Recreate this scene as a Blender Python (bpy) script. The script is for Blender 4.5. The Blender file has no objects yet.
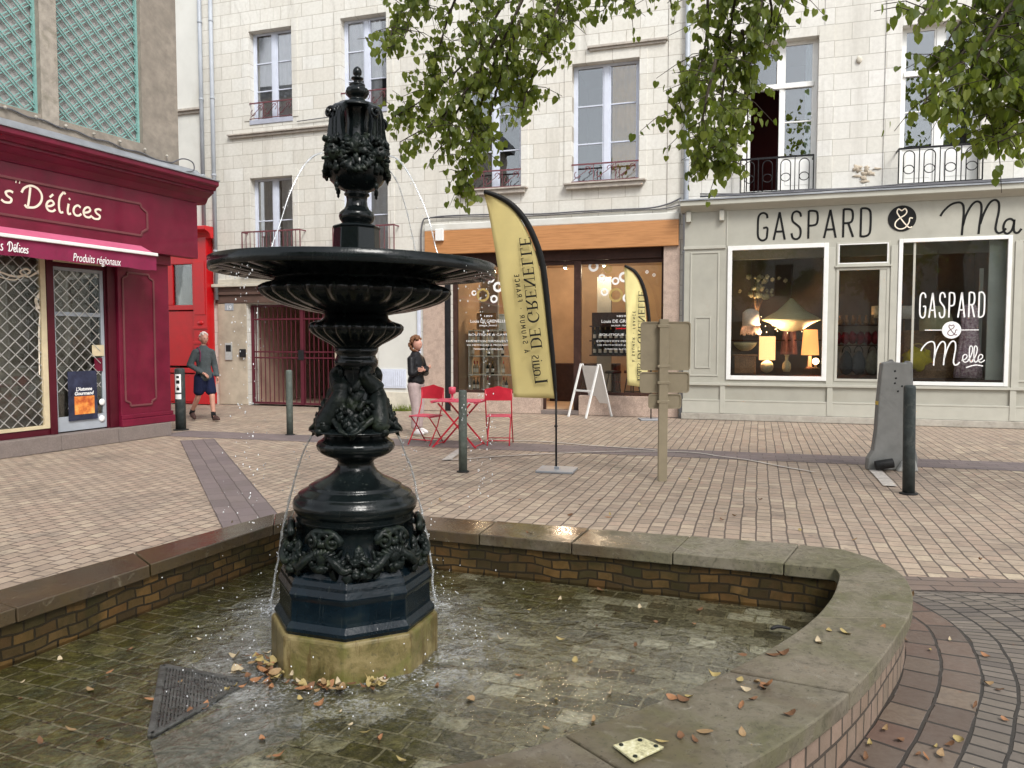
import bpy, bmesh, math, random
from mathutils import Vector, Matrix, noise
random.seed(7)
R = math.radians
scene = bpy.context.scene
COL = scene.collection

# ---------------------------------------------------------------- camera
F_PX, PITCH, EYE = 769.0, R(3.13), 1.6
cam_data = bpy.data.cameras.new('camera'); cam = bpy.data.objects.new('camera', cam_data)
COL.objects.link(cam); scene.camera = cam
cam.location = (0, 0, EYE); cam.rotation_euler = (R(90) - PITCH, 0, 0)
cam_data.sensor_width = 36; cam_data.lens = 36 * F_PX / 1024
cam_data.clip_start = 0.05; cam_data.clip_end = 600
scene.render.resolution_x = 1024; scene.render.resolution_y = 768

# ---------------------------------------------------------------- sky, sun, exposure
world = bpy.data.worlds.new('World'); scene.world = world; world.use_nodes = True
wn, wl = world.node_tree.nodes, world.node_tree.links
bg = wn['Background']
sky = wn.new('ShaderNodeTexSky'); sky.sky_type = 'NISHITA'; sky.sun_disc = False
sky.sun_elevation = R(48); sky.sun_rotation = R(155)
sky.air_density = 1.0; sky.dust_density = 1.5; sky.ozone_density = 1.0
hs = wn.new('ShaderNodeHueSaturation'); hs.inputs['Saturation'].default_value = 0.22
wl.new(sky.outputs[0], hs.inputs['Color']); wl.new(hs.outputs[0], bg.inputs['Color'])
bg.inputs['Strength'].default_value = 0.14
sun_d = bpy.data.lights.new('sun', 'SUN'); sun_d.energy = 1.5; sun_d.angle = R(20); sun_d.color = (1, .965, .91)
sun = bpy.data.objects.new('sun', sun_d); COL.objects.link(sun)
sun.rotation_euler = (R(42), 0, R(25)); sun.location = (0, 0, 30)
vs = scene.view_settings
vs.view_transform = 'Standard'; vs.look = 'None'; vs.gamma = 1; vs.use_curve_mapping = False
vs.exposure = 1.05

# ---------------------------------------------------------------- measuring helpers
def ray(px, py):
    x, z = (px - 512) / F_PX, -(py - 384) / F_PX
    c, s = math.cos(PITCH), math.sin(PITCH)
    return Vector((x, c + z * s, -s + z * c))
def ground(px, py, z=0.0):
    r = ray(px, py); t = (z - EYE) / r.z
    return Vector((r.x * t, r.y * t, z))
def at_y(px, py, Y):
    r = ray(px, py); t = Y / r.y
    return Vector((r.x * t, Y, EYE + r.z * t))
class Frame:
    """a vertical facade plane: local x along it, local y into the building, z up"""
    def __init__(s, x, y, ang):
        s.o = Vector((x, y, 0)); s.a = ang
        s.u = Vector((math.cos(ang), math.sin(ang), 0)); s.n = Vector((-math.sin(ang), math.cos(ang), 0))
    def __call__(s, px, py, w=0.0):
        r = ray(px, py); c = Vector((0, 0, EYE)); q = s.o - s.n * w
        t = (q - c).dot(s.n) / r.dot(s.n); p = c + r * t
        return (p - s.o).dot(s.u), p.z
    def rect(s, x0, y0, x1, y1, w=0.0):
        xm, ym = (x0 + x1) / 2, (y0 + y1) / 2
        return s(x0, ym, w)[0], s(x1, ym, w)[0], s(xm, y1, w)[1], s(xm, y0, w)[1]
FA = Frame(3.603, 16.139, R(-17.8))          # the long stone facade across the square
LB = Frame(-5.821, 13.175, R(67.5))          # the burgundy shop on the left

# ---------------------------------------------------------------- objects
def tag(o, label=None, cat=None, group=None, kind=None):
    if label: o['label'] = label
    if cat: o['category'] = cat
    if group: o['group'] = group
    if kind: o['kind'] = kind
    return o
def empty(name, loc=(0, 0, 0), rz=0.0, label=None, cat=None, group=None, rot=None):
    o = bpy.data.objects.new(name, None); COL.objects.link(o)
    o.location = loc; o.rotation_euler = rot if rot else (0, 0, rz)
    o.empty_display_size = .2
    return tag(o, label, cat, group)
def kids(o): return [c for c in COL.objects if c.parent == o]
def copy_tree(o, parent=None):
    c = o.copy(); COL.objects.link(c)
    if parent: c.parent = parent
    for ch in kids(o): copy_tree(ch, c)
    return c

def catmull(P, k=6, closed=False):
    n = len(P); out = []
    P = [Vector(p) for p in P]
    if n < 3: return P
    rng = range(n if closed else n - 1)
    for i in rng:
        if closed: p0, p1, p2, p3 = P[(i-1) % n], P[i], P[(i+1) % n], P[(i+2) % n]
        else:
            p1, p2 = P[i], P[i+1]
            p0 = P[i-1] if i > 0 else p1 * 2 - p2
            p3 = P[i+2] if i + 2 < n else p2 * 2 - p1
        for j in range(k):
            t = j / k
            out.append(0.5 * ((2 * p1) + (p2 - p0) * t + (2*p0 - 5*p1 + 4*p2 - p3) * t*t + (-p0 + 3*p1 - 3*p2 + p3) * t**3))
    if not closed: out.append(P[-1])
    return out

class MB:
    def __init__(s): s.v = []; s.f = []; s.uv = {}; s.M = Matrix(); s.sm = []
    def add(s, vs_, fs, smooth=False, uvs=None):
        b = len(s.v)
        s.v += [s.M @ Vector(v) for v in vs_]
        for i, f in enumerate(fs):
            if uvs: s.uv[len(s.f)] = uvs[i]
            s.f.append([b + k for k in f]); s.sm.append(smooth)
        return s
    def box(s, x0, x1, y0, y1, z0, z1):
        v = [(x, y, z) for x in (x0, x1) for y in (y0, y1) for z in (z0, z1)]
        return s.add(v, [(0,1,3,2),(4,6,7,5),(0,4,5,1),(2,3,7,6),(0,2,6,4),(1,5,7,3)])
    def cbox(s, c, d): return s.box(c[0]-d[0]/2, c[0]+d[0]/2, c[1]-d[1]/2, c[1]+d[1]/2, c[2]-d[2]/2, c[2]+d[2]/2)
    def bar(s, a, b, w, t=None, up=(0, 1, 0)):
        """a square bar between two points"""
        a, b = Vector(a), Vector(b); t = t or w
        d = (b - a)
        if d.length < 1e-6: return s
        d.normalize(); u = Vector(up)
        if abs(d.dot(u)) > .98: u = Vector((1, 0, 0)) if abs(d.x) < .9 else Vector((0, 0, 1))
        sx = d.cross(u).normalized(); sy = sx.cross(d).normalized()
        vs_ = []
        for p in (a, b):
            for i, j in ((-1,-1),(1,-1),(1,1),(-1,1)): vs_.append(p + sx * i * w/2 + sy * j * t/2)
        return s.add(vs_, [(0,1,2,3),(7,6,5,4),(0,4,5,1),(1,5,6,2),(2,6,7,3),(3,7,4,0)])
    def tube(s, pts, r, n=8, cap=True, smooth=True):
        pts = [Vector(p) for p in pts]; m = len(pts)
        rr = r if isinstance(r, (list, tuple)) else [r] * m
        vs_ = []; prev = None
        for i, p in enumerate(pts):
            d = (pts[min(i+1, m-1)] - pts[max(i-1, 0)])
            d = d.normalized() if d.length > 1e-9 else Vector((0, 0, 1))
            if prev is None:
                prev = d.cross(Vector((0, 0, 1)) if abs(d.z) < .9 else Vector((1, 0, 0))).normalized()
            prev = (prev - d * prev.dot(d)).normalized(); b2 = d.cross(prev)
            for k in range(n):
                a = 2 * math.pi * k / n
                vs_.append(p + (prev * math.cos(a) + b2 * math.sin(a)) * rr[i])
        fs = [(i*n+k, i*n+(k+1) % n, (i+1)*n+(k+1) % n, (i+1)*n+k) for i in range(m-1) for k in range(n)]
        if cap: fs += [tuple(range(n-1, -1, -1)), tuple((m-1)*n + k for k in range(n))]
        return s.add(vs_, fs, smooth)
    def lathe(s, prof, n=32, c=(0, 0, 0), mod=None, phase=0.0, smooth=True, cap=True):
        vs_ = []
        for i, (r, z) in enumerate(prof):
            for k in range(n):
                a = phase + 2 * math.pi * k / n
                rr, zz = (r, z) if mod is None else mod(r, z, a, i)
                vs_.append((c[0] + rr * math.cos(a), c[1] + rr * math.sin(a), c[2] + zz))
        m = len(prof)
        fs = [(i*n+k, i*n+(k+1) % n, (i+1)*n+(k+1) % n, (i+1)*n+k) for i in range(m-1) for k in range(n)]
        if cap: fs += [tuple(range(n-1, -1, -1)), tuple((m-1)*n + k for k in range(n))]
        return s.add(vs_, fs, smooth)
    def blob(s, c, r, sub=2, rough=0.0, seed=0, rot=None, fn=None):
        bm = bmesh.new(); bmesh.ops.create_icosphere(bm, subdivisions=sub, radius=1)
        r = r if isinstance(r, (list, tuple)) else (r, r, r)
        vs_ = []
        for v in bm.verts:
            p = v.co.copy()
            if fn: p = fn(p)
            if rough: p *= 1 + rough * noise.noise(p * 2.3 + Vector((seed, seed*.7, 0)))
            p = Vector((p.x * r[0], p.y * r[1], p.z * r[2]))
            if rot: p = rot @ p
            vs_.append(p + Vector(c))
        fs = [tuple(v.index for v in f.verts) for f in bm.faces]; bm.free()
        return s.add(vs_, fs, True)
    def prism(s, poly, y0, y1):
        """polygon in x,z extruded in y"""
        n = len(poly)
        v = [(x, y0, z) for x, z in poly] + [(x, y1, z) for x, z in poly]
        return s.add(v, [tuple(range(n)), tuple(range(2*n-1, n-1, -1))] + [(i, i+n, (i+1) % n+n, (i+1) % n) for i in range(n)])
    def slab(s, poly, z0, z1):
        n = len(poly)
        v = [(x, y, z0) for x, y in poly] + [(x, y, z1) for x, y in poly]
        return s.add(v, [tuple(range(n-1, -1, -1)), tuple(range(n, 2*n))] + [(i, (i+1) % n, (i+1) % n+n, i+n) for i in range(n)])
    def ribbon(s, pts, w, y=0.0, t=0.004, sub=5, M2=None):
        """lettering stroke in the local x,z plane"""
        P = catmull([(p[0], p[1], 0) for p in pts], sub) if sub > 1 else [Vector((p[0], p[1], 0)) for p in pts]
        m = len(P); ws = w if isinstance(w, (list, tuple)) else None
        vs_ = []
        for i, p in enumerate(P):
            d = P[min(i+1, m-1)] - P[max(i-1, 0)]
            d = d.normalized() if d.length > 1e-9 else Vector((1, 0, 0))
            if i == 0: p = p - d * 0
            n_ = Vector((-d.y, d.x, 0))
            if ws:
                q = i / (m - 1) * (len(ws) - 1); a = int(q); b = min(a+1, len(ws)-1); ww = ws[a] + (ws[b]-ws[a]) * (q-a)
            else: ww = w
            for sgn in (-1, 1):
                q = p + n_ * sgn * ww / 2
                x, z = (q.x, q.y) if M2 is None else M2(q.x, q.y)
                vs_.append((x, y, z)); vs_.append((x, y - t, z))
        fs = []
        for i in range(m-1):
            a, b = 4*i, 4*(i+1)
            fs += [(a+1, b+1, b+3, a+3), (a, a+2, b+2, b), (a, b, b+1, a+1), (a+2, a+3, b+3, b+2)]
        fs += [(0, 1, 3, 2), (4*m-4, 4*m-2, 4*m-1, 4*m-3)]
        return s.add(vs_, fs)
    def build(s, name, mat=None, parent=None, bevel=0.0, seg=2, smooth=None, **kw):
        me = bpy.data.meshes.new(name); me.from_pydata([tuple(v) for v in s.v], [], s.f)
        if s.uv:
            uvl = me.uv_layers.new(name='UVMap')
            for p in me.polygons:
                u = s.uv.get(p.index)
                if u:
                    for li, c in zip(p.loop_indices, u): uvl.data[li].uv = c
        sm = s.sm if smooth is None else [smooth] * len(s.f)
        me.polygons.foreach_set('use_smooth', sm)
        if mat: me.materials.append(mat)
        me.update()
        bm = bmesh.new(); bm.from_mesh(me); bmesh.ops.recalc_face_normals(bm, faces=bm.faces); bm.to_mesh(me); bm.free()
        o = bpy.data.objects.new(name, me); COL.objects.link(o)
        if parent: o.parent = parent
        if bevel:
            b = o.modifiers.new('bevel', 'BEVEL'); b.width = bevel; b.segments = seg; b.limit_method = 'ANGLE'; b.angle_limit = R(40)
            b.harden_normals = False
        return tag(o, **kw) if kw else o

def text_mesh(name, s, size, loc, mat, parent=None, sx=1.0, rz=0.0, shear=0.0, bold=0.0, align='LEFT', up=None, **kw):
    """upright lettering in the local x,z plane made from the built-in font"""
    c = bpy.data.curves.new(name, 'FONT'); c.body = s; c.size = size; c.shear = shear; c.extrude = .001; c.offset = bold
    c.align_x = align
    tmp = bpy.data.objects.new('tmp', c); COL.objects.link(tmp)
    bpy.context.view_layer.update()
    me = bpy.data.meshes.new_from_object(tmp.evaluated_get(bpy.context.evaluated_depsgraph_get()))
    bpy.data.objects.remove(tmp); bpy.data.curves.remove(c)
    me.name = name
    M = (up if up is not None else Matrix(((1,0,0,0),(0,0,-1,0),(0,1,0,0),(0,0,0,1)))) @ Matrix.Diagonal((sx, 1, 1, 1))
    me.transform(M); me.materials.clear(); me.materials.append(mat)
    o = bpy.data.objects.new(name, me); COL.objects.link(o); o.location = loc
    if parent: o.parent = parent
    return tag(o, **kw) if kw else o

# ---------------------------------------------------------------- materials
class Mat:
    def __init__(s, name):
        s.m = bpy.data.materials.new(name); s.m.use_nodes = True
        s.n = s.m.node_tree.nodes; s.l = s.m.node_tree.links; s.b = s.n['Principled BSDF']
        s.out = s.n['Material Output']
        s._tc = None
    def tc(s, k='Object'):
        if not s._tc: s._tc = s.n.new('ShaderNodeTexCoord')
        return s._tc.outputs[k]
    def new(s, t, **kw):
        nd = s.n.new(t)
        for k, v in kw.items():
            if k.startswith('i_'):
                key = k[2:].replace('_', ' ')
                nd.inputs[key].default_value = v
            else: setattr(nd, k, v)
        return nd
    def link(s, a, b): s.l.new(a, b)
    def noise(s, scale, detail=4, rough=.55, vec=None, dist=0.0):
        nd = s.new('ShaderNodeTexNoise'); nd.inputs['Scale'].default_value = scale
        nd.inputs['Detail'].default_value = detail; nd.inputs['Roughness'].default_value = rough
        nd.inputs['Distortion'].default_value = dist
        s.link(vec if vec else s.tc(), nd.inputs['Vector']); return nd.outputs['Fac']
    def ramp(s, fac, stops):
        nd = s.new('ShaderNodeValToRGB'); cr = nd.color_ramp
        while len(cr.elements) > 1: cr.elements.remove(cr.elements[0])
        cr.elements[0].position = stops[0][0]; cr.elements[0].color = (*stops[0][1], 1) if not isinstance(stops[0][1], (int, float)) else (stops[0][1],)*3 + (1,)
        for p, c in stops[1:]:
            e = cr.elements.new(p); e.color = (*c, 1) if not isinstance(c, (int, float)) else (c, c, c, 1)
        s.link(fac, nd.inputs[0]); return nd.outputs[0]
    def mix(s, fac, a, b, mode='MIX'):
        nd = s.new('ShaderNodeMix', data_type='RGBA', blend_type=mode)
        for sock, v in ((nd.inputs[0], fac), (nd.inputs[6], a), (nd.inputs[7], b)):
            if isinstance(v, (int, float)): sock.default_value = v
            elif isinstance(v, (tuple, list)): sock.default_value = (*v, 1)
            else: s.link(v, sock)
        return nd.outputs[2]
    def math(s, op, a, b=0.0):
        nd = s.new('ShaderNodeMath', operation=op)
        for i, v in enumerate((a, b)):
            if isinstance(v, (int, float)): nd.inputs[i].default_value = v
            else: s.link(v, nd.inputs[i])
        return nd.outputs[0]
    def bump(s, h, strength=.3, dist=.01, normal=None):
        nd = s.new('ShaderNodeBump'); nd.inputs['Strength'].default_value = strength; nd.inputs['Distance'].default_value = dist
        s.link(h, nd.inputs['Height'])
        if normal: s.link(normal, nd.inputs['Normal'])
        s.link(nd.outputs[0], s.b.inputs['Normal']); return nd.outputs[0]
    def set(s, **kw):
        for k, v in kw.items():
            sock = s.b.inputs[{'color': 'Base Color', 'rough': 'Roughness', 'metal': 'Metallic', 'coat': 'Coat Weight', 'coat_rough': 'Coat Roughness',
                               'trans': 'Transmission Weight', 'emit': 'Emission Color', 'emit_s': 'Emission Strength', 'ior': 'IOR', 'spec': 'Specular IOR Level',
                               'alpha': 'Alpha', 'sheen': 'Sheen Weight', 'sss': 'Subsurface Weight'}[k]]
            if isinstance(v, (int, float)): sock.default_value = v
            elif isinstance(v, (tuple, list)): sock.default_value = (*v, 1)
            else: s.link(v, sock)
        return s
    def comb(s, x, y, z=0.0):
        nd = s.new('ShaderNodeCombineXYZ')
        for i, v in enumerate((x, y, z)):
            if isinstance(v, (int, float)): nd.inputs[i].default_value = v
            else: s.link(v, nd.inputs[i])
        return nd.outputs[0]
    def sep(s, vec):
        nd = s.new('ShaderNodeSeparateXYZ'); s.link(vec, nd.inputs[0]); return nd.outputs

def plain(name, col, rough=.55, var=.12, scale=9.0, bump=.05, metal=0.0, coat=0.0, dirt=None, **kw):
    """paint / fabric / metal with slight mottling so no surface is uniform"""
    m = Mat(name); n1 = m.noise(scale, 5, .6); n2 = m.noise(scale * .17, 3)
    lo = tuple(c * (1 - var * 1.6) for c in col); hi = tuple(min(1, c * (1 + var)) for c in col)
    c = m.ramp(n1, [(.3, lo), (.7, hi)])
    c = m.mix(m.ramp(n2, [(.42, 0.0), (.68, .45)]), c, tuple(x * (1 - var * 2) for x in col))
    if dirt:
        n3 = m.noise(scale * .45, 6, .7, dist=.6)
        c = m.mix(m.ramp(n3, [(.52, 0.0), (.7, .7)]), c, dirt)
    if max(col) < .2 and 'spec' not in kw: kw['spec'] = .18 if max(col) < .06 else .28
    m.set(color=c, rough=m.ramp(n1, [(.3, max(.02, rough - .08)), (.7, min(1, rough + .1))]), metal=metal, coat=coat, **kw)
    if bump: m.bump(n1, bump, .01)
    return m.m

def glass(name, tint=(1, 1, 1), gain=1.0, rough=.0, wavy=.004):
    m = Mat(name); m.n.remove(m.b)
    tr = m.new('ShaderNodeBsdfTransparent'); tr.inputs[0].default_value = (*tint, 1)
    gl = m.new('ShaderNodeBsdfGlossy'); gl.inputs['Roughness'].default_value = rough
    bp = m.new('ShaderNodeBump'); bp.inputs['Strength'].default_value = .15; bp.inputs['Distance'].default_value = wavy
    m.link(m.noise(1.3, 2), bp.inputs['Height']); m.link(bp.outputs[0], gl.inputs['Normal'])
    fr = m.new('ShaderNodeFresnel'); fr.inputs[0].default_value = 1.52
    mx = m.new('ShaderNodeMixShader')
    fac = m.math('MULTIPLY', fr.outputs[0], gain); fac = m.math('MINIMUM', fac, 1.0)
    m.link(fac, mx.inputs[0]); m.link(tr.outputs[0], mx.inputs[1]); m.link(gl.outputs[0], mx.inputs[2])
    m.link(mx.outputs[0], m.out.inputs[0]); return m.m

def stone_blocks(name, c1, c2, mortar, bw, bh, ms=.006, stain=(.3, .27, .2), stain_amt=.5, spec=None, uv=False, rough=.85, axis='xz', off=(0, 0), bump=.4, warp=0.0, moss=None, rseed=0.0, wet=None, joint_stain=None):
    m = Mat(name)
    if uv: vec = m.tc('UV')
    else:
        x, y, z = m.sep(m.tc())
        a, b = {'xz': (x, z), 'xy': (x, y), 'yz': (y, z)}[axis]
        vec = m.comb(m.math('ADD', a, off[0]), m.math('ADD', b, off[1]))
    if warp:
        nz = m.new('ShaderNodeTexNoise'); nz.inputs['Scale'].default_value = 3.0; nz.inputs['Detail'].default_value = 2
        m.link(vec, nz.inputs['Vector'])
        vm = m.new('ShaderNodeVectorMath', operation='SCALE'); vm.inputs['Scale'].default_value = warp
        vs2 = m.new('ShaderNodeVectorMath', operation='SUBTRACT'); m.link(nz.outputs['Color'], vs2.inputs[0]); vs2.inputs[1].default_value = (.5, .5, .5)
        m.link(vs2.outputs[0], vm.inputs[0])
        va = m.new('ShaderNodeVectorMath', operation='ADD'); m.link(vec, va.inputs[0]); m.link(vm.outputs[0], va.inputs[1]); vec = va.outputs[0]
    br = m.new('ShaderNodeTexBrick', offset=.5, squash=1.0); br.offset_frequency = 2
    br.inputs['Scale'].default_value = 1; br.inputs['Brick Width'].default_value = bw; br.inputs['Row Height'].default_value = bh
    br.inputs['Mortar Size'].default_value = ms; br.inputs['Mortar Smooth'].default_value = .15; br.inputs['Bias'].default_value = 0
    m.link(vec, br.inputs['Vector'])
    br.inputs['Color1'].default_value = (0, 0, 0, 1); br.inputs['Color2'].default_value = (1, 1, 1, 1); br.inputs['Mortar'].default_value = (.5, .5, .5, 1)
    cols = c1 if isinstance(c1, list) else [c1, c2]
    st = [(i / (len(cols) - 1), c) for i, c in enumerate(cols)]
    c = m.ramp(br.outputs['Color'], st)
    n1 = m.noise(14, 6, .65); n2 = m.noise(.9, 5, .6, dist=.4); n3 = m.noise(60, 3, .6)
    c = m.mix(m.ramp(n1, [(.3, .35), (.65, 0.0)]), c, tuple(x * .8 for x in stain))
    c = m.mix(m.ramp(n2, [(.45, 0.0), (.75, stain_amt)]), c, stain)
    if moss:
        n4 = m.noise(2.2, 5, .7, dist=.5)
        c = m.mix(m.ramp(n4, [(.45, 0.0), (.62, .8)]), c, moss)
    if not uv:
        sx_, sy_, sz_ = m.sep(m.tc()); sk = m.noise(1.0, 5, .65, vec=m.comb(m.math('MULTIPLY', sx_, 2.6), sy_, m.math('MULTIPLY', sz_, .22)))
        c = m.mix(m.ramp(sk, [(.52, 0.0), (.72, .42)]), c, (.36,.34,.30)); pit = m.noise(22, 5, .75); c = m.mix(m.ramp(pit, [(.64, 0.0), (.72, .5)]), c, (.33,.30,.25))
    mfac = br.outputs['Fac']
    c = m.mix(mfac, c, mortar)
    h = m.math('SUBTRACT', m.math('MULTIPLY', n1, .35), m.math('MULTIPLY', mfac, 1.0))
    h = m.math('ADD', h, m.math('MULTIPLY', n3, .1))
    if wet:
        w = m.ramp(m.noise(wet[0], 4, .6, dist=.8), [(.42, wet[1]), (.6, rough)])
        m.set(color=c, rough=w)
    else: m.set(color=c, rough=m.ramp(n1, [(.3, rough - .12), (.7, min(1, rough + .08))]))
    if spec is not None: m.set(spec=spec)
    m.bump(h, bump, .012)
    return m.m

M = {}
M['stone_a'] = stone_blocks('cream_ashlar', [(.62,.60,.545), (.68,.67,.62), (.645,.62,.56), (.70,.695,.655)], None, (.36,.33,.28), .58, .315, .006, (.52,.49,.42), .3, off=(.1, .05))
M['stone_b'] = stone_blocks('pale_ashlar', [(.65,.63,.58), (.70,.69,.65), (.62,.60,.54), (.72,.71,.68)], None, (.36,.34,.3), .62, .315, .006, (.52,.50,.45), .3, off=(.3, .12))
M['stone_trim'] = plain('stone_trim', (.60,.56,.47), .85, .1, 6, .2, dirt=(.42,.38,.31))
M['stone_ledge'] = plain('weathered_ledge', (.45,.41,.36), .9, .15, 8, .3, dirt=(.25,.22,.2))
M['render_white'] = plain('white_limewash', (.62,.62,.58), .9, .06, 1.5, .15, dirt=(.50,.48,.42))
M['pier_stone'] = plain('worn_limestone', (.47,.40,.31), .9, .14, 3, .3, dirt=(.26,.22,.17))
M['pink_granite'] = plain('pink_granite', (.50,.38,.31), .6, .25, 60, .1)
M['left_stone'] = plain('old_tan_stone', (.27,.235,.195), .92, .16, 7, .5, dirt=(.17,.145,.12))
M['left_pier'] = plain('grey_mossy_stone', (.36,.32,.27), .92, .2, 9, .5, dirt=(.17,.155,.11))
M['lattice_back'] = plain('pinkish_render', (.36,.34,.33), .95, .1, 6, .2)
M['turquoise'] = plain('turquoise_lattice_paint', (.21,.40,.37), .6, .1, 20, .05)
M['burgundy'] = plain('burgundy_paint', (.150,.007,.028), .42, .18, 3, .04, coat=.15)
M['burgundy_dark'] = plain('dark_burgundy_paint', (.075,.006,.014), .4, .1, 3, .04)
M['burgundy_light'] = plain('worn_burgundy', (.16,.05,.055), .5, .1, 8, .04)
M['awning'] = plain('burgundy_canvas', (.22,.009,.055), .75, .1, 20, .08)
M['awning_top'] = plain('faded_pink_canvas', (.50,.10,.19), .8, .08, 10, .08)
M['white_paint'] = plain('white_paint', (.78,.78,.76), .45, .04, 8, .02)
M['bluewhite'] = plain('blue_white_window_paint', (.60,.64,.74), .5, .05, 8, .02)
M['greyblue'] = plain('grey_blue_sill_paint', (.40,.42,.50), .6, .08, 8, .04)
M['cream'] = plain('cream_paint', (.62,.52,.34), .55, .08, 8, .03)
M['cream_letter'] = plain('cream_letter_paint', (.85,.76,.62), .5, .03, 8, 0)
M['white_letter'] = plain('white_vinyl', (.85,.85,.84), .5, .02, 8, 0)
M['black_letter'] = plain('black_letter_paint', (.012,.012,.012), .5, .1, 8, 0)
M['sage'] = plain('sage_grey_paint', (.39,.38,.325), .5, .07, 2.5, .03, dirt=(.33,.315,.26))
M['sage_light'] = plain('pale_sage_moulding', (.45,.44,.38), .5, .05, 4, .03)
M['red_paint'] = plain('bright_red_paint', (.52,.004,.008), .35, .08, 4, .03, coat=.2)
M['zinc'] = plain('zinc', (.36,.38,.41), .45, .12, 4, .08, metal=.5)
M['pipe_grey'] = plain('painted_downpipe', (.36,.39,.43), .5, .1, 3, .04)
M['oak'] = None
m = Mat('varnished_orange_wood'); x, y, z = m.sep(m.tc())
v = m.comb(m.math('MULTIPLY', x, 1.2), y, m.math('MULTIPLY', z, 22)); n = m.noise(1.6, 5, .6, vec=v, dist=.4)
m.set(color=m.ramp(n, [(.3, (.36,.16,.055)), (.6, (.50,.235,.09)), (.8, (.42,.19,.065))]), rough=.5); m.bump(n, .08, .005); M['oak'] = m.m
M['dark_wood'] = plain('dark_brown_wood', (.055,.028,.022), .5, .2, 10, .06)
M['brown_lintel'] = plain('brown_lintel_paint', (.115,.07,.055), .6, .12, 6, .08)
M['gate'] = plain('oxblood_gate_paint', (.105,.018,.030), .45, .12, 10, .05)
M['rail_red'] = plain('red_brown_railing_paint', (.17,.06,.07), .5, .15, 10, .03)
M['rail_black'] = plain('black_iron', (.02,.02,.022), .45, .2, 15, .05)
M['passage'] = plain('brown_passage_wall', (.42,.29,.22), .9, .15, 3, .1)
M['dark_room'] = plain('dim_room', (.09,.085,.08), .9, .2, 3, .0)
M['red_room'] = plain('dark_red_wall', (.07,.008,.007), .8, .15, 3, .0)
M['warm_room'] = plain('warm_shop_wall', (.50,.36,.24), .8, .15, 1.2, .0)
M['grey_room'] = plain('grey_shop_wall', (.30,.30,.28), .8, .15, 1.2, .0)
M['curtain'] = plain('net_curtain', (.88,.92,.97), .9, .1, 4, .1)
M['yellow_curtain'] = plain('ochre_curtain', (.52,.36,.12), .85, .15, 3, .2)
M['grey_curtain'] = plain('grey_curtain', (.30,.33,.34), .85, .2, 5, .2)
M['glass'] = glass('window_glass', (1,1,1), 3.0)
M['glass_dark'] = glass('old_window_glass', (.7,.75,.77), 4.5, wavy=.01)
M['shop_glass'] = glass('shop_window_glass', (.94,.96,.95), .9)
M['granite'] = plain('grey_granite_plinth', (.20,.165,.15), .7, .15, 40, .15)
M['kerb'] = plain('kerb_stone', (.40,.37,.32), .85, .12, 10, .2, dirt=(.24,.22,.18))
M['chrome'] = plain('galvanised_links', (.62,.62,.60), .35, .1, 20, 0, metal=.7)
M['cable'] = plain('grey_cable', (.12,.12,.13), .6, .1, 20, 0)
M['rust_slate'] = plain('roof_slate', (.06,.065,.075), .6, .2, 10, .1)
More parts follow.
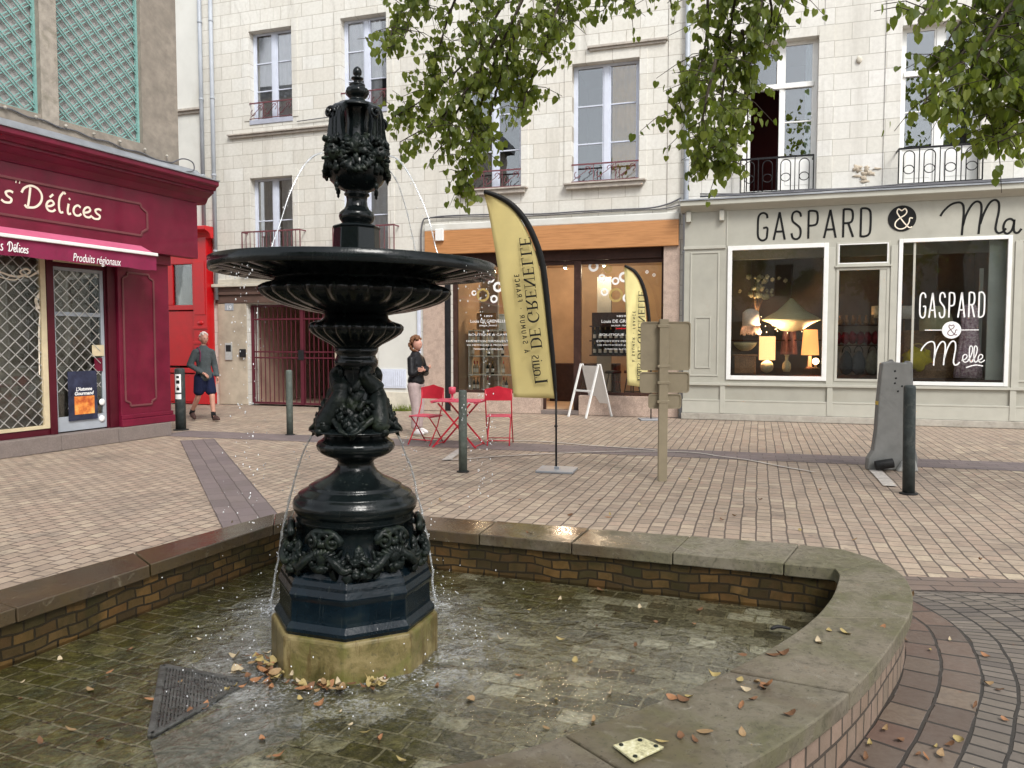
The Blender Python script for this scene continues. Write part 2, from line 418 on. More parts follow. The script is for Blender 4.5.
# ================================================================ ground, paving, basin
def sett_mat(name, cols, mortar, bw, bh, uv=False, ang=0.0, ms=.008, rough=.75, warm=None, wet=None, moss=None, bump=.6, joint2=None, offs=.5, dirt=(.12,.10,.085)):
    m = Mat(name)
    if uv: vec = m.tc('UV')
    else:
        mp = m.new('ShaderNodeMapping'); mp.inputs['Rotation'].default_value = (0, 0, ang); m.link(m.tc(), mp.inputs['Vector']); vec = mp.outputs[0]
    nz = m.new('ShaderNodeTexNoise'); nz.inputs['Scale'].default_value = 2.6; nz.inputs['Detail'].default_value = 3; m.link(vec, nz.inputs['Vector'])
    sb = m.new('ShaderNodeVectorMath', operation='SUBTRACT'); m.link(nz.outputs['Color'], sb.inputs[0]); sb.inputs[1].default_value = (.5, .5, .5)
    sc = m.new('ShaderNodeVectorMath', operation='SCALE'); sc.inputs['Scale'].default_value = .035; m.link(sb.outputs[0], sc.inputs[0])
    ad = m.new('ShaderNodeVectorMath', operation='ADD'); m.link(vec, ad.inputs[0]); m.link(sc.outputs[0], ad.inputs[1]); vec = ad.outputs[0]
    br = m.new('ShaderNodeTexBrick', offset=offs); br.offset_frequency = 2
    br.inputs['Scale'].default_value = 1; br.inputs['Brick Width'].default_value = bw; br.inputs['Row Height'].default_value = bh
    br.inputs['Mortar Size'].default_value = ms; br.inputs['Mortar Smooth'].default_value = .35
    br.inputs['Color1'].default_value = (0,0,0,1); br.inputs['Color2'].default_value = (1,1,1,1); br.inputs['Mortar'].default_value = (.5,.5,.5,1)
    m.link(vec, br.inputs['Vector'])
    c = m.ramp(br.outputs['Color'], [((i + .5) / len(cols), k) for i, k in enumerate(cols)])
    # wide continuous joint between the courses
    x, y, z = m.sep(vec)
    fr = m.math('FRACT', m.math('DIVIDE', y, bh)); dd = m.math('MINIMUM', fr, m.math('SUBTRACT', 1.0, fr))
    wide = m.ramp(dd, [(.0, .6), (.012, .5), (.028, 0.0)] if uv else [(.0, .88), (.03, .75), (.07, 0.0)])
    jf = m.math('MAXIMUM', br.outputs['Fac'], wide)
    big = m.noise(.35, 4, .6); fine = m.noise(38, 5, .65); mid = m.noise(5, 5, .65, dist=.3)
    if warm: c = m.mix(m.ramp(big, [(.38, 0.0), (.62, .55)]), c, warm)
    c = m.mix(m.ramp(fine, [(.35, .35), (.6, 0.0)]), c, tuple(v * .55 for v in cols[0]))
    c = m.mix(m.ramp(mid, [(.5, 0.0), (.75, .6)]), c, dirt)
    pt = m.noise(.8, 6, .7, dist=.8); c = m.mix(m.ramp(pt, [(.50, 0.0), (.66, .42)]), c, dirt); gm = m.noise(16, 2, .4); c = m.mix(m.ramp(gm, [(.71, 0.0), (.73, .6)]), c, (.10,.085,.075))
    if moss:
        mn = m.noise(1.5, 5, .7, dist=.5)
        c = m.mix(m.ramp(mn, [(.40, 0.0), (.56, .85)]), c, moss)
    c = m.mix(jf, c, mortar)
    h = m.math('SUBTRACT', m.math('MULTIPLY', fine, .3), jf)
    h = m.math('ADD', h, m.math('MULTIPLY', br.outputs['Color'], .25))
    if wet: m.set(color=c, rough=m.ramp(m.noise(wet[0], 4, .6, dist=.6), [(.42, wet[1]), (.6, rough)]))
    else: m.set(color=c, rough=m.ramp(fine, [(.3, rough - .15), (.7, min(1, rough + .1))]))
    m.bump(h, bump, .012)
    return m.m

PANG = R(17.8)     # courses run at right angles to the stone facade
def rot_uv(x, y):
    return x, y
M['setts'] = sett_mat('sandstone_setts', [(.32,.25,.185), (.45,.36,.27), (.27,.21,.16), (.41,.30,.225), (.49,.41,.30), (.35,.26,.195), (.38,.31,.24)], (.10,.075,.06), .155, .125,
                      ang=PANG + R(90), warm=(.37,.285,.225))
M['band'] = sett_mat('slate_grey_band', [(.17,.135,.135), (.20,.16,.155), (.15,.12,.12)], (.09,.07,.065), .34, .17, uv=True, ms=.006)
M['band_brown'] = sett_mat('brown_band_setts', [(.17,.125,.10), (.21,.155,.125), (.14,.105,.09)], (.06,.045,.04), .3, .11, uv=True, ms=.007)
M['ring_red'] = sett_mat('reddish_ring_setts', [(.115,.07,.053), (.15,.105,.08), (.095,.07,.056), (.175,.135,.10)], (.03,.024,.02), .21, .165, uv=True, ms=.009, wet=(2, .4))
M['ring_grey'] = sett_mat('grey_ring_setts', [(.13,.11,.09), (.20,.17,.14), (.10,.085,.075), (.16,.135,.11)], (.028,.024,.02), .095, .14, uv=True, ms=.009)

g = MB(); 
# one sheet out to the horizon, with a hole-free plane; finer near the camera is not needed
g.add([(-150, -60, 0), (150, -60, 0), (150, 240, 0), (-150, 240, 0)], [(0, 1, 2, 3)])
g.build('ground', M['setts'], kind='structure')

def strip(name, P0, P1, w0, w1, mat, z, **kw):
    """flat band between ground points P0 and P1, with UV along / across in metres"""
    a, b = Vector((P0[0], P0[1])), Vector((P1[0], P1[1])); d = (b - a); L = d.length; d.normalize(); n = Vector((-d.y, d.x))
    k = MB(); N = 12
    for i in range(N):
        s0, s1 = i / N, (i + 1) / N
        wa, wb = w0 + (w1 - w0) * s0, w0 + (w1 - w0) * s1
        p = [a + d * L * s0, a + d * L * s1]
        vs_ = [(p[0].x, p[0].y, z), (p[1].x, p[1].y, z), ((p[1] + n * wb).x, (p[1] + n * wb).y, z), ((p[0] + n * wa).x, (p[0] + n * wa).y, z)]
        k.add(vs_, [(0, 1, 2, 3)], uvs=[[(L * s0, 0), (L * s1, 0), (L * s1, wb), (L * s0, wa)]])
    return k.build(name, mat, **kw)

# long slate band parallel to the facades and the short one that leaves it towards the basin
a0, a1 = ground(186, 437), ground(1024, 471.5)
ext = (a1 - a0).normalized()
bw_ = .78
strip('paving_band', a0 - ext * .6, a1 + ext * 6, bw_, bw_, M['band'], .004, kind='structure')
c0, c1 = ground(180, 441), ground(221, 526)
d_ = (c1 - c0).normalized(); 
strip('paving_band', c0, c1 + d_ * .15, .52, .52, M['band'], .008, kind='structure')
e0, e1 = ground(912, 591.5), ground(1024, 595)
strip('paving_band', e0, e0 + (e1 - e0).normalized() * 7, .30, .30, M['band_brown'], .010, kind='structure')

# painted parking outline
M['line'] = plain('worn_white_road_paint', (.50,.46,.42), .8, .2, 30, .1, dirt=(.30,.24,.19))
def painted(name, pix, w, z=.013):
    pts = catmull([ground(*p) for p in pix], 6); k = MB(); vs_ = []
    for i, p in enumerate(pts):
        d = (pts[min(i+1, len(pts)-1)] - pts[max(i-1, 0)]).normalized(); n = Vector((-d.y, d.x, 0))
        vs_ += [(p - n*w/2) + Vector((0,0,z)), (p + n*w/2) + Vector((0,0,z))]
    k.add(vs_, [(2*i, 2*i+2, 2*i+3, 2*i+1) for i in range(len(pts)-1)])
    return k.build(name, M['line'], kind='structure')
painted('painted_line', [(446,461),(475,459),(500,457),(560,454),(600,452.5),(640,452),(690,453),(720,457),(750,461),(775,466),(815,473)], .045)
painted('painted_line', [(446,461),(458,452),(466,447)], .12)
painted('painted_line', [(490,441),(540,442),(590,446),(640,449.5),(668,452)], .05)
painted('painted_line', [(874,470),(884,480),(890,487)], .14)

# ---------------------------------------------------------------- basin outline
OUT = [(-3.15,3.09), (-1.80,5.77), (-1.69,5.93), (-1.42,5.95), (1.85,4.89), (2.08,4.78), (2.19,4.55), (2.185,4.23), (2.023,3.815), (1.742,3.386), (1.257,2.793),
       (.681,2.282), (0,1.92), (-.9,1.72), (-1.9,1.8), (-2.7,2.15), (-3.15,2.6), (-3.25,2.85)]
INN = [(-2.74,2.97), (-1.70,5.41), (-1.62,5.58), (-1.44,5.60), (1.60,4.465), (1.86,4.37), (1.85,4.29), (1.80,4.17), (1.604,3.815), (1.30,3.41), (.86,2.98),
       (.35,2.60), (-.15,2.32), (-.95,2.15), (-1.75,2.22), (-2.4,2.5), (-2.68,2.72), (-2.78,2.85)]
def dense(P):
    out = []
    n = len(P)
    for i in range(6): 
        a, b = Vector(P[i]), Vector(P[i+1]); k = 10 if (b - a).length > 1 else 2
        if i >= 6: break
        for j in range(k): out.append(a.lerp(b, j / k))
    arc = catmull([(p[0], p[1], 0) for p in P[6:]] + [(P[0][0], P[0][1], 0)], 8)
    return out + [Vector((p.x, p.y)) for p in arc[:-1]]
def dense_like(P, ref):
    out = []
    for i in range(6):
        a, b = Vector(P[i]), Vector(P[i+1]); k = 10 if (Vector(ref[i+1]) - Vector(ref[i])).length > 1 else 2
        for j in range(k): out.append(a.lerp(b, j / k))
    arc = catmull([(p[0], p[1], 0) for p in P[6:]] + [(P[0][0], P[0][1], 0)], 8)
    return out + [Vector((p.x, p.y)) for p in arc[:-1]]
DO, DI = dense(OUT), dense_like(INN, OUT); NB = len(DO)
HC, TC = .30, .075          # coping top and thickness
FLOOR = -.05
basin = empty('fountain_basin', (0, 0, 0), label='low stone basin wall with wide mossy coping around the water of the fountain', cat='basin')
m = Mat('wet_coping_stone')
isl = m.new('ShaderNodeNewGeometry').outputs['Random Per Island']
n1 = m.noise(3.0, 6, .65, dist=.5); n2 = m.noise(28, 5, .65); n3 = m.noise(1.1, 4, .6, dist=.6)
c = m.ramp(isl, [(0, (.125,.11,.08)), (.3, (.165,.145,.105)), (.6, (.14,.118,.085)), (1, (.19,.17,.13))])
c = m.mix(m.ramp(n1, [(.42, 0.0), (.62, .75)]), c, (.085,.085,.035))
c = m.mix(m.ramp(n3, [(.45, 0.0), (.7, .55)]), c, (.19,.165,.13))
c = m.mix(m.ramp(n2, [(.32, .6), (.5, 0.0)]), c, (.07,.062,.045))
x, y, z = m.sep(m.tc())
# soaked (splashed) part: the far and left sides near the jets
wetx = m.ramp(m.math('ADD', m.math('MULTIPLY', x, -.30), m.math('MULTIPLY', n3, 1.0)), [(.25, 0.0), (.50, 1.0)])
c = m.mix(m.math('MULTIPLY', wetx, .72), c, m.ramp(n1, [(.35, (.022,.011,.005)), (.65, (.065,.036,.016))]))
sp = m.noise(75, 2, .5); c = m.mix(m.ramp(sp, [(.66, 0.0), (.70, .8)]), c, (.03,.028,.02))
st_ = m.noise(9, 6, .75, dist=1.2); c = m.mix(m.ramp(st_, [(.55, 0.0), (.66, .6)]), c, (.05,.048,.028)); c = m.mix(m.ramp(st_, [(.28, .5), (.40, 0.0)]), c, (.30,.28,.22))
m.set(color=c, rough=m.mix(wetx, m.ramp(st_, [(.35, .16), (.50, .7)]), m.ramp(n1, [(.3, .06), (.7, .20)])))
m.set(spec=.30); m.bump(m.math('ADD', m.math('MULTIPLY', n2, .6), m.math('MULTIPLY', n1, .8)), .25, .006)
M['coping'] = m.m
cuts = [0, 4, 8, 12, 16, 19, 22, 25, 28, 30]   # indices where slabs meet
arc0 = [i for i in range(30, NB)]
joints = sorted(set([0, 3, 6, 10, 12, 14, 16, 18, 20, 22, 24, 28] + list(range(38, NB, 11))))
cm = MB()
for a, b in zip(joints, joints[1:] + [NB]):
    idx = [i % NB for i in range(a, b + 1)]
    O = [DO[i].copy() for i in idx]; I = [DI[i].copy() for i in idx]
    gap = .0035
    dO = (O[1] - O[0]).normalized(); dI = (I[1] - I[0]).normalized() if (I[1]-I[0]).length > 1e-6 else dO
    O[0] += dO * gap; I[0] += dI * gap
    dO = (O[-2] - O[-1]).normalized(); dI = (I[-2] - I[-1]).normalized() if (I[-2]-I[-1]).length > 1e-6 else dO
    O[-1] += dO * gap; I[-1] += dI * gap
    h = HC + random.uniform(-.003, .003)
    nn = len(idx)
    v = []
    for k in range(nn):
        v += [(O[k].x, O[k].y, h - TC), (O[k].x, O[k].y, h), (I[k].x, I[k].y, h), (I[k].x, I[k].y, h - TC)]
    f = []
    for k in range(nn - 1):
        p, q = 4*k, 4*(k+1)
        f += [(p, q, q+1, p+1), (p+1, q+1, q+2, p+2), (p+2, q+2, q+3, p+3), (p+3, q+3, q, p)]
    f += [(0, 1, 2, 3), (4*nn-1, 4*nn-2, 4*nn-3, 4*nn-4)]
    cm.add(v, f)
cm.build('coping', M['coping'], basin, bevel=.010, seg=2)
# lead grey mortar bed seen in the joints
def wall_ring(path, inset, z0, z1, thick):
    """vertical wall following the path; inset < 0 moves towards the inside; uv = length, height"""
    k = MB(); n = len(path); L = 0
    cen = sum((p for p in path), Vector((0, 0))) / n
    off = []
    for i in range(n):
        d = (path[(i+1) % n] - path[i-1]).normalized(); nr = Vector((-d.y, d.x))
        if (path[i] + nr * .1 - cen).length < (path[i] - cen).length: nr = -nr
        off.append((path[i] + nr * inset, path[i] + nr * (inset + thick)))
    for i in range(n):
        j = (i + 1) % n; seg = (off[j][0] - off[i][0]).length
        for q in (0, 1):
            a, b = off[i][q], off[j][q]
            k.add([(a.x, a.y, z0), (b.x, b.y, z0), (b.x, b.y, z1), (a.x, a.y, z1)], [(0, 1, 2, 3)], uvs=[[(L, z0), (L + seg, z0), (L + seg, z1), (L, z1)]])
        L += seg
    return k
M['inner_brick'] = stone_blocks('wet_mossy_bricks', [(.06,.036,.016), (.12,.062,.020), (.04,.026,.012), (.085,.055,.022), (.16,.088,.028), (.035,.03,.014)], None, (.022,.017,.010), .12, .058, .006, (.022,.018,.008), .95, uv=True, rough=.4, spec=.18, moss=(.028,.026,.010), warp=.09, bump=1.0)
M['outer_brick'] = stone_blocks('pinkish_wall_bricks', [(.22,.145,.105), (.30,.21,.165), (.17,.125,.095), (.26,.18,.14)], None, (.05,.038,.028), .105, .115, .007, (.10,.085,.05), .6, uv=True, rough=.8, warp=.03, bump=.9)
k = wall_ring(DI, .025, FLOOR - .02, HC - TC - .001, .10); k.build('inner_wall', M['inner_brick'], basin)
k = wall_ring(DO, -.03, -.02, HC - TC - .001, -.10); k.build('outer_wall', M['outer_brick'], basin)

# ---------------------------------------------------------------- floor of the basin
m = Mat('mossy_basin_setts')
mp = m.new('ShaderNodeMapping'); mp.inputs['Rotation'].default_value = (0, 0, PANG + R(4)); m.link(m.tc(), mp.inputs['Vector']); vec = mp.outputs[0]
nz = m.new('ShaderNodeTexNoise'); nz.inputs['Scale'].default_value = 3; nz.inputs['Detail'].default_value = 2; m.link(vec, nz.inputs['Vector'])
sb = m.new('ShaderNodeVectorMath', operation='SUBTRACT'); m.link(nz.outputs['Color'], sb.inputs[0]); sb.inputs[1].default_value = (.5, .5, .5)
sc = m.new('ShaderNodeVectorMath', operation='SCALE'); sc.inputs['Scale'].default_value = .045; m.link(sb.outputs[0], sc.inputs[0])
ad = m.new('ShaderNodeVectorMath', operation='ADD'); m.link(vec, ad.inputs[0]); m.link(sc.outputs[0], ad.inputs[1]); vec = ad.outputs[0]
br = m.new('ShaderNodeTexBrick', offset=.5); br.inputs['Scale'].default_value = 1
br.inputs['Brick Width'].default_value = .155; br.inputs['Row Height'].default_value = .115; br.inputs['Mortar Size'].default_value = .008; br.inputs['Mortar Smooth'].default_value = .4
br.inputs['Color1'].default_value = (0,0,0,1); br.inputs['Color2'].default_value = (1,1,1,1); br.inputs['Mortar'].default_value = (.5,.5,.5,1); m.link(vec, br.inputs['Vector'])
c = m.ramp(br.outputs['Color'], [(.1, (.08,.072,.045)), (.35, (.31,.295,.22)), (.6, (.16,.145,.095)), (.9, (.52,.51,.42))])
x, y, z = m.sep(m.tc())
nm = m.noise(1.7, 6, .7, dist=.6); nf = m.noise(34, 5, .7); nm2 = m.noise(6, 5, .7, dist=.4)
side = m.math('ADD', m.math('MULTIPLY', x, -.13), m.math('MULTIPLY', y, .055))
mf = m.ramp(m.math('ADD', nm, side), [(.60, 0.0), (.90, .85)])
c = m.mix(mf, c, m.ramp(nm2, [(.35, (.030,.034,.007)), (.5, (.10,.10,.018)), (.68, (.24,.22,.05))]))
c = m.mix(m.ramp(nf, [(.36, .6), (.55, 0.0)]), c, (.025,.024,.012))
c = m.mix(m.ramp(nm2, [(.60, 0.0), (.75, .5)]), c, (.26,.24,.19))
front = m.ramp(m.math('ADD', m.math('MULTIPLY', nm, .8), m.math('ADD', m.math('MULTIPLY', x, .16), m.math('MULTIPLY', y, -.16))), [(.0, 0.0), (.16, 1.0)])
c = m.mix(m.math('MULTIPLY', front, .30), c, (.30,.29,.26))  # front-right setts paler: sky and facade reflections painted into the colour
c = m.mix(br.outputs['Fac'], c, m.mix(front, m.ramp(nf, [(.38, (.03,.028,.014)), (.52, (.30,.28,.19))]), (.03,.027,.018)))  # light joints away from the front: their reflected glint painted into the mortar
m.set(color=c, rough=m.ramp(nf, [(.3, .05), (.7, .32)]))
h = m.math('SUBTRACT', m.math('MULTIPLY', nf, .5), m.math('MULTIPLY', br.outputs['Fac'], 1.2)); h = m.math('ADD', h, m.math('MULTIPLY', br.outputs['Color'], .6))
m.bump(h, .8, .014)
M['floor'] = m.m
fl = MB()
# grid of the floor so that it can undulate a little, kept inside the inner wall by building a fan of quads
cen = Vector((-.7, 3.8)); rings = 16
vs_ = [(cen.x, cen.y, FLOOR)]
for j in range(1, rings + 1):
    for i in range(NB):
        p = cen.lerp(DI[i] + (DI[i] - cen).normalized() * .06, j / rings)
        vs_.append((p.x, p.y, FLOOR + .004 * noise.noise(Vector((p.x * 1.5, p.y * 1.5, 0)))))
fs = [(0, 1 + i, 1 + (i + 1) % NB) for i in range(NB)]
for j in range(rings - 1):
    for i in range(NB):
        a = 1 + j * NB; b = 1 + (j + 1) * NB
        fs.append((a + i, b + i, b + (i + 1) % NB, a + (i + 1) % NB))
fl.add([(x_, y_, z_ + .062) for x_, y_, z_ in vs_], fs, True)
fl.build('basin_floor', M['floor'], None, kind='structure')

# the smooth slab channel that runs from the pedestal towards the camera
m = Mat('grey_channel_slab'); n1 = m.noise(4, 6, .7, dist=.5); n2 = m.noise(30, 4, .6)
c = m.ramp(n1, [(.3, (.09,.09,.075)), (.5, (.20,.20,.18)), (.7, (.30,.30,.28))]); c = m.mix(m.ramp(n2, [(.35, .5), (.55, 0.0)]), c, (.05,.05,.03))
m.set(color=c, rough=m.ramp(n1, [(.3, .08), (.7, .3)])); m.bump(n2, .5, .006); M['channel'] = m.m
def gp(px, py, z): 
    v = ground(px, py, z); return (v.x, v.y)
ch = MB(); zc = .021
ch.slab([gp(252,628,zc), gp(276,690,zc), gp(222,706,zc), gp(192,664,zc)], -.03, zc)
ch.slab([gp(277,692,zc), gp(306,694,zc), gp(300,735,zc), gp(205,768,zc), gp(158,768,zc), gp(150,741,zc), gp(222,709,zc)], -.03, zc)
ch.build('channel_slab', M['channel'], basin, bevel=.006)

# ---------------------------------------------------------------- water film
m = Mat('rippled_water'); m.n.remove(m.b)
x, y, z = m.sep(m.tc())
dx = m.math('ADD', x, .80); dy = m.math('SUBTRACT', y, 3.84)
dist = m.math('SQRT', m.math('ADD', m.math('MULTIPLY', dx, dx), m.math('MULTIPLY', dy, dy)))
n1 = m.noise(26, 4, .6, dist=.4); n2 = m.noise(7, 3, .5, dist=.8)
amp = m.ramp(dist, [(.0, 1.0), (.45, 1.0), (.62, .55), (.9, .12), (1.0, .08)])
sc_ = m.math('DIVIDE', dist, 2.2)
amp = m.ramp(sc_, [(.15, 1.0), (.5, .8), (.8, .35), (1.0, .2)])
bp = m.new('ShaderNodeBump'); bp.inputs['Distance'].default_value = .012
m.link(amp, bp.inputs['Strength']); m.link(m.math('ADD', m.math('MULTIPLY', n1, .6), m.math('MULTIPLY', n2, 1.6)), bp.inputs['Height'])
tr = m.new('ShaderNodeBsdfTransparent'); tr.inputs[0].default_value = (.90,.89,.82,1)
gl = m.new('ShaderNodeBsdfGlossy'); gl.inputs['Roughness'].default_value = .03; m.link(bp.outputs[0], gl.inputs['Normal'])
fr = m.new('ShaderNodeFresnel'); fr.inputs[0].default_value = 1.34; m.link(bp.outputs[0], fr.inputs['Normal'])
mx = m.new('ShaderNodeMixShader'); m.link(m.math('MINIMUM', m.math('MULTIPLY', fr.outputs[0], 2.2), 1.0), mx.inputs[0])
m.link(tr.outputs[0], mx.inputs[1]); m.link(gl.outputs[0], mx.inputs[2]); foam = m.new('ShaderNodeBsdfDiffuse'); foam.inputs[0].default_value = (.75,.78,.80,1)
fn_ = m.noise(60, 3, .7); near = m.ramp(dist, [(.40, .75), (.62, .45), (.95, 0.0)])
d2 = m.math('SQRT', m.math('ADD', m.math('POWER', m.math('ADD', x, 1.42), 2.0), m.math('POWER', m.math('SUBTRACT', y, 4.42), 2.0)))
d3 = m.math('SQRT', m.math('ADD', m.math('POWER', m.math('ADD', x, .46), 2.0), m.math('POWER', m.math('SUBTRACT', y, 4.55), 2.0)))
sp1 = m.ramp(m.math('MINIMUM', d2, d3), [(.03, 1.0), (.28, 0.0)])
ff = m.math('MULTIPLY', m.math('MAXIMUM', near, sp1), m.ramp(m.math('ADD', m.math('MULTIPLY', fn_, .6), m.math('MULTIPLY', n2, .4)), [(.49, .03), (.63, .52)]))
mf_ = m.new('ShaderNodeMixShader'); m.link(ff, mf_.inputs[0]); m.link(mx.outputs[0], mf_.inputs[1]); m.link(foam.outputs[0], mf_.inputs[2])
m.link(mf_.outputs[0], m.out.inputs[0])
M['water'] = m.m
wt = MB()
WZ = .030
wt.add([(cen.x, cen.y, WZ)] + [((DI[i] + (DI[i] - cen).normalized() * .04).x, (DI[i] + (DI[i] - cen).normalized() * .04).y, WZ) for i in range(NB)],
       [(0, 1 + i, 1 + (i + 1) % NB) for i in range(NB)])
wt.build('water', M['water'], None, kind='structure')

# ---------------------------------------------------------------- curved courses of setts around the basin
arc_i = list(range(26, 26 + 84)); arc_i = [i for i in arc_i if i < NB]
def offset_path(d):
    out = []
    for i in arc_i:
        t = (DO[(i+1) % NB] - DO[i-1]).normalized(); nr = Vector((-t.y, t.x))
        if (DO[i] + nr * .1 - cen).length < (DO[i] - cen).length: nr = -nr
        out.append(DO[i] + nr * d)
    return out
_bl = (e1 - e0).normalized(); _bn = Vector((-_bl.y, _bl.x, 0))
def clip_band(q):
    s = (Vector((q.x, q.y, 0)) - e0).dot(_bn)
    if s > .05: q = q - Vector((_bn.x, _bn.y)) * (s - .05)
    return q
def ring_sheet(d0, d1, mat, z, name, row0=0):
    A, B = [clip_band(q) for q in offset_path(d0)], [clip_band(q) for q in offset_path(d1)]; k = MB(); L = 0
    for i in range(len(A) - 1):
        seg = ((A[i+1] - A[i]).length + (B[i+1] - B[i]).length) / 2
        k.add([(A[i].x, A[i].y, z), (A[i+1].x, A[i+1].y, z), (B[i+1].x, B[i+1].y, z), (B[i].x, B[i].y, z)], [(0, 1, 2, 3)],
              uvs=[[(L, row0), (L + seg, row0), (L + seg, row0 + d1 - d0), (L, row0 + d1 - d0)]])
        L += seg
    return k.build(name, mat, kind='structure')
ring_sheet(-.03, .30, M['ring_red'], .006, 'ring_paving')
ring_sheet(.30, 2.65, M['ring_grey'], .006, 'ring_paving')
# ================================================================ the cast iron fountain
FX, FY = -.80, 3.84
def fz(py):                                    # height on the axis for an image row
    return at_y(355, py, FY).z
def fr_(px_half, z):                           # radius on the axis from a half width in pixels
    depth = FY * math.cos(PITCH) + (EYE - z) * math.sin(PITCH)
    return px_half * depth / F_PX
def prof(rows): 
    out = []
    for y, r in rows:
        z = fz(y); out.append((fr_(r, z), z))
    return out
m = Mat('black_green_cast_iron')
n1 = m.noise(5, 5, .65, dist=.3); n2 = m.noise(45, 4, .6); x, y, z = m.sep(m.tc())
c = m.ramp(n1, [(.3, (.003,.004,.0045)), (.6, (.006,.009,.0095)), (.8, (.014,.019,.017))])
low = m.ramp(m.math('MULTIPLY', z, .5), [(.22, 1.0), (.34, 0.0)])
c = m.mix(low, c, m.ramp(n1, [(.3, (.002,.005,.008)), (.6, (.004,.010,.015)), (.8, (.016,.022,.019))]))
streak = m.noise(3, 4, .6, vec=m.comb(m.math('MULTIPLY', x, 14), m.math('MULTIPLY', y, 14), m.math('MULTIPLY', z, 1.2)))
c = m.mix(m.ramp(streak, [(.62, 0.0), (.74, .35)]), c, (.06,.07,.06))
m.set(color=c, rough=m.ramp(n1, [(.3, .07), (.7, .26)]), spec=.28)
m.bump(m.math('ADD', m.math('MULTIPLY', n2, .25), n1), .3, .012); M['iron'] = m.m
M['iron_orn'] = plain('rough_cast_ornament', (.009,.013,.012), .32, .35, 22, .8, dirt=(.03,.04,.022))
m = Mat('mossy_yellow_plinth_stone'); n1 = m.noise(6, 6, .7, dist=.6); n2 = m.noise(40, 4, .6); n3 = m.noise(2.2, 4, .6, dist=1.0)
c = m.ramp(n1, [(.32, (.05,.045,.012)), (.46, (.12,.095,.03)), (.62, (.21,.165,.07)), (.8, (.11,.10,.03))])
c = m.mix(m.ramp(n3, [(.52, 0.0), (.64, .8)]), c, (.10,.10,.018)); c = m.mix(m.ramp(n2, [(.3, .6), (.45, 0.0)]), c, (.06,.05,.02))
x_, y_, z_ = m.sep(m.tc()); sk = m.noise(3, 5, .7, vec=m.comb(m.math('MULTIPLY', x_, 7), m.math('MULTIPLY', y_, 7), m.math('MULTIPLY', z_, 1.0))); c = m.mix(m.ramp(sk, [(.54, 0.0), (.62, .85)]), c, (.085,.055,.014))
m.set(color=c, rough=m.ramp(n1, [(.3, .35), (.7, .7)])); m.bump(n2, .4, .008); M['plinth'] = m.m

TILT = R(.85)
fo = empty('fountain', (FX, FY, 0), rot=(0, TILT, 0), label='tall black cast iron fountain with a wide upper bowl on a mossy octagonal stone plinth', cat='fountain')
def fmb(): k = MB(); return k
OCT = R(-85.4)
# plinth
k = fmb(); Rp = fr_(81.5, .1) / math.cos(R(8))
k.lathe([(Rp * 1.01, -.02), (Rp, .02), (Rp, .21), (Rp * .985, .228)], 8, phase=OCT, smooth=False)
k.build('plinth', M['plinth'], fo, bevel=.008)
# octagonal base
k = fmb()
def oct(rows, sm=False): k.lathe(prof(rows), 8, phase=OCT, smooth=sm)
oct([(624, 79.5), (616, 79), (612, 77), (609, 79), (606, 79), (601, 75), (598, 74.5), (582, 74), (579, 75.5), (576, 76.5), (573, 75), (570, 73.5), (567, 73), (563, 71), (561, 69), (556, 66), (552, 64)])
k.build('octagonal_base', M['iron'], fo, bevel=.006, seg=3)
# round drum behind the ornaments
k = fmb()
k.lathe(prof([(566, 66), (556, 62), (548, 56), (538, 52), (528, 51), (520, 53), (517, 57), (514, 58)]), 64)
for i in range(6):                              # fielded pilasters between the shells
    a = R(-78) + R(30) + i * R(60); rr = fr_(54, .7)
    k.M = Matrix.Rotation(a + math.pi / 2, 4, 'Z') @ Matrix.Translation((0, -rr, 0))
    k.box(-.045, .045, -.012, .03, fz(545), fz(519)); k.box(-.055, .055, -.020, .03, fz(523), fz(518)); k.box(-.03, .03, -.018, .03, fz(542), fz(527))
k.M = Matrix()
k.build('drum', M['iron'], fo, bevel=.003)
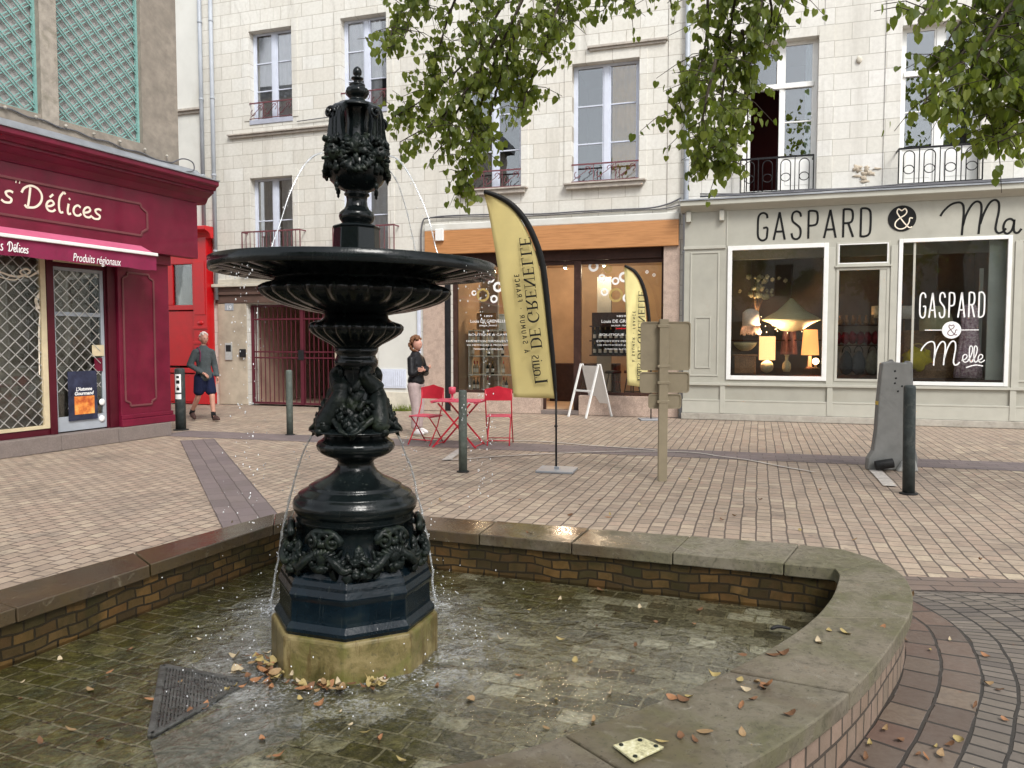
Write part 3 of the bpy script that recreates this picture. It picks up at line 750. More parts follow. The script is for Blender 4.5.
# shells, scrolls and leaves on the drum
def spiral(k, c, r0, turns, side, rt=.012, fwd=0.0, n=22):
    pts = []; rad = []
    for i in range(n):
        t = i / (n - 1); a = turns * 2 * math.pi * t; r = r0 * (1 - .82 * t)
        pts.append((c[0] + side * (r * math.cos(a) - r0), c[1] - fwd * t, c[2] + r * math.sin(a))); rad.append(rt * (1 - .45 * t))
    k.tube(pts, rad, 8); k.blob(pts[-1], rt * 1.25, 1)
k = fmb()
NO = 6
for i in range(NO):
    a = R(-78) + R(-28) + i * 2 * math.pi / NO + R(0)
    rr = fr_(58, .7)
    k.M = Matrix.Rotation(a + math.pi / 2, 4, 'Z') @ Matrix.Translation((0, -rr, 0))
    zc_ = fz(531); zb = fz(556)
    for sd in (-1, 1):
        spiral(k, (sd * .085, -.02, zc_ + .01), .068, 1.45, sd, .017, .02)
        pts = catmull([(sd * .02, -.03, zc_ - .03), (sd * .07, -.055, zc_ - .06), (sd * .115, -.045, zc_ - .10), (sd * .15, -.03, zc_ - .09)], 5)
        k.tube(pts, [.014 + .008 * math.sin(math.pi * j / (len(pts)-1)) for j in range(len(pts))], 7)
        for j in range(9):                       # acanthus lobes
            t = j / 8; u = sd * (.035 + .13 * t); q = zb + .035 + .03 * math.sin(t * 5)
            k.blob((u, -.035 - .018 * math.sin(t * 6), q), (.017 + .006 * random.random(), .014, .026), 1, .5, j + i * 9,
                   rot=Matrix.Rotation(sd * (.5 + t), 3, 'Y'))
    k.blob((0, -.035, zc_ - .055), (.036, .028, .05), 2, .25, i)         # bud
    for j in range(7): 
        a2 = R(-70 + j * 23.3)
        k.tube([(0, -.055, zb + .045), (math.sin(a2) * .045, -.058, zb + .045 - math.cos(a2) * .035)], [.006, .011], 6)
    k.blob((0, -.05, zb + .03), (.028, .03, .022), 2, .2, i + 3)
    # acanthus, shells and fruit covering the space between the scrolls
    for j in range(9):
        t = R(-64 + j * 16); L_ = .085
        k.tube([(.0, -.03, zb + .06), (math.sin(t) * L_ * .6, -.052, zb + .06 + math.cos(t) * L_ * .5), (math.sin(t) * L_, -.030, zb + .06 + math.cos(t) * L_ * .85)], [.008, .014, .007], 6)
    for j in range(34):
        u = random.uniform(-.17, .17); hh = random.uniform(-.01, .11) * (1 - abs(u) * 2)
        k.blob((u, -random.uniform(-.015, .035), zb + hh), (random.uniform(.008, .016), random.uniform(.010, .018), random.uniform(.020, .042)), 2, .7, j * 3 + i,
               rot=Matrix.Rotation(random.uniform(-1.3, 1.3), 3, 'Y') @ Matrix.Rotation(random.uniform(-.6, .6), 3, 'X'))
    k.M = Matrix.Rotation(a + math.pi / 2 + R(30), 4, 'Z') @ Matrix.Translation((0, -rr, 0))
    for sd in (-1, 1): spiral(k, (sd * .075, -.012, fz(527)), .042, 1.3, -sd, .012, .012)
    for j in range(16):
        t = j / 15; u = .05 * math.sin(j * 2.4) * t
        k.blob((u, -.02 - .03 * t, fz(534) - .12 * t), (.016 + .012 * t, .014, .024), 2, .6, j, rot=Matrix.Rotation(u * 12, 3, 'Y'))
k.M = Matrix()
k.build('shell_ornament', M['iron_orn'], fo)
# big torus, bell and neck
k = fmb()
k.lathe(prof([(516, 56), (514, 58), (511, 56.5), (509, 58), (505, 60.5), (500, 61), (496, 59.5), (493, 55.5), (491.5, 56), (490, 54), (487, 48), (485.5, 45), (484, 45.5), (482, 42), (479, 36), (475.5, 28), (471, 22), (466, 18.5), (461, 17.5), (459, 19), (457, 23), (455.5, 25)]), 72)
k.build('bell_base', M['iron'], fo)
k = fmb()
k.lathe(prof([(456, 25), (454.5, 29), (452, 33.5), (448.5, 37), (445, 38), (441, 36.5), (438.5, 32.5), (436.5, 31), (434, 31), (432, 29), (430.5, 44), (429.5, 46), (428.5, 44), (426, 36)]), 72,
        mod=lambda r, z, a, i: (r * (1 + (.02 * abs(math.sin(a * 12)) if 1 <= i <= 6 else 0)), z))
k.build('lower_torus', M['iron'], fo)
# dolphin column
k = fmb()
k.lathe(prof([(430, 30), (415, 26), (400, 22), (385, 20), (372, 19), (368, 19.5), (366, 21), (363, 21.5), (360, 21.5), (358, 20), (355, 19), (352, 21), (348, 22)]), 32)
k.build('column', M['iron'], fo)
k = fmb()
for i in range(4):
    a = R(-78) + R(45) + i * R(90) - R(8)
    k.M = Matrix.Rotation(a + math.pi / 2, 4, 'Z')
    z_ = lambda y: fz(y)
    r_ = lambda p: -fr_(p, 1.2)
    # body, head downwards, tail curling up the column
    pts = catmull([(.0, r_(41), z_(427)), (.0, r_(38), z_(420)), (.015, r_(31), z_(410)), (.035, r_(26), z_(398)), (.03, r_(23), z_(388)), (-.01, r_(22), z_(380)), (-.03, r_(21), z_(373)), (0, r_(21), z_(367))], 5)
    nn = len(pts); k.tube(pts, [.030 + .022 * math.sin(math.pi * min(1, j / nn * 1.7)) if j < nn * .55 else .045 * (1 - (j / nn - .55) * 1.7) + .004 for j in range(nn)], 10)
    k.blob((0, r_(39), z_(423)), (.046, .042, .036), 2, .25, i)            # head
    k.blob((.024, r_(44), z_(420)), .010, 1); k.blob((-.024, r_(44), z_(420)), .010, 1)
    k.tube([(0, r_(41), z_(427)), (0, r_(47), z_(430))], [.026, .018], 8)       # snout / spout
    for sd in (-1, 1):
        spiral(k, (sd * .085, r_(27), z_(408)), .048, 1.3, sd, .014, .01)
        pts = catmull([(sd * .02, r_(34), z_(415)), (sd * .07, r_(33), z_(421)), (sd * .12, r_(36), z_(427)), (sd * .155, r_(33), z_(430))], 4)
        k.tube(pts, [.022, .024, .022, .02, .018, .016, .014, .012, .011, .009, .008, .007, .006][:len(pts)], 7)
        for j in range(8):
            k.blob((sd * (.03 + .015 * j), r_(34 - j * .5) + .01 * (j % 2), z_(404 + j * 3)), (.014, .014, .03), 1, .5, j, rot=Matrix.Rotation(sd * .6, 3, 'Y'))
    for j in range(7): k.blob((random.uniform(-.03, .03), r_(21), z_(372 + j * 4)), (.014, .012, .026), 1, .5, j)
    # leaf between two dolphins
    k.M = Matrix.Rotation(a + math.pi / 2 + R(45), 4, 'Z')
    for j in range(9):
        t = j / 8
        k.blob((.018 * (-1) ** j, r_(21 + 19 * t * t), z_(384 + 44 * t)), (.020 + .012 * math.sin(t * 3), .012, .042), 2, .6, j + 5, rot=Matrix.Rotation(.5 * (-1) ** j, 3, 'Y') @ Matrix.Rotation(-.3, 3, 'X'))
    for j in range(6):
        k.blob(((-1) ** j * .045, r_(29 + 2 * j), z_(402 + j * 5)), (.014, .012, .034), 2, .7, j, rot=Matrix.Rotation(.8 * (-1) ** j, 3, 'Y'))
k.M = Matrix()
k.build('dolphin_group', M['iron_orn'], fo)
# small gadrooned cup under the bowl
k = fmb()
def gad(nl, amp, lo, hi):
    def f(r, z, a, i):
        return (r * (1 - (amp * (1 - abs(math.sin(a * nl / 2)) ** .6) if lo <= i <= hi else 0)), z)
    return f
k.lathe(prof([(350, 20), (347, 22), (344, 26), (341, 32), (337, 39), (333, 44.5), (329, 47), (326, 47), (323.5, 44.5), (322, 40), (320.5, 35), (318, 32), (314, 31)]), 120, mod=gad(20, .10, 1, 8))
k.build('lower_cup', M['iron'], fo)
k = fmb()
k.lathe(prof([(315, 31), (313.5, 38), (312, 48), (309.5, 60), (306, 73), (302, 84), (297, 92), (292.5, 95), (289, 94), (286.5, 90), (285, 84), (283.5, 80), (280, 78), (276, 80)]), 180, mod=gad(26, .12, 1, 9))
k.build('gadrooned_bowl', M['iron'], fo)
# wide shallow bowl: lobed soffit, plain upright rim
NLOB = 30
zr0, zr1 = 0, 0
rimR = .692
zt = at_y(355, 263.5, FY).z     # rim top
k = fmb()
pr = [(.385, zt - .085), (.42, zt - .082), (.52, zt - .068), (.60, zt - .052), (.645, zt - .045), (.675, zt - .052), (rimR - .004, zt - .058), (rimR, zt - .054), (rimR, zt - .003), (rimR - .006, zt), (rimR - .022, zt - .001), (rimR - .03, zt - .012), (.50, zt - .035), (.12, zt - .04), (.02, zt - .04)]
def lob(r, z, a, i):
    l = 1 - abs(math.sin(a * NLOB / 2)) ** .7
    if 1 <= i <= 4: return r, z + .028 * l
    if i == 5: return r * (1 - .012 * l), z + .018 * l
    return r, z
k.lathe(pr, 240, mod=lob)
k.build('wide_bowl', M['iron'], fo)
# standing water at the brim
# octagonal drum and baluster above the bowl
k = fmb()
k.lathe(prof([(262, 24), (256, 23.5), (229, 22.5), (227.5, 24), (226, 22), (224, 15)]), 8, phase=OCT + R(10), smooth=False)
k.build('upper_drum', M['iron'], fo, bevel=.004)
k = fmb()
k.lathe(prof([(226, 13.5), (224, 13.5), (222.5, 15), (220, 16.8), (217, 17.6), (213.5, 17), (211, 14.5), (209.5, 12.5), (206, 10.8), (201, 10), (197, 10.5), (195.5, 12.5), (194, 12.5), (192.5, 11), (190, 16), (187, 21), (183, 25), (178, 28), (172, 29.5), (166, 29), (160, 26), (154, 22), (150, 17), (140, 13), (125, 11.5), (112, 13), (107, 16)]), 48)
k.build('upper_baluster', M['iron'], fo)
# lid and finial
k = fmb()
k.lathe(prof([(110, 22), (108.5, 22.5), (107, 20.5), (105.5, 19.5), (103.5, 14), (101.5, 9.5), (100, 7.5), (98.5, 7.5), (97, 9.5), (95, 11.3), (92.5, 12), (90, 11.4), (87.8, 9), (86.8, 6.5), (85.6, 7.8), (84.6, 7.6), (83.8, 4.5), (81.5, 3.4), (80, 4.4), (79, 6.1), (78, 6.0), (77.2, 3.2), (76.2, 2.6), (74.5, 4.1), (72.5, 4.4), (70, 4.0), (68, 2.8), (66.4, .8)]), 40,
        mod=lambda r, z, a, i: (r * (1 - (.07 * abs(math.sin(a * 5)) if 8 <= i <= 12 else 0)), z))
k.build('finial', M['iron'], fo)
# four masks with S brackets and garlands
k = fmb(); kb = fmb()
for i in range(4):
    a = R(-78) + R(-47) + i * R(90)
    k.M = kb.M = Matrix.Rotation(a + math.pi / 2, 4, 'Z')
    r_ = lambda p: -fr_(p, 2.6)
    pts = catmull([(0, r_(13), fz(108.5)), (0, r_(19), fz(109)), (0, r_(24), fz(113)), (0, r_(27), fz(122)), (0, r_(27.5), fz(134)), (0, r_(28), fz(143)), (0, r_(32), fz(148))], 6)
    vv = []                                  # flat strap bracket
    for j, p in enumerate(pts):
        d = (pts[min(j+1, len(pts)-1)] - pts[max(j-1, 0)]).normalized(); n_ = Vector((0, -d.z, d.y))
        w_ = .026 + .024 * min(1, j / len(pts) * 1.3) + .004 * math.sin(j / len(pts) * 9)
        for sx, sy in ((-1,-1),(1,-1),(1,1),(-1,1)): vv.append(p + Vector((sx * w_, 0, 0)) + n_ * sy * .013)
    kb.add(vv, [(4*j+q, 4*j+(q+1) % 4, 4*j+4+(q+1) % 4, 4*j+4+q) for j in range(len(pts)-1) for q in range(4)] + [(3,2,1,0), tuple(4*len(pts)-4+q for q in range(4))])
    for sd in (-.012, .012): kb.tube([p + Vector((sd, -.012, 0)) for p in pts], .006, 5)
    spiral(kb, (.0, r_(29), fz(119)), .03, 1.2, 1, .010, .02)
    # face
    def face(p):
        q = p.copy(); q.x *= 1 - .22 * max(0, -p.z); 
        if p.y < 0: q.y *= 1.0 + .28 * math.exp(-((p.x / .22) ** 2 + ((p.z + .1) / .28) ** 2)) - .22 * (math.exp(-(((abs(p.x) - .36) / .2) ** 2 + ((p.z - .15) / .16) ** 2)))
        return q
    zc_ = fz(158); yc = r_(30)
    k.blob((0, yc, zc_), (.036, .042, .050), 3, fn=face)
    for sd in (-1, 1): k.blob((sd * .017, yc - .034, zc_ + .018), (.014, .008, .005), 1); k.blob((sd * .022, yc - .028, zc_ - .008), (.011, .010, .010), 1)
    for j in range(12): k.blob((random.uniform(-.04, .04), yc - .012 - random.random() * .02, zc_ + .034 + random.random() * .03), (.011, .012, .014), 2, .8, j)
    k.blob((0, yc - .043, zc_ - .034), (.014, .009, .006), 1)
    for j in range(15):                         # curls of hair round the face
        t = -2.3 + 4.6 * j / 14
        k.blob((math.sin(t) * .054, yc + .012, zc_ + math.cos(t) * .062), (random.uniform(.012,.022), .02, random.uniform(.014,.028)), 2, .8, j + i, rot=Matrix.Rotation(t,3,'Y'))
    for j in range(10):
        t = -1.7 + 3.4 * j / 9
        k.blob((math.sin(t) * .072, yc + .03, zc_ + .014 + math.cos(t) * .068), (random.uniform(.012,.024), .024, random.uniform(.014,.03)), 2, .8, j + i, rot=Matrix.Rotation(t,3,'Y'))
    for j in range(9): k.blob((random.uniform(-.03, .03), yc + .005, zc_ - .055 - random.random() * .035), (.014, .02, .024), 1, .4, j)   # beard
    k.tube([(0, yc - .05, zc_ - .036), (0, yc - .072, zc_ - .044)], .008, 8)
    k.blob((0, r_(27), fz(189)), (.013, .013, .020), 1); k.tube([(0, r_(27), fz(185)), (0, r_(25), fz(178))], .006, 6); k.blob((0, r_(27), fz(193)), (.008, .008, .014), 1)
    # garland to the next mask
    k.M = Matrix.Rotation(a + math.pi / 2 + R(45), 4, 'Z')
    for j in range(22):
        t = -1 + 2 * j / 21; an = t * R(38)
        rr = fr_(31, 2.5) * (1 - .02 * random.random())
        k.blob((math.sin(an) * rr, -math.cos(an) * rr, fz(176) + .10 * t * t), (random.uniform(.010,.02), .014, random.uniform(.016,.03)), 2, .9, j, rot=Matrix.Rotation(random.uniform(-1.2,1.2),3,'Y'))
    for j in range(9): k.blob((random.uniform(-.04, .04), r_(29), fz(158) + random.uniform(-.04, .05)), (.014, .014, .035), 1, .5, j, rot=Matrix.Rotation(random.uniform(-.4, .4), 3, 'Y'))
    k.blob((0, r_(28), fz(150)), (.026, .02, .05), 2, .3, 3)
k.M = kb.M = Matrix()
k.build('mask', M['iron_orn'], fo)
kb.build('scroll_bracket', M['iron'], fo, bevel=.003)

# ---------------------------------------------------------------- jets and drops
m = Mat('falling_water'); m.n.remove(m.b)
tr = m.new('ShaderNodeBsdfTransparent'); tr.inputs[0].default_value = (.93,.95,.96,1)
gl = m.new('ShaderNodeBsdfGlossy'); gl.inputs['Roughness'].default_value = .12
df = m.new('ShaderNodeBsdfDiffuse'); df.inputs[0].default_value = (.8,.82,.84,1)
m1 = m.new('ShaderNodeMixShader'); m1.inputs[0].default_value = .45; m.link(gl.outputs[0], m1.inputs[1]); m.link(df.outputs[0], m1.inputs[2])
m2 = m.new('ShaderNodeMixShader'); m.link(m.ramp(m.noise(30, 3), [(.35, .22), (.65, .75)]), m2.inputs[0]); m.link(tr.outputs[0], m2.inputs[1]); m.link(m1.outputs[0], m2.inputs[2])
m.link(m2.outputs[0], m.out.inputs[0]); M['jet'] = m.m
m = Mat('bright_drop'); m.set(color=(.86,.88,.90), rough=.08, spec=.8); m.set(trans=.35, ior=1.33); M['drop'] = m.m
def jet(name, start, vel, t1, r0, r1, label, n=26, breakup=.0):
    pts = []; rad = []
    s0 = Vector(start); v0 = Vector(vel)
    s0 = s0 + Vector((s0.z * math.sin(TILT), 0, 0))
    for i in range(n):
        t = t1 * i / (n - 1); p = s0 + v0 * t + Vector((0, 0, -4.905 * t * t))
        w = breakup * i / n
        p += Vector((noise.noise(p * 9), noise.noise(p * 9 + Vector((5, 0, 0))), 0)) * w
        pts.append(p); rad.append((r0 + (r1 - r0) * i / (n - 1)) * (1 + .55 * noise.noise(Vector((i * .9, r0 * 900, 0)))))
    k = MB(); k.tube(pts, rad, 7)
    k.build(name, M['jet'], None, label=label, cat='water jet', group='jets of the fountain')
    return pts
AX = Vector((FX, FY, 0))
def dirv(a): return Vector((math.cos(a), math.sin(a), 0))
jets = []
labs = ['thin water jet arching left from the upper mask into the wide bowl', 'thin water jet arching right and outermost from the upper mask into the wide bowl',
        'faint water jet falling at the right between the pillar and the outermost upper jet', 'thin water jet hidden largely behind the urn of the fountain']
zj = fz(162)
for i, (a, sp) in enumerate([(R(-125), 1.0), (R(-35), 1.0), (R(55), .75)]):
    st = AX + dirv(a) * .215 + Vector((0, 0, zj))
    jets.append(jet('water_jet', st, dirv(a) * 1.02 * sp + Vector((0, 0, -.15)), .315, .005, .0026, labs[i], breakup=.01))
zl = fz(431)
lab2 = ['long water jet falling at the left from the dolphin column into the basin', 'long water jet falling at the right from the dolphin column into the basin']
lows = []
for i, a in enumerate([R(138), R(66)]):
    st = AX + dirv(a) * .245 + Vector((0, 0, zl))
    lows.append(jet('water_jet', st, dirv(a) * (1.2, 1.12)[i] + Vector((0, 0, .12)), .49, .0052, .0075, lab2[i], n=34, breakup=.02))
# drops: along the jets, dripping off the brim, and spray above the water
k = MB()
def drop(p, r): k.blob(p, (r, r, r * random.uniform(1.0, 1.9)), 1)
for P in jets + lows:
    for _ in range(16):
        i = random.randrange(len(P)//2, len(P)); drop(P[i] + Vector([random.gauss(0, .012) for _ in range(3)]), random.uniform(.0015, .0035))
for P in lows:
    for _ in range(45):
        i = random.randrange(len(P)//3, len(P)); drop(P[i] + Vector([random.gauss(0, .035) for _ in range(3)]), random.uniform(.0015, .004))
for a0, n_ in ((R(-121), 70), (R(-127), 45), (R(-138), 8), (R(-35), 30), (R(-25), 40), (R(-14), 60), (R(150), 25), (R(30), 40)):
    for _ in range(n_):
        a = a0 + random.gauss(0, .032); zz = zt - .05 - random.random() ** 1.5 * 1.15
        drop(AX + Vector((.035, 0, 0)) + dirv(a) * (rimR - .01 + random.gauss(0, .012)) + Vector((0, 0, zz)), random.uniform(.0012, .0036))
for _ in range(150):
    a = random.uniform(-math.pi, math.pi); d = .5 + abs(random.gauss(0, .28))
    drop(AX + dirv(a) * d + Vector((0, 0, .04 + abs(random.gauss(0, .14)))), random.uniform(.0015, .004))
for P in lows:
    for _ in range(50):
        drop(P[-1] + Vector((random.gauss(0, .09), random.gauss(0, .09), -P[-1].z + .04 + abs(random.gauss(0, .09)))), random.uniform(.0015, .0035))
k.build('water_drops', M['drop'], None, label='white water drops falling round the fountain bowl', cat='water drops', kind='stuff')
# ================================================================ long stone facade (frame FA)
# local coordinates of every part: x along the facade, y into the building, z up
def wall_mb(x0, x1, z0, z1, holes, th, y0=0.0, k=None):
    """wall with rectangular openings, a clean shell with reveals"""
    k = k or MB()
    xs = sorted(set([x0, x1] + [min(max(h[i], x0), x1) for h in holes for i in (0, 1)]))
    zs = sorted(set([z0, z1] + [min(max(h[i], z0), z1) for h in holes for i in (2, 3)]))
    def solid(i, j):
        if i < 0 or j < 0 or i >= len(xs)-1 or j >= len(zs)-1: return False
        cx, cz = (xs[i]+xs[i+1])/2, (zs[j]+zs[j+1])/2
        return not any(h[0] < cx < h[1] and h[2] < cz < h[3] for h in holes)
    for i in range(len(xs)-1):
        for j in range(len(zs)-1):
            if not solid(i, j): continue
            a, b, c, d = xs[i], xs[i+1], zs[j], zs[j+1]
            k.add([(a,y0,c),(b,y0,c),(b,y0,d),(a,y0,d)], [(0,1,2,3)])
            k.add([(a,y0+th,c),(b,y0+th,c),(b,y0+th,d),(a,y0+th,d)], [(3,2,1,0)])
            if not solid(i-1, j): k.add([(a,y0,c),(a,y0+th,c),(a,y0+th,d),(a,y0,d)], [(0,3,2,1)])
            if not solid(i+1, j): k.add([(b,y0,c),(b,y0+th,c),(b,y0+th,d),(b,y0,d)], [(0,1,2,3)])
            if not solid(i, j-1): k.add([(a,y0,c),(b,y0,c),(b,y0+th,c),(a,y0+th,c)], [(0,3,2,1)])
            if not solid(i, j+1): k.add([(a,y0,d),(b,y0,d),(b,y0+th,d),(a,y0+th,d)], [(0,1,2,3)])
    return k
def bx(parent, name, mat, boxes, bevel=0.0, **kw):
    k = MB()
    for b in boxes: k.box(*b)
    return k.build(name, mat, parent, bevel=bevel, **kw)
def room(parent, x0, x1, z0, z1, y0, y1, mat, name='room_interior', fmat=None):
    """five inner faces of a room behind an opening"""
    k = MB()
    k.add([(x0,y1,z0),(x1,y1,z0),(x1,y1,z1),(x0,y1,z1)], [(0,1,2,3)])
    k.add([(x0,y0,z0),(x0,y1,z0),(x0,y1,z1),(x0,y0,z1)], [(0,1,2,3)]); k.add([(x1,y0,z0),(x1,y1,z0),(x1,y1,z1),(x1,y0,z1)], [(3,2,1,0)])
    k.add([(x0,y0,z0),(x1,y0,z0),(x1,y1,z0),(x0,y1,z0)], [(0,1,2,3)]); k.add([(x0,y0,z1),(x1,y0,z1),(x1,y1,z1),(x0,y1,z1)], [(3,2,1,0)])
    return k.build(name, mat, parent)

stone_house = empty('stone_house', FA.o, FA.a, label='long cream ashlar house with two floors of French windows behind the fountain', cat='building')
shop_house = empty('shop_house', FA.o, FA.a, label='pale ashlar house with a sage green shopfront lettered GASPARD on the right', cat='building')
white_house = empty('white_house', FA.o, FA.a, label='narrow whitewashed house with a bright red shopfront between burgundy shop and stone house', cat='building')
UL = FA(206, 250)[0]         # left end of the stone house
UG = FA(216, 350)[0]
TOPZ = 11.5
# openings
def opn(x0, y0, x1, y1): return FA.rect(x0, y0, x1, y1)
W1 = opn(249.5, 29, 292, 119); W2 = opn(341, 13, 386.5, 105)
W3 = list(opn(251, 177, 293, 262)); W4 = list(opn(341, 166, 388, 258))
W6 = opn(572, 61, 639, 182); W5 = list(opn(466, 86, 521, 190)); 
W2 = (W2[0], W2[1], W1[2], W1[3]); W5[2], W5[3] = W6[2], W6[3]; W4[2], W4[3] = W3[2], W3[3]
GATE = opn(248, 303, 335, 406); GATE = (GATE[0], GATE[1], 0.0, GATE[3])
sx0, sx1 = FA(451, 330)[0], FA(663, 330)[0]
SHOP = (sx0, sx1, 0.0, FA(557, 249)[1])
holes = [W1, W2, W3, W4, W5, W6, GATE, SHOP]
k = wall_mb(UL, 0.0, -.05, TOPZ, holes, .42); k.build('wall', M['stone_a'], stone_house)
bx(stone_house, 'roof', M['rust_slate'], [(UL, 0.0, -.35, .1, TOPZ, TOPZ + .25), (UL, 0.0, 0, 7, TOPZ + .05, TOPZ + .3)])
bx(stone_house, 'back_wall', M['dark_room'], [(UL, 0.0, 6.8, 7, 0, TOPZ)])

def curtain_mb(x0, x1, z0, z1, y, folds=6, amp=.02):
    k = MB(); n = folds * 6; v = []
    for i in range(n + 1):
        x = x0 + (x1 - x0) * i / n; yy = y + amp * math.sin(i / 6 * 2 * math.pi) + amp * .4 * math.sin(i * 1.7)
        v += [(x, yy, z0), (x, yy, z1)]
    k.add(v, [(2*i, 2*i+2, 2*i+3, 2*i+1) for i in range(n)], True); return k
def casement(parent, W, cols, rows, frame, pane, depth=.22, fw=.055, cw=.11, sill=True, room_mat=None, curt=None, transom=None, panel=0.0, open_left=False, rail=None, half=None):
    depth = min(depth, .17)
    """two-leaf window: frame mesh > panes, curtains"""
    x0, x1, z0, z1 = W; y = depth; t = .06
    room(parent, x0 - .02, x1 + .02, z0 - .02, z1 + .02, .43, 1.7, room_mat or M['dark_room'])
    k = MB(); xm = (x0 + x1) / 2
    k.box(x0, x0 + fw, y, y + t, z0, z1); k.box(x1 - fw, x1, y, y + t, z0, z1)
    k.box(x0 + fw, x1 - fw, y, y + t, z1 - fw, z1); k.box(x0 + fw, x1 - fw, y - .01, y + t, z0, z0 + fw * 1.3)
    if not open_left: k.box(xm - cw/2, xm + cw/2, y - .012, y + t, z0 + fw * 1.3, z1 - fw)
    spans = [(x0 + fw, xm - cw/2), (xm + cw/2, x1 - fw)]
    zt_ = z1 - fw; zb = z0 + fw * 1.3
    if transom:
        k.box(x0 + fw, x1 - fw, y - .03, y + t, transom - .05, transom + .05)
        if open_left: k.box(xm - cw/2, xm + cw/2, y - .012, y + t, transom + .05, z1 - fw); k.box(xm - cw*.1, xm + cw/2, y - .012, y + t, z0 + fw, transom - .05)
        zt_ = transom - .05
    if panel:
        for i, (a, b) in enumerate(spans):
            if open_left and i == 0: continue
            k.box(a, b, y + .01, y + t - .01, zb, zb + panel); k.box(a, b, y - .004, y + t, zb + panel, zb + panel + .05)
            k.box(a + .06, b - .06, y + .002, y + .02, zb + .08, zb + panel - .06)
        zb += panel + .05
    for i, (a, b) in enumerate(spans):
        if open_left and i == 0: continue
        st = .035
        k.box(a, a + st, y + .006, y + t - .006, zb, zt_); k.box(b - st, b, y + .006, y + t - .006, zb, zt_)
        for j in range(1, rows):
            z = zb + (zt_ - zb) * j / rows; k.box(a + st, b - st, y + .008, y + t - .008, z - .014, z + .014)
        if transom: k.box(a, a + st, y+.006, y+t-.006, transom+.05, z1-fw); k.box(b - st, b, y+.006, y+t-.006, transom+.05, z1-fw)
    w = k.build('window', frame, parent, bevel=.004)
    for i, (a, b) in enumerate(spans):
        if not (open_left and i == 0):
            kk = MB(); kk.box(a + .01, b - .01, y + .028, y + .034, zb, zt_); kk.build('pane', pane[i] if isinstance(pane, list) else pane, w)
        if transom: kk = MB(); kk.box(a + .01, b - .01, y + .028, y + .034, transom + .05, z1 - fw); kk.build('pane', pane[i] if isinstance(pane, list) else pane, w)
    for c in (curt or []):
        cx0, cx1, cm_ = c[:3]; zlo = zb if len(c) < 4 else c[3]
        curtain_mb(x0 + (x1 - x0) * cx0, x0 + (x1 - x0) * cx1, zlo, z1 - .05, y + .065, max(2, int(7 * (cx1 - cx0) * (x1 - x0)))).build('curtain', cm_, w)
    return w
casement(stone_house, W1, 2, 3, M['bluewhite'], M['glass'], curt=[(.05, .95, M['curtain'])])
casement(stone_house, W2, 2, 3, M['bluewhite'], M['glass'], curt=[(.05, .40, M['curtain']), (.55, .80, M['curtain'])])
casement(stone_house, W3, 2, 2, M['bluewhite'], M['glass'], curt=[(.10, .48, M['curtain']), (.62, .95, M['curtain'])])
casement(stone_house, W4, 2, 2, M['bluewhite'], M['glass'], curt=[(.05, .95, M['curtain'])])
casement(stone_house, W5, 2, 3, M['bluewhite'], M['glass_dark'], curt=[(.05, .45, M['grey_curtain'])])
casement(stone_house, W6, 2, 3, M['bluewhite'], [M['glass_dark'], M['glass']], curt=[(.58, .95, M['yellow_curtain'])])

# surrounds: a flat band proud of the wall round each opening and splayed lintel stones
def surround(parent, W, mat, bw=.17, lint=.30, vous=True, sides=True, prd=.018):
    x0, x1, z0, z1 = W; k = MB()
    if sides:
        k.box(x0 - bw, x0 - .001, -prd, .0, z0, z1 + bw * .9); k.box(x1 + .001, x1 + bw, -prd, .0, z0, z1 + bw * .9)
        k.box(x0 - .001, x1 + .001, -prd, .0, z1, z1 + bw * .9)
    o = k.build('window_surround', mat, parent, bevel=.006)
    if vous:
        k = MB(); n = 7; zc = z1 + bw * .9 + .004; xm = (x0 + x1) / 2
        for i in range(n):
            a = (i / n - .5) * (x1 - x0 + bw * 1.2); b = ((i + 1) / n - .5) * (x1 - x0 + bw * 1.2)
            g_ = .005
            k.prism([(xm + a + g_, zc), (xm + b - g_, zc), (xm + b * 1.45 - g_, zc + .62), (xm + a * 1.45 + g_, zc + .62)], -.006, 0.0)
        k.build('lintel_stones', mat, parent)
for W in (W1, W2, W3, W4, W5, W6): surround(stone_house, W, M['stone_a'])
def sill(parent, W, mat, out=.16, h=.09, ext=.16):
    x0, x1, z0, z1 = W
    bx(parent, 'window_sill', mat, [(x0 - ext, x1 + ext, -out, .2, z0 - .035, z0 + .002), (x0 - ext + .05, x1 + ext - .05, -out + .04, -.02, z0 - .035 - h, z0 - .036)], .006)
sill(stone_house, W6, M['stone_ledge']); sill(stone_house, W5, M['stone_ledge'])
for W in (W1, W2): bx(stone_house, 'window_sill', M['greyblue'], [(W[0] - .01, W[1] + .01, -.02, .2, W[2] - .10, W[2] + .01)], .006)
# moulded ledges
l0, z_l = FA(229, 134)[0], FA(285, 130)[1]
bx(stone_house, 'ledge', M['stone_ledge'], [(l0, FA(352, 120)[0], -.10, 0, z_l - .04, z_l), (l0 + .04, FA(352, 120)[0] - .02, -.06, 0, z_l - .10, z_l - .041)], .008)
h0 = FA.rect(588, 44, 668, 46)
bx(stone_house, 'ledge', M['stone_ledge'], [(FA(588, 50)[0], FA(668, 42)[0], -.09, 0, h0[3] - .02, h0[3] + .03), (FA(590, 50)[0], FA(666, 42)[0], -.05, 0, h0[3] - .07, h0[3] - .021)], .006)
zb_ = FA(640, 190)[1]
# raised vertical strips of the masonry
for q_ in ((FA(668, 120)[0], FA(679, 120)[0], -.02, 0, 4.0, TOPZ - .5), (UL + .02, UL + .32, -.02, 0, 2.9, TOPZ - .5)): bx(stone_house, 'corner_strip', M['stone_a'], [q_], .004)

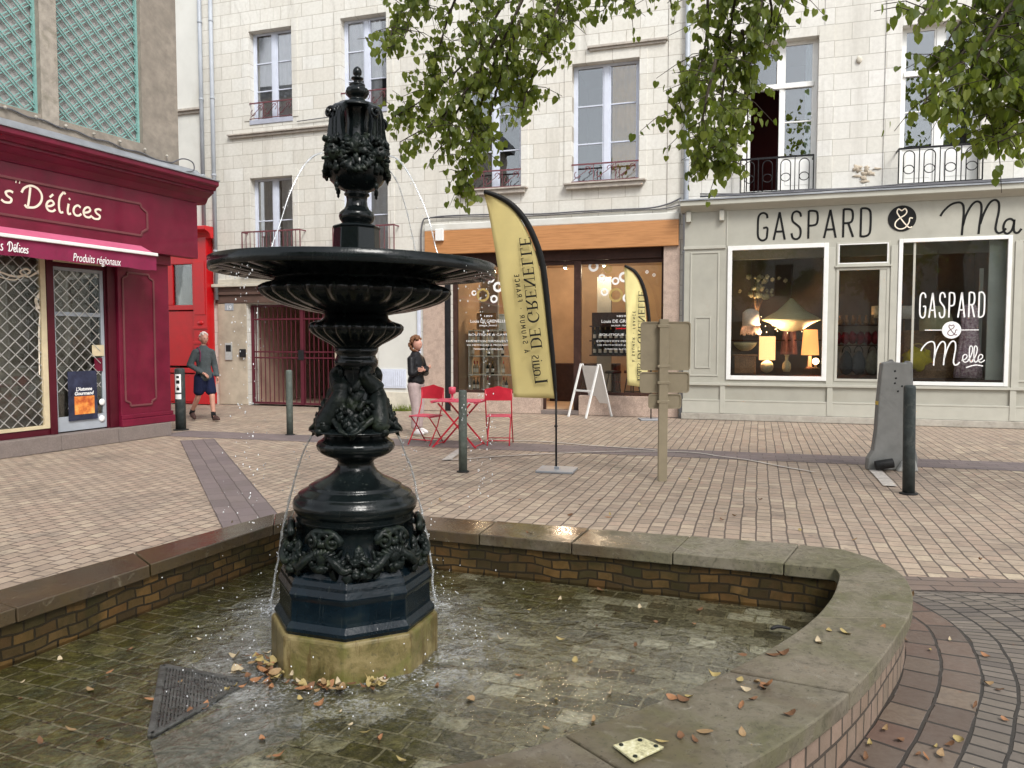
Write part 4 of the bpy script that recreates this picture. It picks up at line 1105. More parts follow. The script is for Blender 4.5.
# window guards: red brown rails with scrolls
def scroll_guard(W, zrail, parent, mat, n=3, yy=-.02):
    x0, x1, z0, z1 = W; k = MB(); h = zrail - z0; r = .009
    k.bar((x0, yy, zrail), (x1, yy, zrail), .03, .022); k.bar((x0, yy, z0 + .04), (x1, yy, z0 + .04), .018)
    w = (x1 - x0) / n
    for i in range(n):
        cx = x0 + w * (i + .5)
        if i: k.bar((x0 + w * i, yy, z0 + .04), (x0 + w * i, yy, zrail), .014)
        for sd in (-1, 1):
            pts = []
            for j in range(16):
                t = j / 15; a = sd * (t * 4.6 - 1.2); rr = h * .20 * (1 - .45 * t)
                pts.append((cx + sd * w * .22 + rr * math.cos(a) * sd, yy, z0 + .04 + h * (.62 if sd > 0 else .34) + rr * math.sin(a)))
            k.tube(pts, r, 5)
        k.tube(catmull([(cx - w * .44, yy, z0 + .07), (cx - w * .1, yy, z0 + h * .45), (cx + w * .1, yy, z0 + h * .6), (cx + w * .44, yy, zrail - .03)], 4), r * .8, 5)
    k.build('window_guard', mat, parent)
scroll_guard(W1, FA(270, 102)[1], stone_house, M['rail_red']); scroll_guard(W2, FA(270, 102)[1], stone_house, M['rail_red'])
scroll_guard(W5, FA(606, 163)[1], stone_house, M['rail_red']); scroll_guard(W6, FA(606, 163)[1], stone_house, M['rail_red'])
def balcony(xa, xb, zrail, zfloor, y, mat, parent, gap=.115):
    k = MB(); k.bar((xa, y, zrail), (xb, y, zrail), .035, .025)
    for x in (xa, xb): k.bar((x, y, zrail), (x, .05, zrail), .03, .02); k.bar((x, y, zfloor), (x, y, zrail), .022)
    k.bar((xa, y, zfloor + .08), (xb, y, zfloor + .08), .02); n = int((xb - xa) / gap)
    for i in range(1, n): x = xa + (xb - xa) * i / n; k.bar((x, y, zfloor + .02), (x, y, zrail), .014)
    k.build('balcony_railing', mat, parent)
    bx(parent, 'balcony_slab', M['stone_ledge'], [(xa - .05, xb + .05, y - .05, 0, zfloor - .12, zfloor)], .01)
zr = FA(270, 231, .25)[1]
balcony(FA(242, 240, .25)[0], FA(300, 240, .25)[0], zr, W3[2], -.25, M['rail_red'], stone_house)
balcony(FA(333, 240, .25)[0], FA(394, 240, .25)[0], zr, W3[2], -.25, M['rail_red'], stone_house)

# ---- passage, gate, ground floor masonry
room(stone_house, GATE[0], GATE[1], .002, GATE[3], .43, 5.0, M['passage'], 'passage')
bx(stone_house, 'gate_lintel', M['brown_lintel'], [(UG + .05, GATE[1] + .3, -.05, -.002, GATE[3] + .02, GATE[3] + .22), (UG + .03, GATE[1] + .35, -.09, -.002, GATE[3] + .225, GATE[3] + .30), (UG + .05, GATE[1] + .3, -.06, -.002, GATE[3] + .305, GATE[3] + .42)], .008)
bx(stone_house, 'lintel_ledge', M['stone_trim'], [(UG + .0, GATE[1] + .4, -.14, -.002, GATE[3] + .425, GATE[3] + .50), (UG + .04, GATE[1] + .36, -.08, -.002, GATE[3] + .505, GATE[3] + .62)], .01)
bx(stone_house, 'gate_pier', M['pier_stone'], [(UG + .1, GATE[0] - .01, -.035, -.002, 0.01, GATE[3] + .015)], .012)
bx(stone_house, 'gate_pier', M['pier_stone'], [(GATE[1] + .01, GATE[1] + .55, -.035, -.002, 0.01, GATE[3] + .015)], .012)
k = MB(); gx0, gx1, gz = GATE[0] + .02, GATE[1] - .02, GATE[3] - .04; gy = .14
xm = FA(299.5, 360)[0]
for x in (gx0 + .035, gx1 - .035): k.bar((x, gy, .03), (x, gy, gz), .07, .04)
k.bar((xm, gy - .005, .03), (xm, gy - .005, gz), .085, .05)
for z, w in ((.06, .05), (FA(290, 358)[1], .035), (FA(290, 352)[1], .035), (gz - .35, .035), (gz - .02, .05)): k.bar((gx0, gy, z), (gx1, gy, z), w, .035)
n = 19
for i in range(1, n): x = gx0 + (gx1 - gx0) * i / n; k.bar((x, gy, .05), (x, gy, gz), .017)
gate = k.build('gate', M['gate'], stone_house)
bx(gate, 'lock', M['rail_black'], [(xm - .10, xm + .06, gy - .05, gy - .031, FA(290, 360)[1], FA(290, 350)[1])], .003)
b = FA.rect(242, 349, 247, 357); bx(stone_house, 'letter_box', M['rail_black'], [(b[0], b[1], -.11, -.037, b[2], b[3])], .006)
b = FA.rect(226.5, 343, 233.5, 360); ic = bx(stone_house, 'intercom', M['chrome'], [(b[0], b[1], -.06, -.037, b[2], b[3])], .004)
bx(ic, 'speaker_grille', M['rail_black'], [(b[0] + .03, b[1] - .03, -.064, -.061, b[3] - .22, b[3] - .05)])
b = FA.rect(226, 303.5, 234.5, 310.5); pl_ = bx(stone_house, 'number_plate', M['pipe_grey'], [(b[0], b[1], -.045, -.037, b[2], b[3])], .002)
text_mesh('number_lettering', '19', .15, ((b[0] + b[1]) / 2, -.0465, b[2] + .02), M['white_letter'], pl_, align='CENTER')

# wall stretch between the fountain and the wine shop
b = FA.rect(379, 316, 407, 390); bx(stone_house, 'white_panel', M['render_white'], [(b[0], FA(418, 350)[0], -.03, -.002, .05, SHOP[3] - .1)], .004)
b = FA.rect(381, 369, 407, 388); k = MB(); k.box(b[0], b[1], -.06, -.031, b[2], b[3])
for i in range(12): x = b[0] + .04 + (b[1] - b[0] - .08) * i / 11; k.box(x, x + .012, -.07, -.061, b[2] + .04, b[3] - .04)
k.build('louvre_vent', M['bluewhite'], stone_house, bevel=.002)
bx(stone_house, 'light_blue_pipe', M['bluewhite'], [(FA(418.5, 350)[0], FA(421.5, 350)[0], -.07, -.003, .02, SHOP[3])], .008)
bx(stone_house, 'shop_pier', M['pink_granite'], [(FA(424, 350)[0], sx0 - .14, -.05, -.002, 0.01, SHOP[3] + .05)], .006)
bx(stone_house, 'shop_pier', M['pink_granite'], [(sx1 + .003, FA(679, 350)[0], -.05, -.002, 0.01, SHOP[3] + .05)], .006)
bx(stone_house, 'base_stone', M['stone_trim'], [(GATE[1] + .56, FA(423, 350)[0], -.06, -.003, .01, .42)], .01)

# ---- the wine shop
f0 = FA.rect(424, 222, 679, 250, .10)
zf1 = FA(550, 225.5, .12)[1]; zf0 = FA(550, 250, .12)[1]
fas = bx(stone_house, 'fascia_board', M['oak'], [(FA(424.5, 240, .12)[0], FA(678.5, 240, .12)[0], -.12, -.003, zf0, zf1)], .006)
bx(stone_house, 'fascia_capping', M['render_white'], [(FA(424.5, 240, .12)[0] - .02, FA(679, 240, .12)[0], -.10, -.003, zf1 + .003, zf1 + .16)], .02)
b = FA.rect(436, 229, 444, 241, .13); al = bx(stone_house, 'alarm_box', M['white_paint'], [(b[0], b[1], -.19, -.122, b[2], b[3])], .012)
zl0 = FA(600, 402)[1]
ys = .16
DX0, DX1 = FA(546, 330, -ys)[0], FA(574, 330, -ys)[0]
MX1 = FA(581, 330, -ys)[0]
ZTR = FA(560, 262, -ys)[1]       # underside of the beam
k = MB()
k.box(sx0, sx0 + .10, ys - .04, ys + .06, 0.02, SHOP[3]); k.box(sx1 - .06, sx1, ys, ys + .06, .02, SHOP[3])
k.box(sx0 + .10, sx1 - .06, ys - .05, ys + .06, ZTR + .02, SHOP[3]); k.box(sx0 + .10, sx1 - .06, ys, ys + .06, ZTR - .07, ZTR + .018)
k.box(DX1, MX1, ys - .03, ys + .06, .02, ZTR + .019); k.box(DX0 - .06, DX0, ys - .01, ys + .06, .02, ZTR - .07)
k.box(sx0 + .10, DX0 - .06, ys, ys + .06, .44, .50); k.box(MX1, sx1 - .06, ys, ys + .06, .44, .50)
k.build('shop_frame', M['dark_wood'], stone_house, bevel=.005)
bx(stone_house, 'frame_post', M['rail_black'], [(sx0 - .13, sx0 - .003, -.055, .05, .02, SHOP[3] - .01)], .004)
bx(stone_house, 'shop_plinth', M['pink_granite'], [(sx0, DX0 - .06, -.045, ys + .06, .005, .43), (MX1, sx1, -.045, ys + .06, .005, .43)], .006)
bx(stone_house, 'door_step', M['granite'], [(DX0 - .055, MX1 - .005, -.045, ys + .06, .005, .09)], .006)
w1_ = (sx0 + .10, DX0 - .06, .50, ZTR - .07); w2_ = (MX1, sx1 - .06, .50, ZTR - .07)
gl1 = bx(stone_house, 'shop_window', M['shop_glass'], [(w1_[0], w1_[1], ys + .025, ys + .033, w1_[2], w1_[3])])
gl2 = bx(stone_house, 'shop_window', M['shop_glass'], [(w2_[0], w2_[1], ys + .025, ys + .033, w2_[2], w2_[3])])
room(stone_house, sx0, sx1, .08, SHOP[3], .43, 4.2, M['warm_room'], 'shop_room')
for q_ in ((sx0 + .03, FA(485, 340, -1)[0], 1.95, 2.05, .09, 3.3), (FA(585, 300, -1)[0], FA(600, 300, -1)[0], 2.4, 2.5, .09, 3.2)): bx(stone_house, 'display_partition', M['grey_room'], [q_])
bx(stone_house, 'shop_counter', M['dark_wood'], [(FA(555, 370, -2)[0] - .3, FA(600, 370, -2)[0] + .3, 2.6, 3.2, .09, 1.05)], .01)
# rings stuck to the glass
def rings(parent, pix, yy, fr):
    for (px, py, rp, col) in pix:
        u, z = fr(px, py, -yy); r = rp * 16.6 / F_PX; k = MB()
        pts = [(u + r * math.cos(a), z + r * math.sin(a)) for a in [2 * math.pi * j / 20 for j in range(21)]]
        k.ribbon(pts, r * (.62 if col == 'w' else .4), yy, .002, 1); k.build('ring_decal', M['white_letter'] if col == 'w' else M['gold'], parent)
M['gold'] = plain('gold_foil_decal', (.42,.30,.10), .4, .1, 20, 0)
ry = ys + .022
rings(gl1, [(474, 293, 2.2, 'w'), (498, 287, 4.2, 'w'), (494, 299, 3.2, 'w'), (483, 295, 6, 'g'), (491, 279, 3, 'w')], ry, FA)
rings(gl2, [(593.5, 266.5, 4, 'w'), (602, 278, 3, 'w'), (615.5, 281, 3, 'w'), (604.5, 292, 3, 'w'), (624, 277, 4, 'w'), (616, 295, 6, 'g'), (608, 269, 3.4, 'g'), (627, 298, 3.4, 'w'), (647, 272, 1.2, 'w'), (654, 275, 1.2, 'w')], ry, FA)
def lines(parent, cx, rows, fr, yy, size_k=1.0):
    for txt, py, hp, wpx in rows:
        u, z = fr(cx, py, -yy); h = hp * 16.5 / F_PX
        o = text_mesh('window_lettering', txt, h * 1.35, (u, yy - .003, z - h / 2), M['white_letter'], parent, align='CENTER', sx=1.0)
        w = o.dimensions.x if o.dimensions.x > 0 else 1
        xs_ = [v.co.x for v in o.data.vertices]; w = max(xs_) - min(xs_)
        o.data.transform(Matrix.Diagonal((wpx * 16.5 / F_PX / w, 1, 1, 1)))
rowsT = [('1859', 316, 2.0, 9), ('Louis DE GRENELLE', 321, 3.4, 40), ('SAUMUR - FRANCE', 325.5, 1.6, 20), ('BOUTIQUE & CAVE', 334.5, 2.4, 44), ('EXPOSITION PERMANENTE', 341, 2.0, 50), ('DE METHODES & PRODUITS', 345, 1.6, 48), ('TERROIR & CADEAUX', 349, 1.6, 34)]
lines(gl1, 488, rowsT, FA, ry); lines(gl2, 621, rowsT, FA, ry)
u, z = FA(621, 328.5, -ry); bx(gl2, 'red_bar', M['red_paint'], [(u - .11, u + .11, ry - .004, ry - .001, z - .012, z + .012)])

# cables along the facade
def cable(parent, pix, w, r=.012, name='cable', mat=None):
    pts = []
    for (px, py) in pix:
        u, z = FA(px, py, w); pts.append((u, -w, z))
    k = MB(); k.tube(catmull(pts, 5), r, 5); k.build(name, mat or M['cable'], parent)
cable(stone_house, [(424,219),(440,216.5),(470,215),(500,214.5),(540,214),(580,211.5),(620,209.5),(650,208),(668,204),(681,198)], .06, .018)
cable(stone_house, [(424,219),(422,224),(421,235),(421,252)], .06, .018)
cable(stone_house, [(430,218),(470,216.8),(530,216),(600,212),(660,209),(680,205)], .05, .012)
cable(stone_house, [(297,121.5),(330,117),(360,113)], .05, .012)
cable(stone_house, [(420,98),(426,99)], .05, .01)
# downpipes
def pipe(parent, xt, yt, xb, yb, w, r=.05, brk=5, name='downpipe', mat=None, joint=True):
    (u0, z0), (u1, z1) = FA(xt, yt, w), FA(xb, yb, w); k = MB()
    k.tube([(u1, -w, z1), (u1, -w, z0 + 2.5)], r, 14)
    if joint:
        for i in range(brk):
            z = z1 + 1.2 + i * 1.9; k.lathe([(r * 1.0, z), (r * 1.22, z + .01), (r * 1.22, z + .05), (r, z + .06)], 14, (u1, -w, 0), cap=False); k.box(u1 - .015, u1 + .015, -w, 0, z + .01, z + .05)
    k.build(name, mat or M['pipe_grey'], parent)
pipe(stone_house, 687, 0, 683.5, 403, .09, .052)
u_, z_ = FA(683.5, 404, .09); bx(stone_house, 'pipe_shoe', M['cable'], [(u_ - .07, u_ + .07, -.20, -.03, .02, .40)], .02)
pipe(stone_house, 217.5, 0, 216.5, 300, .08, .05)
pipe(white_house, 204, 0, 204, 225, .08, .05)

# ---- whitewashed house and red shopfront
XL = UL - 5.5
RED = (FA(166, 320)[0], FA(212, 320)[0], .02, FA(195, 243)[1])
k = wall_mb(XL, UL - .003, -.05, TOPZ + .6, [(RED[0] + .05, RED[1] - .25, 0.02, RED[3] - .3)], .4); k.build('wall', M['render_white'], white_house)
bx(white_house, 'roof', M['rust_slate'], [(XL, UL - .003, -.35, 7, TOPZ + .62, TOPZ + .9)])
z = FA(190, 109)[1]; bx(white_house, 'ledge', M['stone_ledge'], [(XL, FA(203, 108)[0], -.10, 0, z - .06, z), (XL, FA(202, 108)[0], -.05, 0, z - .13, z - .061)], .008)
room(white_house, RED[0], RED[1] - .2, .03, RED[3] - .3, .41, 2.0, M['dark_room'])
rw = .22
rx = lambda px, py=320: FA(px, py, rw)[0]
rzz = lambda py, px=190: FA(px, py, rw)[1]
k = MB()
xa, xb_ = FA(150, 320, rw)[0], rx(212.5)
k.box(xa, rx(195), -rw, -.01, rzz(310), rzz(305)); k.box(xa, rx(195), -rw + .03, -.01, rzz(366), rzz(311))           # panel
k.box(xa, rx(195), -rw, -.01, rzz(373), rzz(368)); k.box(xa, rx(195), -rw + .03, -.01, rzz(402), rzz(374)); k.box(xa, rx(195), -rw - .02, -.01, .02, rzz(402.5))
k.box(xa, rx(195), -rw, -.01, rzz(264), rzz(240))
k.box(xa, rx(173.5), -rw + .01, -.01, rzz(304.8), rzz(264.2)); k.box(rx(192.5), rx(195), -rw + .01, -.01, rzz(304.8), rzz(264.2))
k.build('red_shopfront', M['red_paint'], white_house, bevel=.012)
kk = MB(); kk.box(rx(173.5), rx(192.5), -rw + .05, -rw + .06, rzz(304.8), rzz(264.2)); kk.build('transom_pane', M['shop_glass'], white_house)
k = MB(); x0, x1 = rx(195.2), rx(209)
k.box(x0, x1, -rw - .06, -.01, .02, rzz(236))
for py in (323, 338): 
    k.blob(((x0 + x1) / 2, -rw - .06, rzz(py, 202)), (.10, .035, .06), 2); k.box(x0 - .02, x1 + .02, -rw - .085, -rw - .061, rzz(py + 6, 202), rzz(py + 3.5, 202))
k.box(x0 - .03, x1 + .03, -rw - .10, -.01, .02, rzz(392)); k.box(x0 + .05, x1 - .05, -rw - .075, -rw - .061, rzz(315), rzz(262)); k.box(x0 + .05, x1 - .05, -rw - .075, -rw - .061, rzz(384), rzz(346))
k.build('red_pilaster', M['red_paint'], white_house, bevel=.012)
# moulded red cornice with rounded hollow
k = MB(); xe = rx(214); pr_ = [(0, 0), (.10, 0), (.12, .05), (.14, .10), (.20, .15), (.30, .18), (.32, .20), (.32, .27), (.30, .29), (0, .29)]
zb2 = rzz(239.5)
k.M = Matrix.Identity(4)
v = [(xx, -rw + .05 - a, zb2 + b_) for xx in (xa, xe) for a, b_ in pr_]; n = len(pr_)
k.add(v, [tuple(range(n)), tuple(range(2*n-1, n-1, -1))] + [(i, i+n, (i+1) % n+n, (i+1) % n) for i in range(n)])
k.build('red_cornice', M['red_paint'], white_house, bevel=.008)

# ================================================================ shop house with the sage shopfront
W7 = opn(743, 40, 817.5, 193); W8 = opn(900.5, 25, 981.5, 186); W8 = (W8[0], W8[1], W7[2], W7[3])
UR = FA(1024, 300)[0] + 5.0
SF = .20                                   # projection of the shopfront
zc1 = FA(850, 190.5, .42)[1]; zc0 = FA(850, 201, .42)[1]
Z0 = 0.0
big = (FA(730, 300)[0], FA(1008, 300)[0], .75, FA(800, 245)[1])
big = (FA(726, 300)[0], FA(1016, 300)[0], .6, 3.62)
k = wall_mb(0.003, UR, -.05, TOPZ + .3, [W7, W8, big], .42); k.build('wall', M['stone_b'], shop_house)
bx(shop_house, 'roof', M['rust_slate'], [(0.003, UR, -.35, 7, TOPZ + .31, TOPZ + .6)])
tz = FA(781, 84)[1]
casement(shop_house, W7, 2, 2, M['white_paint'], M['glass_dark'], curt=[(.84, .95, M['curtain'])], transom=tz, panel=.62, open_left=True, room_mat=M['red_room'], depth=.26, fw=.07, cw=.13)
casement(shop_house, W8, 2, 2, M['white_paint'], M['glass_dark'], curt=[(.55, .85, M['grey_curtain'])], transom=tz, panel=.62, depth=.26, fw=.07, cw=.13)
# the open leaf of the first window, folded into the room
kk = MB(); x = W7[0] + .09
kk.box(x, x + .05, .33, .85, W7[2] + .1, tz - .06); kk.build('open_leaf', M['white_paint'], shop_house, bevel=.004)
for W in (W7, W8): surround(shop_house, W, M['stone_b'], .2)
for q_ in ((FA(823, 120)[0], FA(833, 120)[0], -.02, 0, 4.4, TOPZ - 1), (FA(884, 120)[0], FA(893, 120)[0], -.02, 0, 4.4, TOPZ - 1)): bx(shop_house, 'corner_strip', M['stone_b'], [q_], .004)
zfl = FA(777, 191, .3)[1]; zrl = FA(777, 157.5, .3)[1]
def loop_balcony(px0, px1, parent):
    y = -.30; xa, xb = FA(px0, 170, .3)[0], FA(px1, 170, .3)[0]; k = MB(); zr_, z0_ = zrl, zfl
    k.bar((xa, y, zr_), (xb, y, zr_), .035, .03); k.bar((xa, y, z0_), (xb, y, z0_), .02)
    for x in (xa, xb): k.bar((x, y, zr_), (x, .05, zr_), .03, .02); k.bar((x, y, z0_), (x, y, zr_), .022)
    n = 4; w = (xb - xa) / n
    for i in range(n):
        c = xa + w * (i + .5); hw = w * .27
        pts = [(c - hw, y, z0_)] + [(c - hw, y, zr_ - .14)] + [(c + hw * math.cos(math.pi - math.pi * j / 8), y, zr_ - .14 + hw * math.sin(math.pi * j / 8)) for j in range(1, 8)] + [(c + hw, y, zr_ - .14), (c + hw, y, z0_)]
        k.tube(pts, .010, 6)
        k.tube([(c + hw * .95 * math.cos(a), y, z0_ + .26 + hw * .85 * math.sin(a)) for a in [2 * math.pi * j / 14 for j in range(15)]], .009, 6)
        k.bar((xa + w * i, y, z0_), (xa + w * i, y, zr_), .016)
    k.build('balcony_railing', M['rail_black'], parent)
loop_balcony(740.5, 813.5, shop_house); loop_balcony(898.5, 982.5, shop_house)
# zinc gutter ledge on top of the shopfront cornice, cornice, fascia
k = MB(); x0, x1 = FA(680, 210, .42)[0], UR
def xprofile(k, x0, x1, pts):
    n = len(pts); v = [(xx, -a, z) for xx in (x0, x1) for a, z in pts]
    k.add(v, [tuple(range(n)), tuple(range(2*n-1, n-1, -1))] + [(i, i+n, (i+1) % n+n, (i+1) % n) for i in range(n)])
xprofile(k, x0, x1, [(.003, zc0 - .03), (.22, zc0 - .03), (.24, zc0 - .01), (.30, zc0 + .02), (.38, zc0 + .05), (.42, zc0 + .07), (.42, zc1 - .03), (.003, zc1 - .03)])
k.build('cornice', M['sage_light'], shop_house, bevel=.006)
k = MB(); xprofile(k, x0 - .01, x1, [(.003, zc1 - .028), (.45, zc1 - .028), (.45, zc1 - .002), (.003, zc1 + .05)]); k.build('zinc_flashing', M['zinc'], shop_house)
def on_cornice(pix, r):
    k = MB(); k.tube(catmull([(FA(px, py, .36)[0], -.36, FA(px, py, .36)[1]) for px, py in pix], 5), r, 5); k.build('cable', M['cable'], shop_house)
on_cornice([(700,196.5),(740,195),(790,192.5),(840,189.5),(900,186.5),(950,183.5),(1024,180)], .022)
on_cornice([(700,194),(760,193.5),(800,190),(850,188.5),(900,184.5),(950,182.5),(1024,178)], .014)
zf_t, zf_b = zc0 - .032, FA(780, 241, SF)[1]
x0 = FA(684, 300, SF)[0]
def px2(px, py=300): return FA(px, py, SF)[0]
def pz2(py, px): return FA(px, py, SF)[1]
zw0, zw1 = pz2(380, 777), pz2(243.5, 777)
zsill = pz2(384, 777)
k = MB(); S0, S1 = -SF, -SF + .06
glassA = (px2(731.5), px2(823), pz2(376, 777), pz2(249, 777))
dT = (px2(838.5), px2(886), pz2(262.5, 862), pz2(244.5, 862)); dG = (px2(838.5), px2(880.5), pz2(379, 860), pz2(270, 860))
glassB = (px2(901.5), px2(1006), pz2(382, 954), pz2(241, 954))
holes = [glassA, dT, (dT[0], dT[1], dG[2], dG[3]), glassB]
k = wall_mb(x0, UR, .14, zf_t, holes, .08, -SF)
k.box(x0, x0 + .05, -SF + .081, -.003, .14, zf_t)
k.build('shopfront_boarding', M['sage'], shop_house)
# white window frames, sill rail, pilasters, panels and base mouldings, 4-25 mm proud
fw = .075
def frame_mb(k, W, f, p=.03, y=-SF, dd=.05):
    a, b, c, d = W
    k.box(a - f, a, y - p, y + dd, c - f, d + f); k.box(b, b + f, y - p, y + dd, c - f, d + f)
    k.box(a, b, y - p, y + dd, d, d + f); k.box(a, b, y - p, y + dd, c - f, c)
for W, f in ((glassA, .085), (glassB, .07)):
    k = MB(); frame_mb(k, W, f); o = k.build('shop_window', M['white_paint'], shop_house, bevel=.006)
    kk = MB(); kk.box(W[0], W[1], -SF + .02, -SF + .028, W[2], W[3]); kk.build('pane', M['shop_glass'], o)
winB = o
xm_ = px2(913.5); kk = MB(); kk.box(xm_ - .02, xm_ + .02, -SF + .005, -SF + .019, glassB[2], glassB[3]); kk.build('glazing_bar', M['sage_light'], winB)
dGx = (dT[0], dT[1] - .12, dG[2], dG[3])
k = MB(); frame_mb(k, (dT[0], dT[1], dG[2], dG[3]), .05, .012); frame_mb(k, dT, .05, .012)
k.box(dT[0], dGx[0] + .0, -SF + .01, -SF + .05, dG[2], dG[3]); k.box(dGx[1], dT[1], -SF - .005, -SF + .05, dG[2], dG[3]); 
k.box(dT[0] - .08, dT[1] + .08, -SF - .045, -SF - .002, dT[2] - .085, dT[2] - .052)
dr = k.build('shop_door', M['sage_light'], shop_house, bevel=.004)
kk = MB(); frame_mb(kk, dGx, .03, .012, -SF + .01, .02); frame_mb(kk, dT, .022, .014); kk.build('white_bead', M['white_paint'], dr, bevel=.003)
kk = MB(); kk.box(dGx[0], dGx[1], -SF + .02, -SF + .028, dG[2], dG[3]); kk.box(dT[0], dT[1], -SF + .02, -SF + .028, dT[2], dT[3]); kk.build('pane', M['shop_glass'], dr)
k = MB()
k.box(x0 - .02, UR, -SF - .05, -SF - .002, zsill - .045, zsill + .005)
zb3 = .42
k.box(x0 - .01, UR, -SF - .025, -SF - .002, .14, zb3); k.box(x0 - .01, UR, -SF - .032, -SF - .026, zb3 - .03, zb3)
for px in (722.5, 829.5, 892, 1012.5): x = px2(px, 395); k.box(x - .05, x + .05, -SF - .036, -SF - .003, .145, zsill - .046)
for px in (830.5, 893, 1017): x = px2(px, 310); k.box(x - .06, x + .06, -SF - .02, -SF - .002, zsill + .006, zf_b - .16)
x = px2(724, 225); 
def panel_frame(k, a, b, c, d, w=.028, p=.014):
    k.box(a, b, -SF - p, -SF - .002, c, c + w); k.box(a, b, -SF - p, -SF - .002, d - w, d); k.box(a, a + w, -SF - p, -SF - .002, c + w, d - w); k.box(b - w, b, -SF - p, -SF - .002, c + w, d - w)
panel_frame(k, px2(690), px2(719), pz2(376, 705), pz2(252, 705)); panel_frame(k, px2(695.5), px2(711), pz2(368, 705), pz2(317, 705), .02)
panel_frame(k, px2(1017.5), px2(1050), pz2(382, 1018), pz2(240, 1018))
k.box(x0 - .012, px2(725), -SF - .03, -SF - .002, pz2(249, 705), pz2(246, 705))
k.box(px2(725.5), px2(726.8), -SF - .012, -SF - .002, pz2(246, 725), zf_t)
for px in (689, 722): x = px2(px, 215); k.box(x - .045, x + .045, -SF - .10, -SF - .002, zf_t - .20, zf_t - .003)
k.build('shopfront_mouldings', M['sage_light'], shop_house, bevel=.004)
bx(shop_house, 'shopfront_base', M['kerb'], [(x0 - .03, UR, -SF - .05, -.003, .004, .135)], .012)
# fascia lettering
GL = {
 'G': (.46, [[(.43,.80),(.40,.93),(.27,1),(.13,.96),(.05,.82),(.04,.5),(.05,.18),(.13,.04),(.27,0),(.40,.07),(.43,.22),(.43,.45),(.26,.45)]]),
 'A': (.50, [[(.02,0),(.25,1)], [(.25,1),(.48,0)], [(.09,.30),(.41,.30)]]),
 'S': (.44, [[(.40,.80),(.36,.93),(.22,1),(.08,.94),(.04,.78),(.08,.64),(.22,.53),(.36,.41),(.40,.24),(.36,.07),(.22,0),(.08,.06),(.03,.22)]]),
 'P': (.44, [[(.05,0),(.05,1)], [(.05,.99),(.22,.99),(.36,.95),(.41,.82),(.41,.64),(.36,.51),(.22,.47),(.05,.47)]]),
 'R': (.46, [[(.05,0),(.05,1)], [(.05,.99),(.22,.99),(.36,.95),(.41,.82),(.41,.66),(.36,.54),(.22,.50),(.05,.50)], [(.24,.50),(.44,0)]]),
 'D': (.46, [[(.05,0),(.05,1)], [(.05,.99),(.22,.99),(.36,.93),(.42,.76),(.42,.24),(.36,.07),(.22,.01),(.05,.01)]]),
}
def letters(k, s, x, z, h, wtot, y, sw, gap=.22, table=GL, slope=0.0):
    tot = sum(table[c][0] for c in s) + gap * (len(s) - 1); sx = wtot / tot
    for c in s:
        w, st = table[c]
        for pts in st:
            straight = len(pts) == 2
            k.ribbon([(x + p[0] * sx, z + p[1] * h) for p in pts], sw, y, .004, 1 if straight else 4)
        x += (w + gap) * sx
SCRIPT_M = [[(-.42,.62),(-.34,.78),(-.18,.96),(.0,1.02),(.10,.95),(.13,.75),(.12,.4),(.10,0.0)], [(.12,.30),(.18,.60),(.30,.90),(.42,1.02),(.52,.95),(.54,.7),(.51,.35),(.49,.02)], [(.52,.32),(.60,.65),(.72,.95),(.84,1.04),(.93,.95),(.94,.7),(.90,.4),(.88,.15),(.94,.03),(1.04,.06),(1.12,.16)]]
SCRIPT_a = [[(.34,.40),(.22,.47),(.08,.40),(.02,.22),(.06,.05),(.16,.0),(.28,.10),(.34,.30),(.35,.44),(.34,.15),(.38,.03),(.48,.02),(.58,.14)]]
SCRIPT_d = [[(.34,.40),(.22,.47),(.08,.40),(.02,.22),(.06,.05),(.16,.0),(.28,.10),(.36,.5),(.38,1.0),(.36,.3),(.40,.03),(.50,.04)]]
SCRIPT_e = [[(-.04,.10),(.14,.16),(.26,.30),(.24,.44),(.13,.47),(.04,.34),(.03,.14),(.12,.0),(.26,.02),(.38,.14)]]
SCRIPT_l = [[(-.04,.10),(.10,.30),(.20,.65),(.20,.90),(.12,1.0),(.05,.88),(.04,.4),(.08,.08),(.16,.0),(.28,.10)]]
def script(k, st, x, z, h, sx, y, sw):
    for pts in st: k.ribbon([(x + p[0] * sx, z + p[1] * h) for p in pts], sw, y, .004, 6)
yl = -SF - .001
k = MB(); xa, xb = px2(757, 224), px2(871.5, 224); za, zb = pz2(239.5, 814), pz2(210, 814)
za, zb = pz2(238.5, 814), pz2(210.5, 814)
letters(k, 'GASPARD', xa, za, zb - za, xb - xa, yl, .040)
k.build('fascia_lettering', M['black_letter'], shop_house)
cx, cz = px2(902, 219), pz2(218.5, 902); rr = 12.6 * 14.9 / F_PX
k = MB(); k.M = Matrix.Translation((cx, -SF - .001, cz)) @ Matrix.Rotation(R(90), 4, 'X'); k.lathe([(rr * .985, 0), (rr, .002), (rr, .008)], 40, smooth=False); k.M = Matrix()
disc = k.build('round_sign', M['black_letter'], shop_house)
def ampersand(k, cx, cz, r, y, sw):
    P = [(.75,-.02),(.55,.0),(.48,-.35),(.22,-.72),(-.15,-.80),(-.45,-.60),(-.45,-.28),(-.18,.02),(.18,.25),(.32,.50),(.20,.74),(.0,.62),(-.08,.62),(-.28,.74),(-.36,.48),(-.15,.10),(.20,-.40),(.52,-.72),(.72,-.66)]
    k.ribbon([(cx + p[0] * r, cz + p[1] * r) for p in P], sw, y, .003, 5)
k = MB(); ampersand(k, cx, cz, rr, -SF - .0085, .022); k.build('ampersand', M['cream_letter'], disc)
k = MB(); hM = pz2(202, 970) - pz2(234.5, 970)
script(k, SCRIPT_M, px2(958, 219), pz2(235, 970), hM, px2(1000) - px2(957), yl, .038)
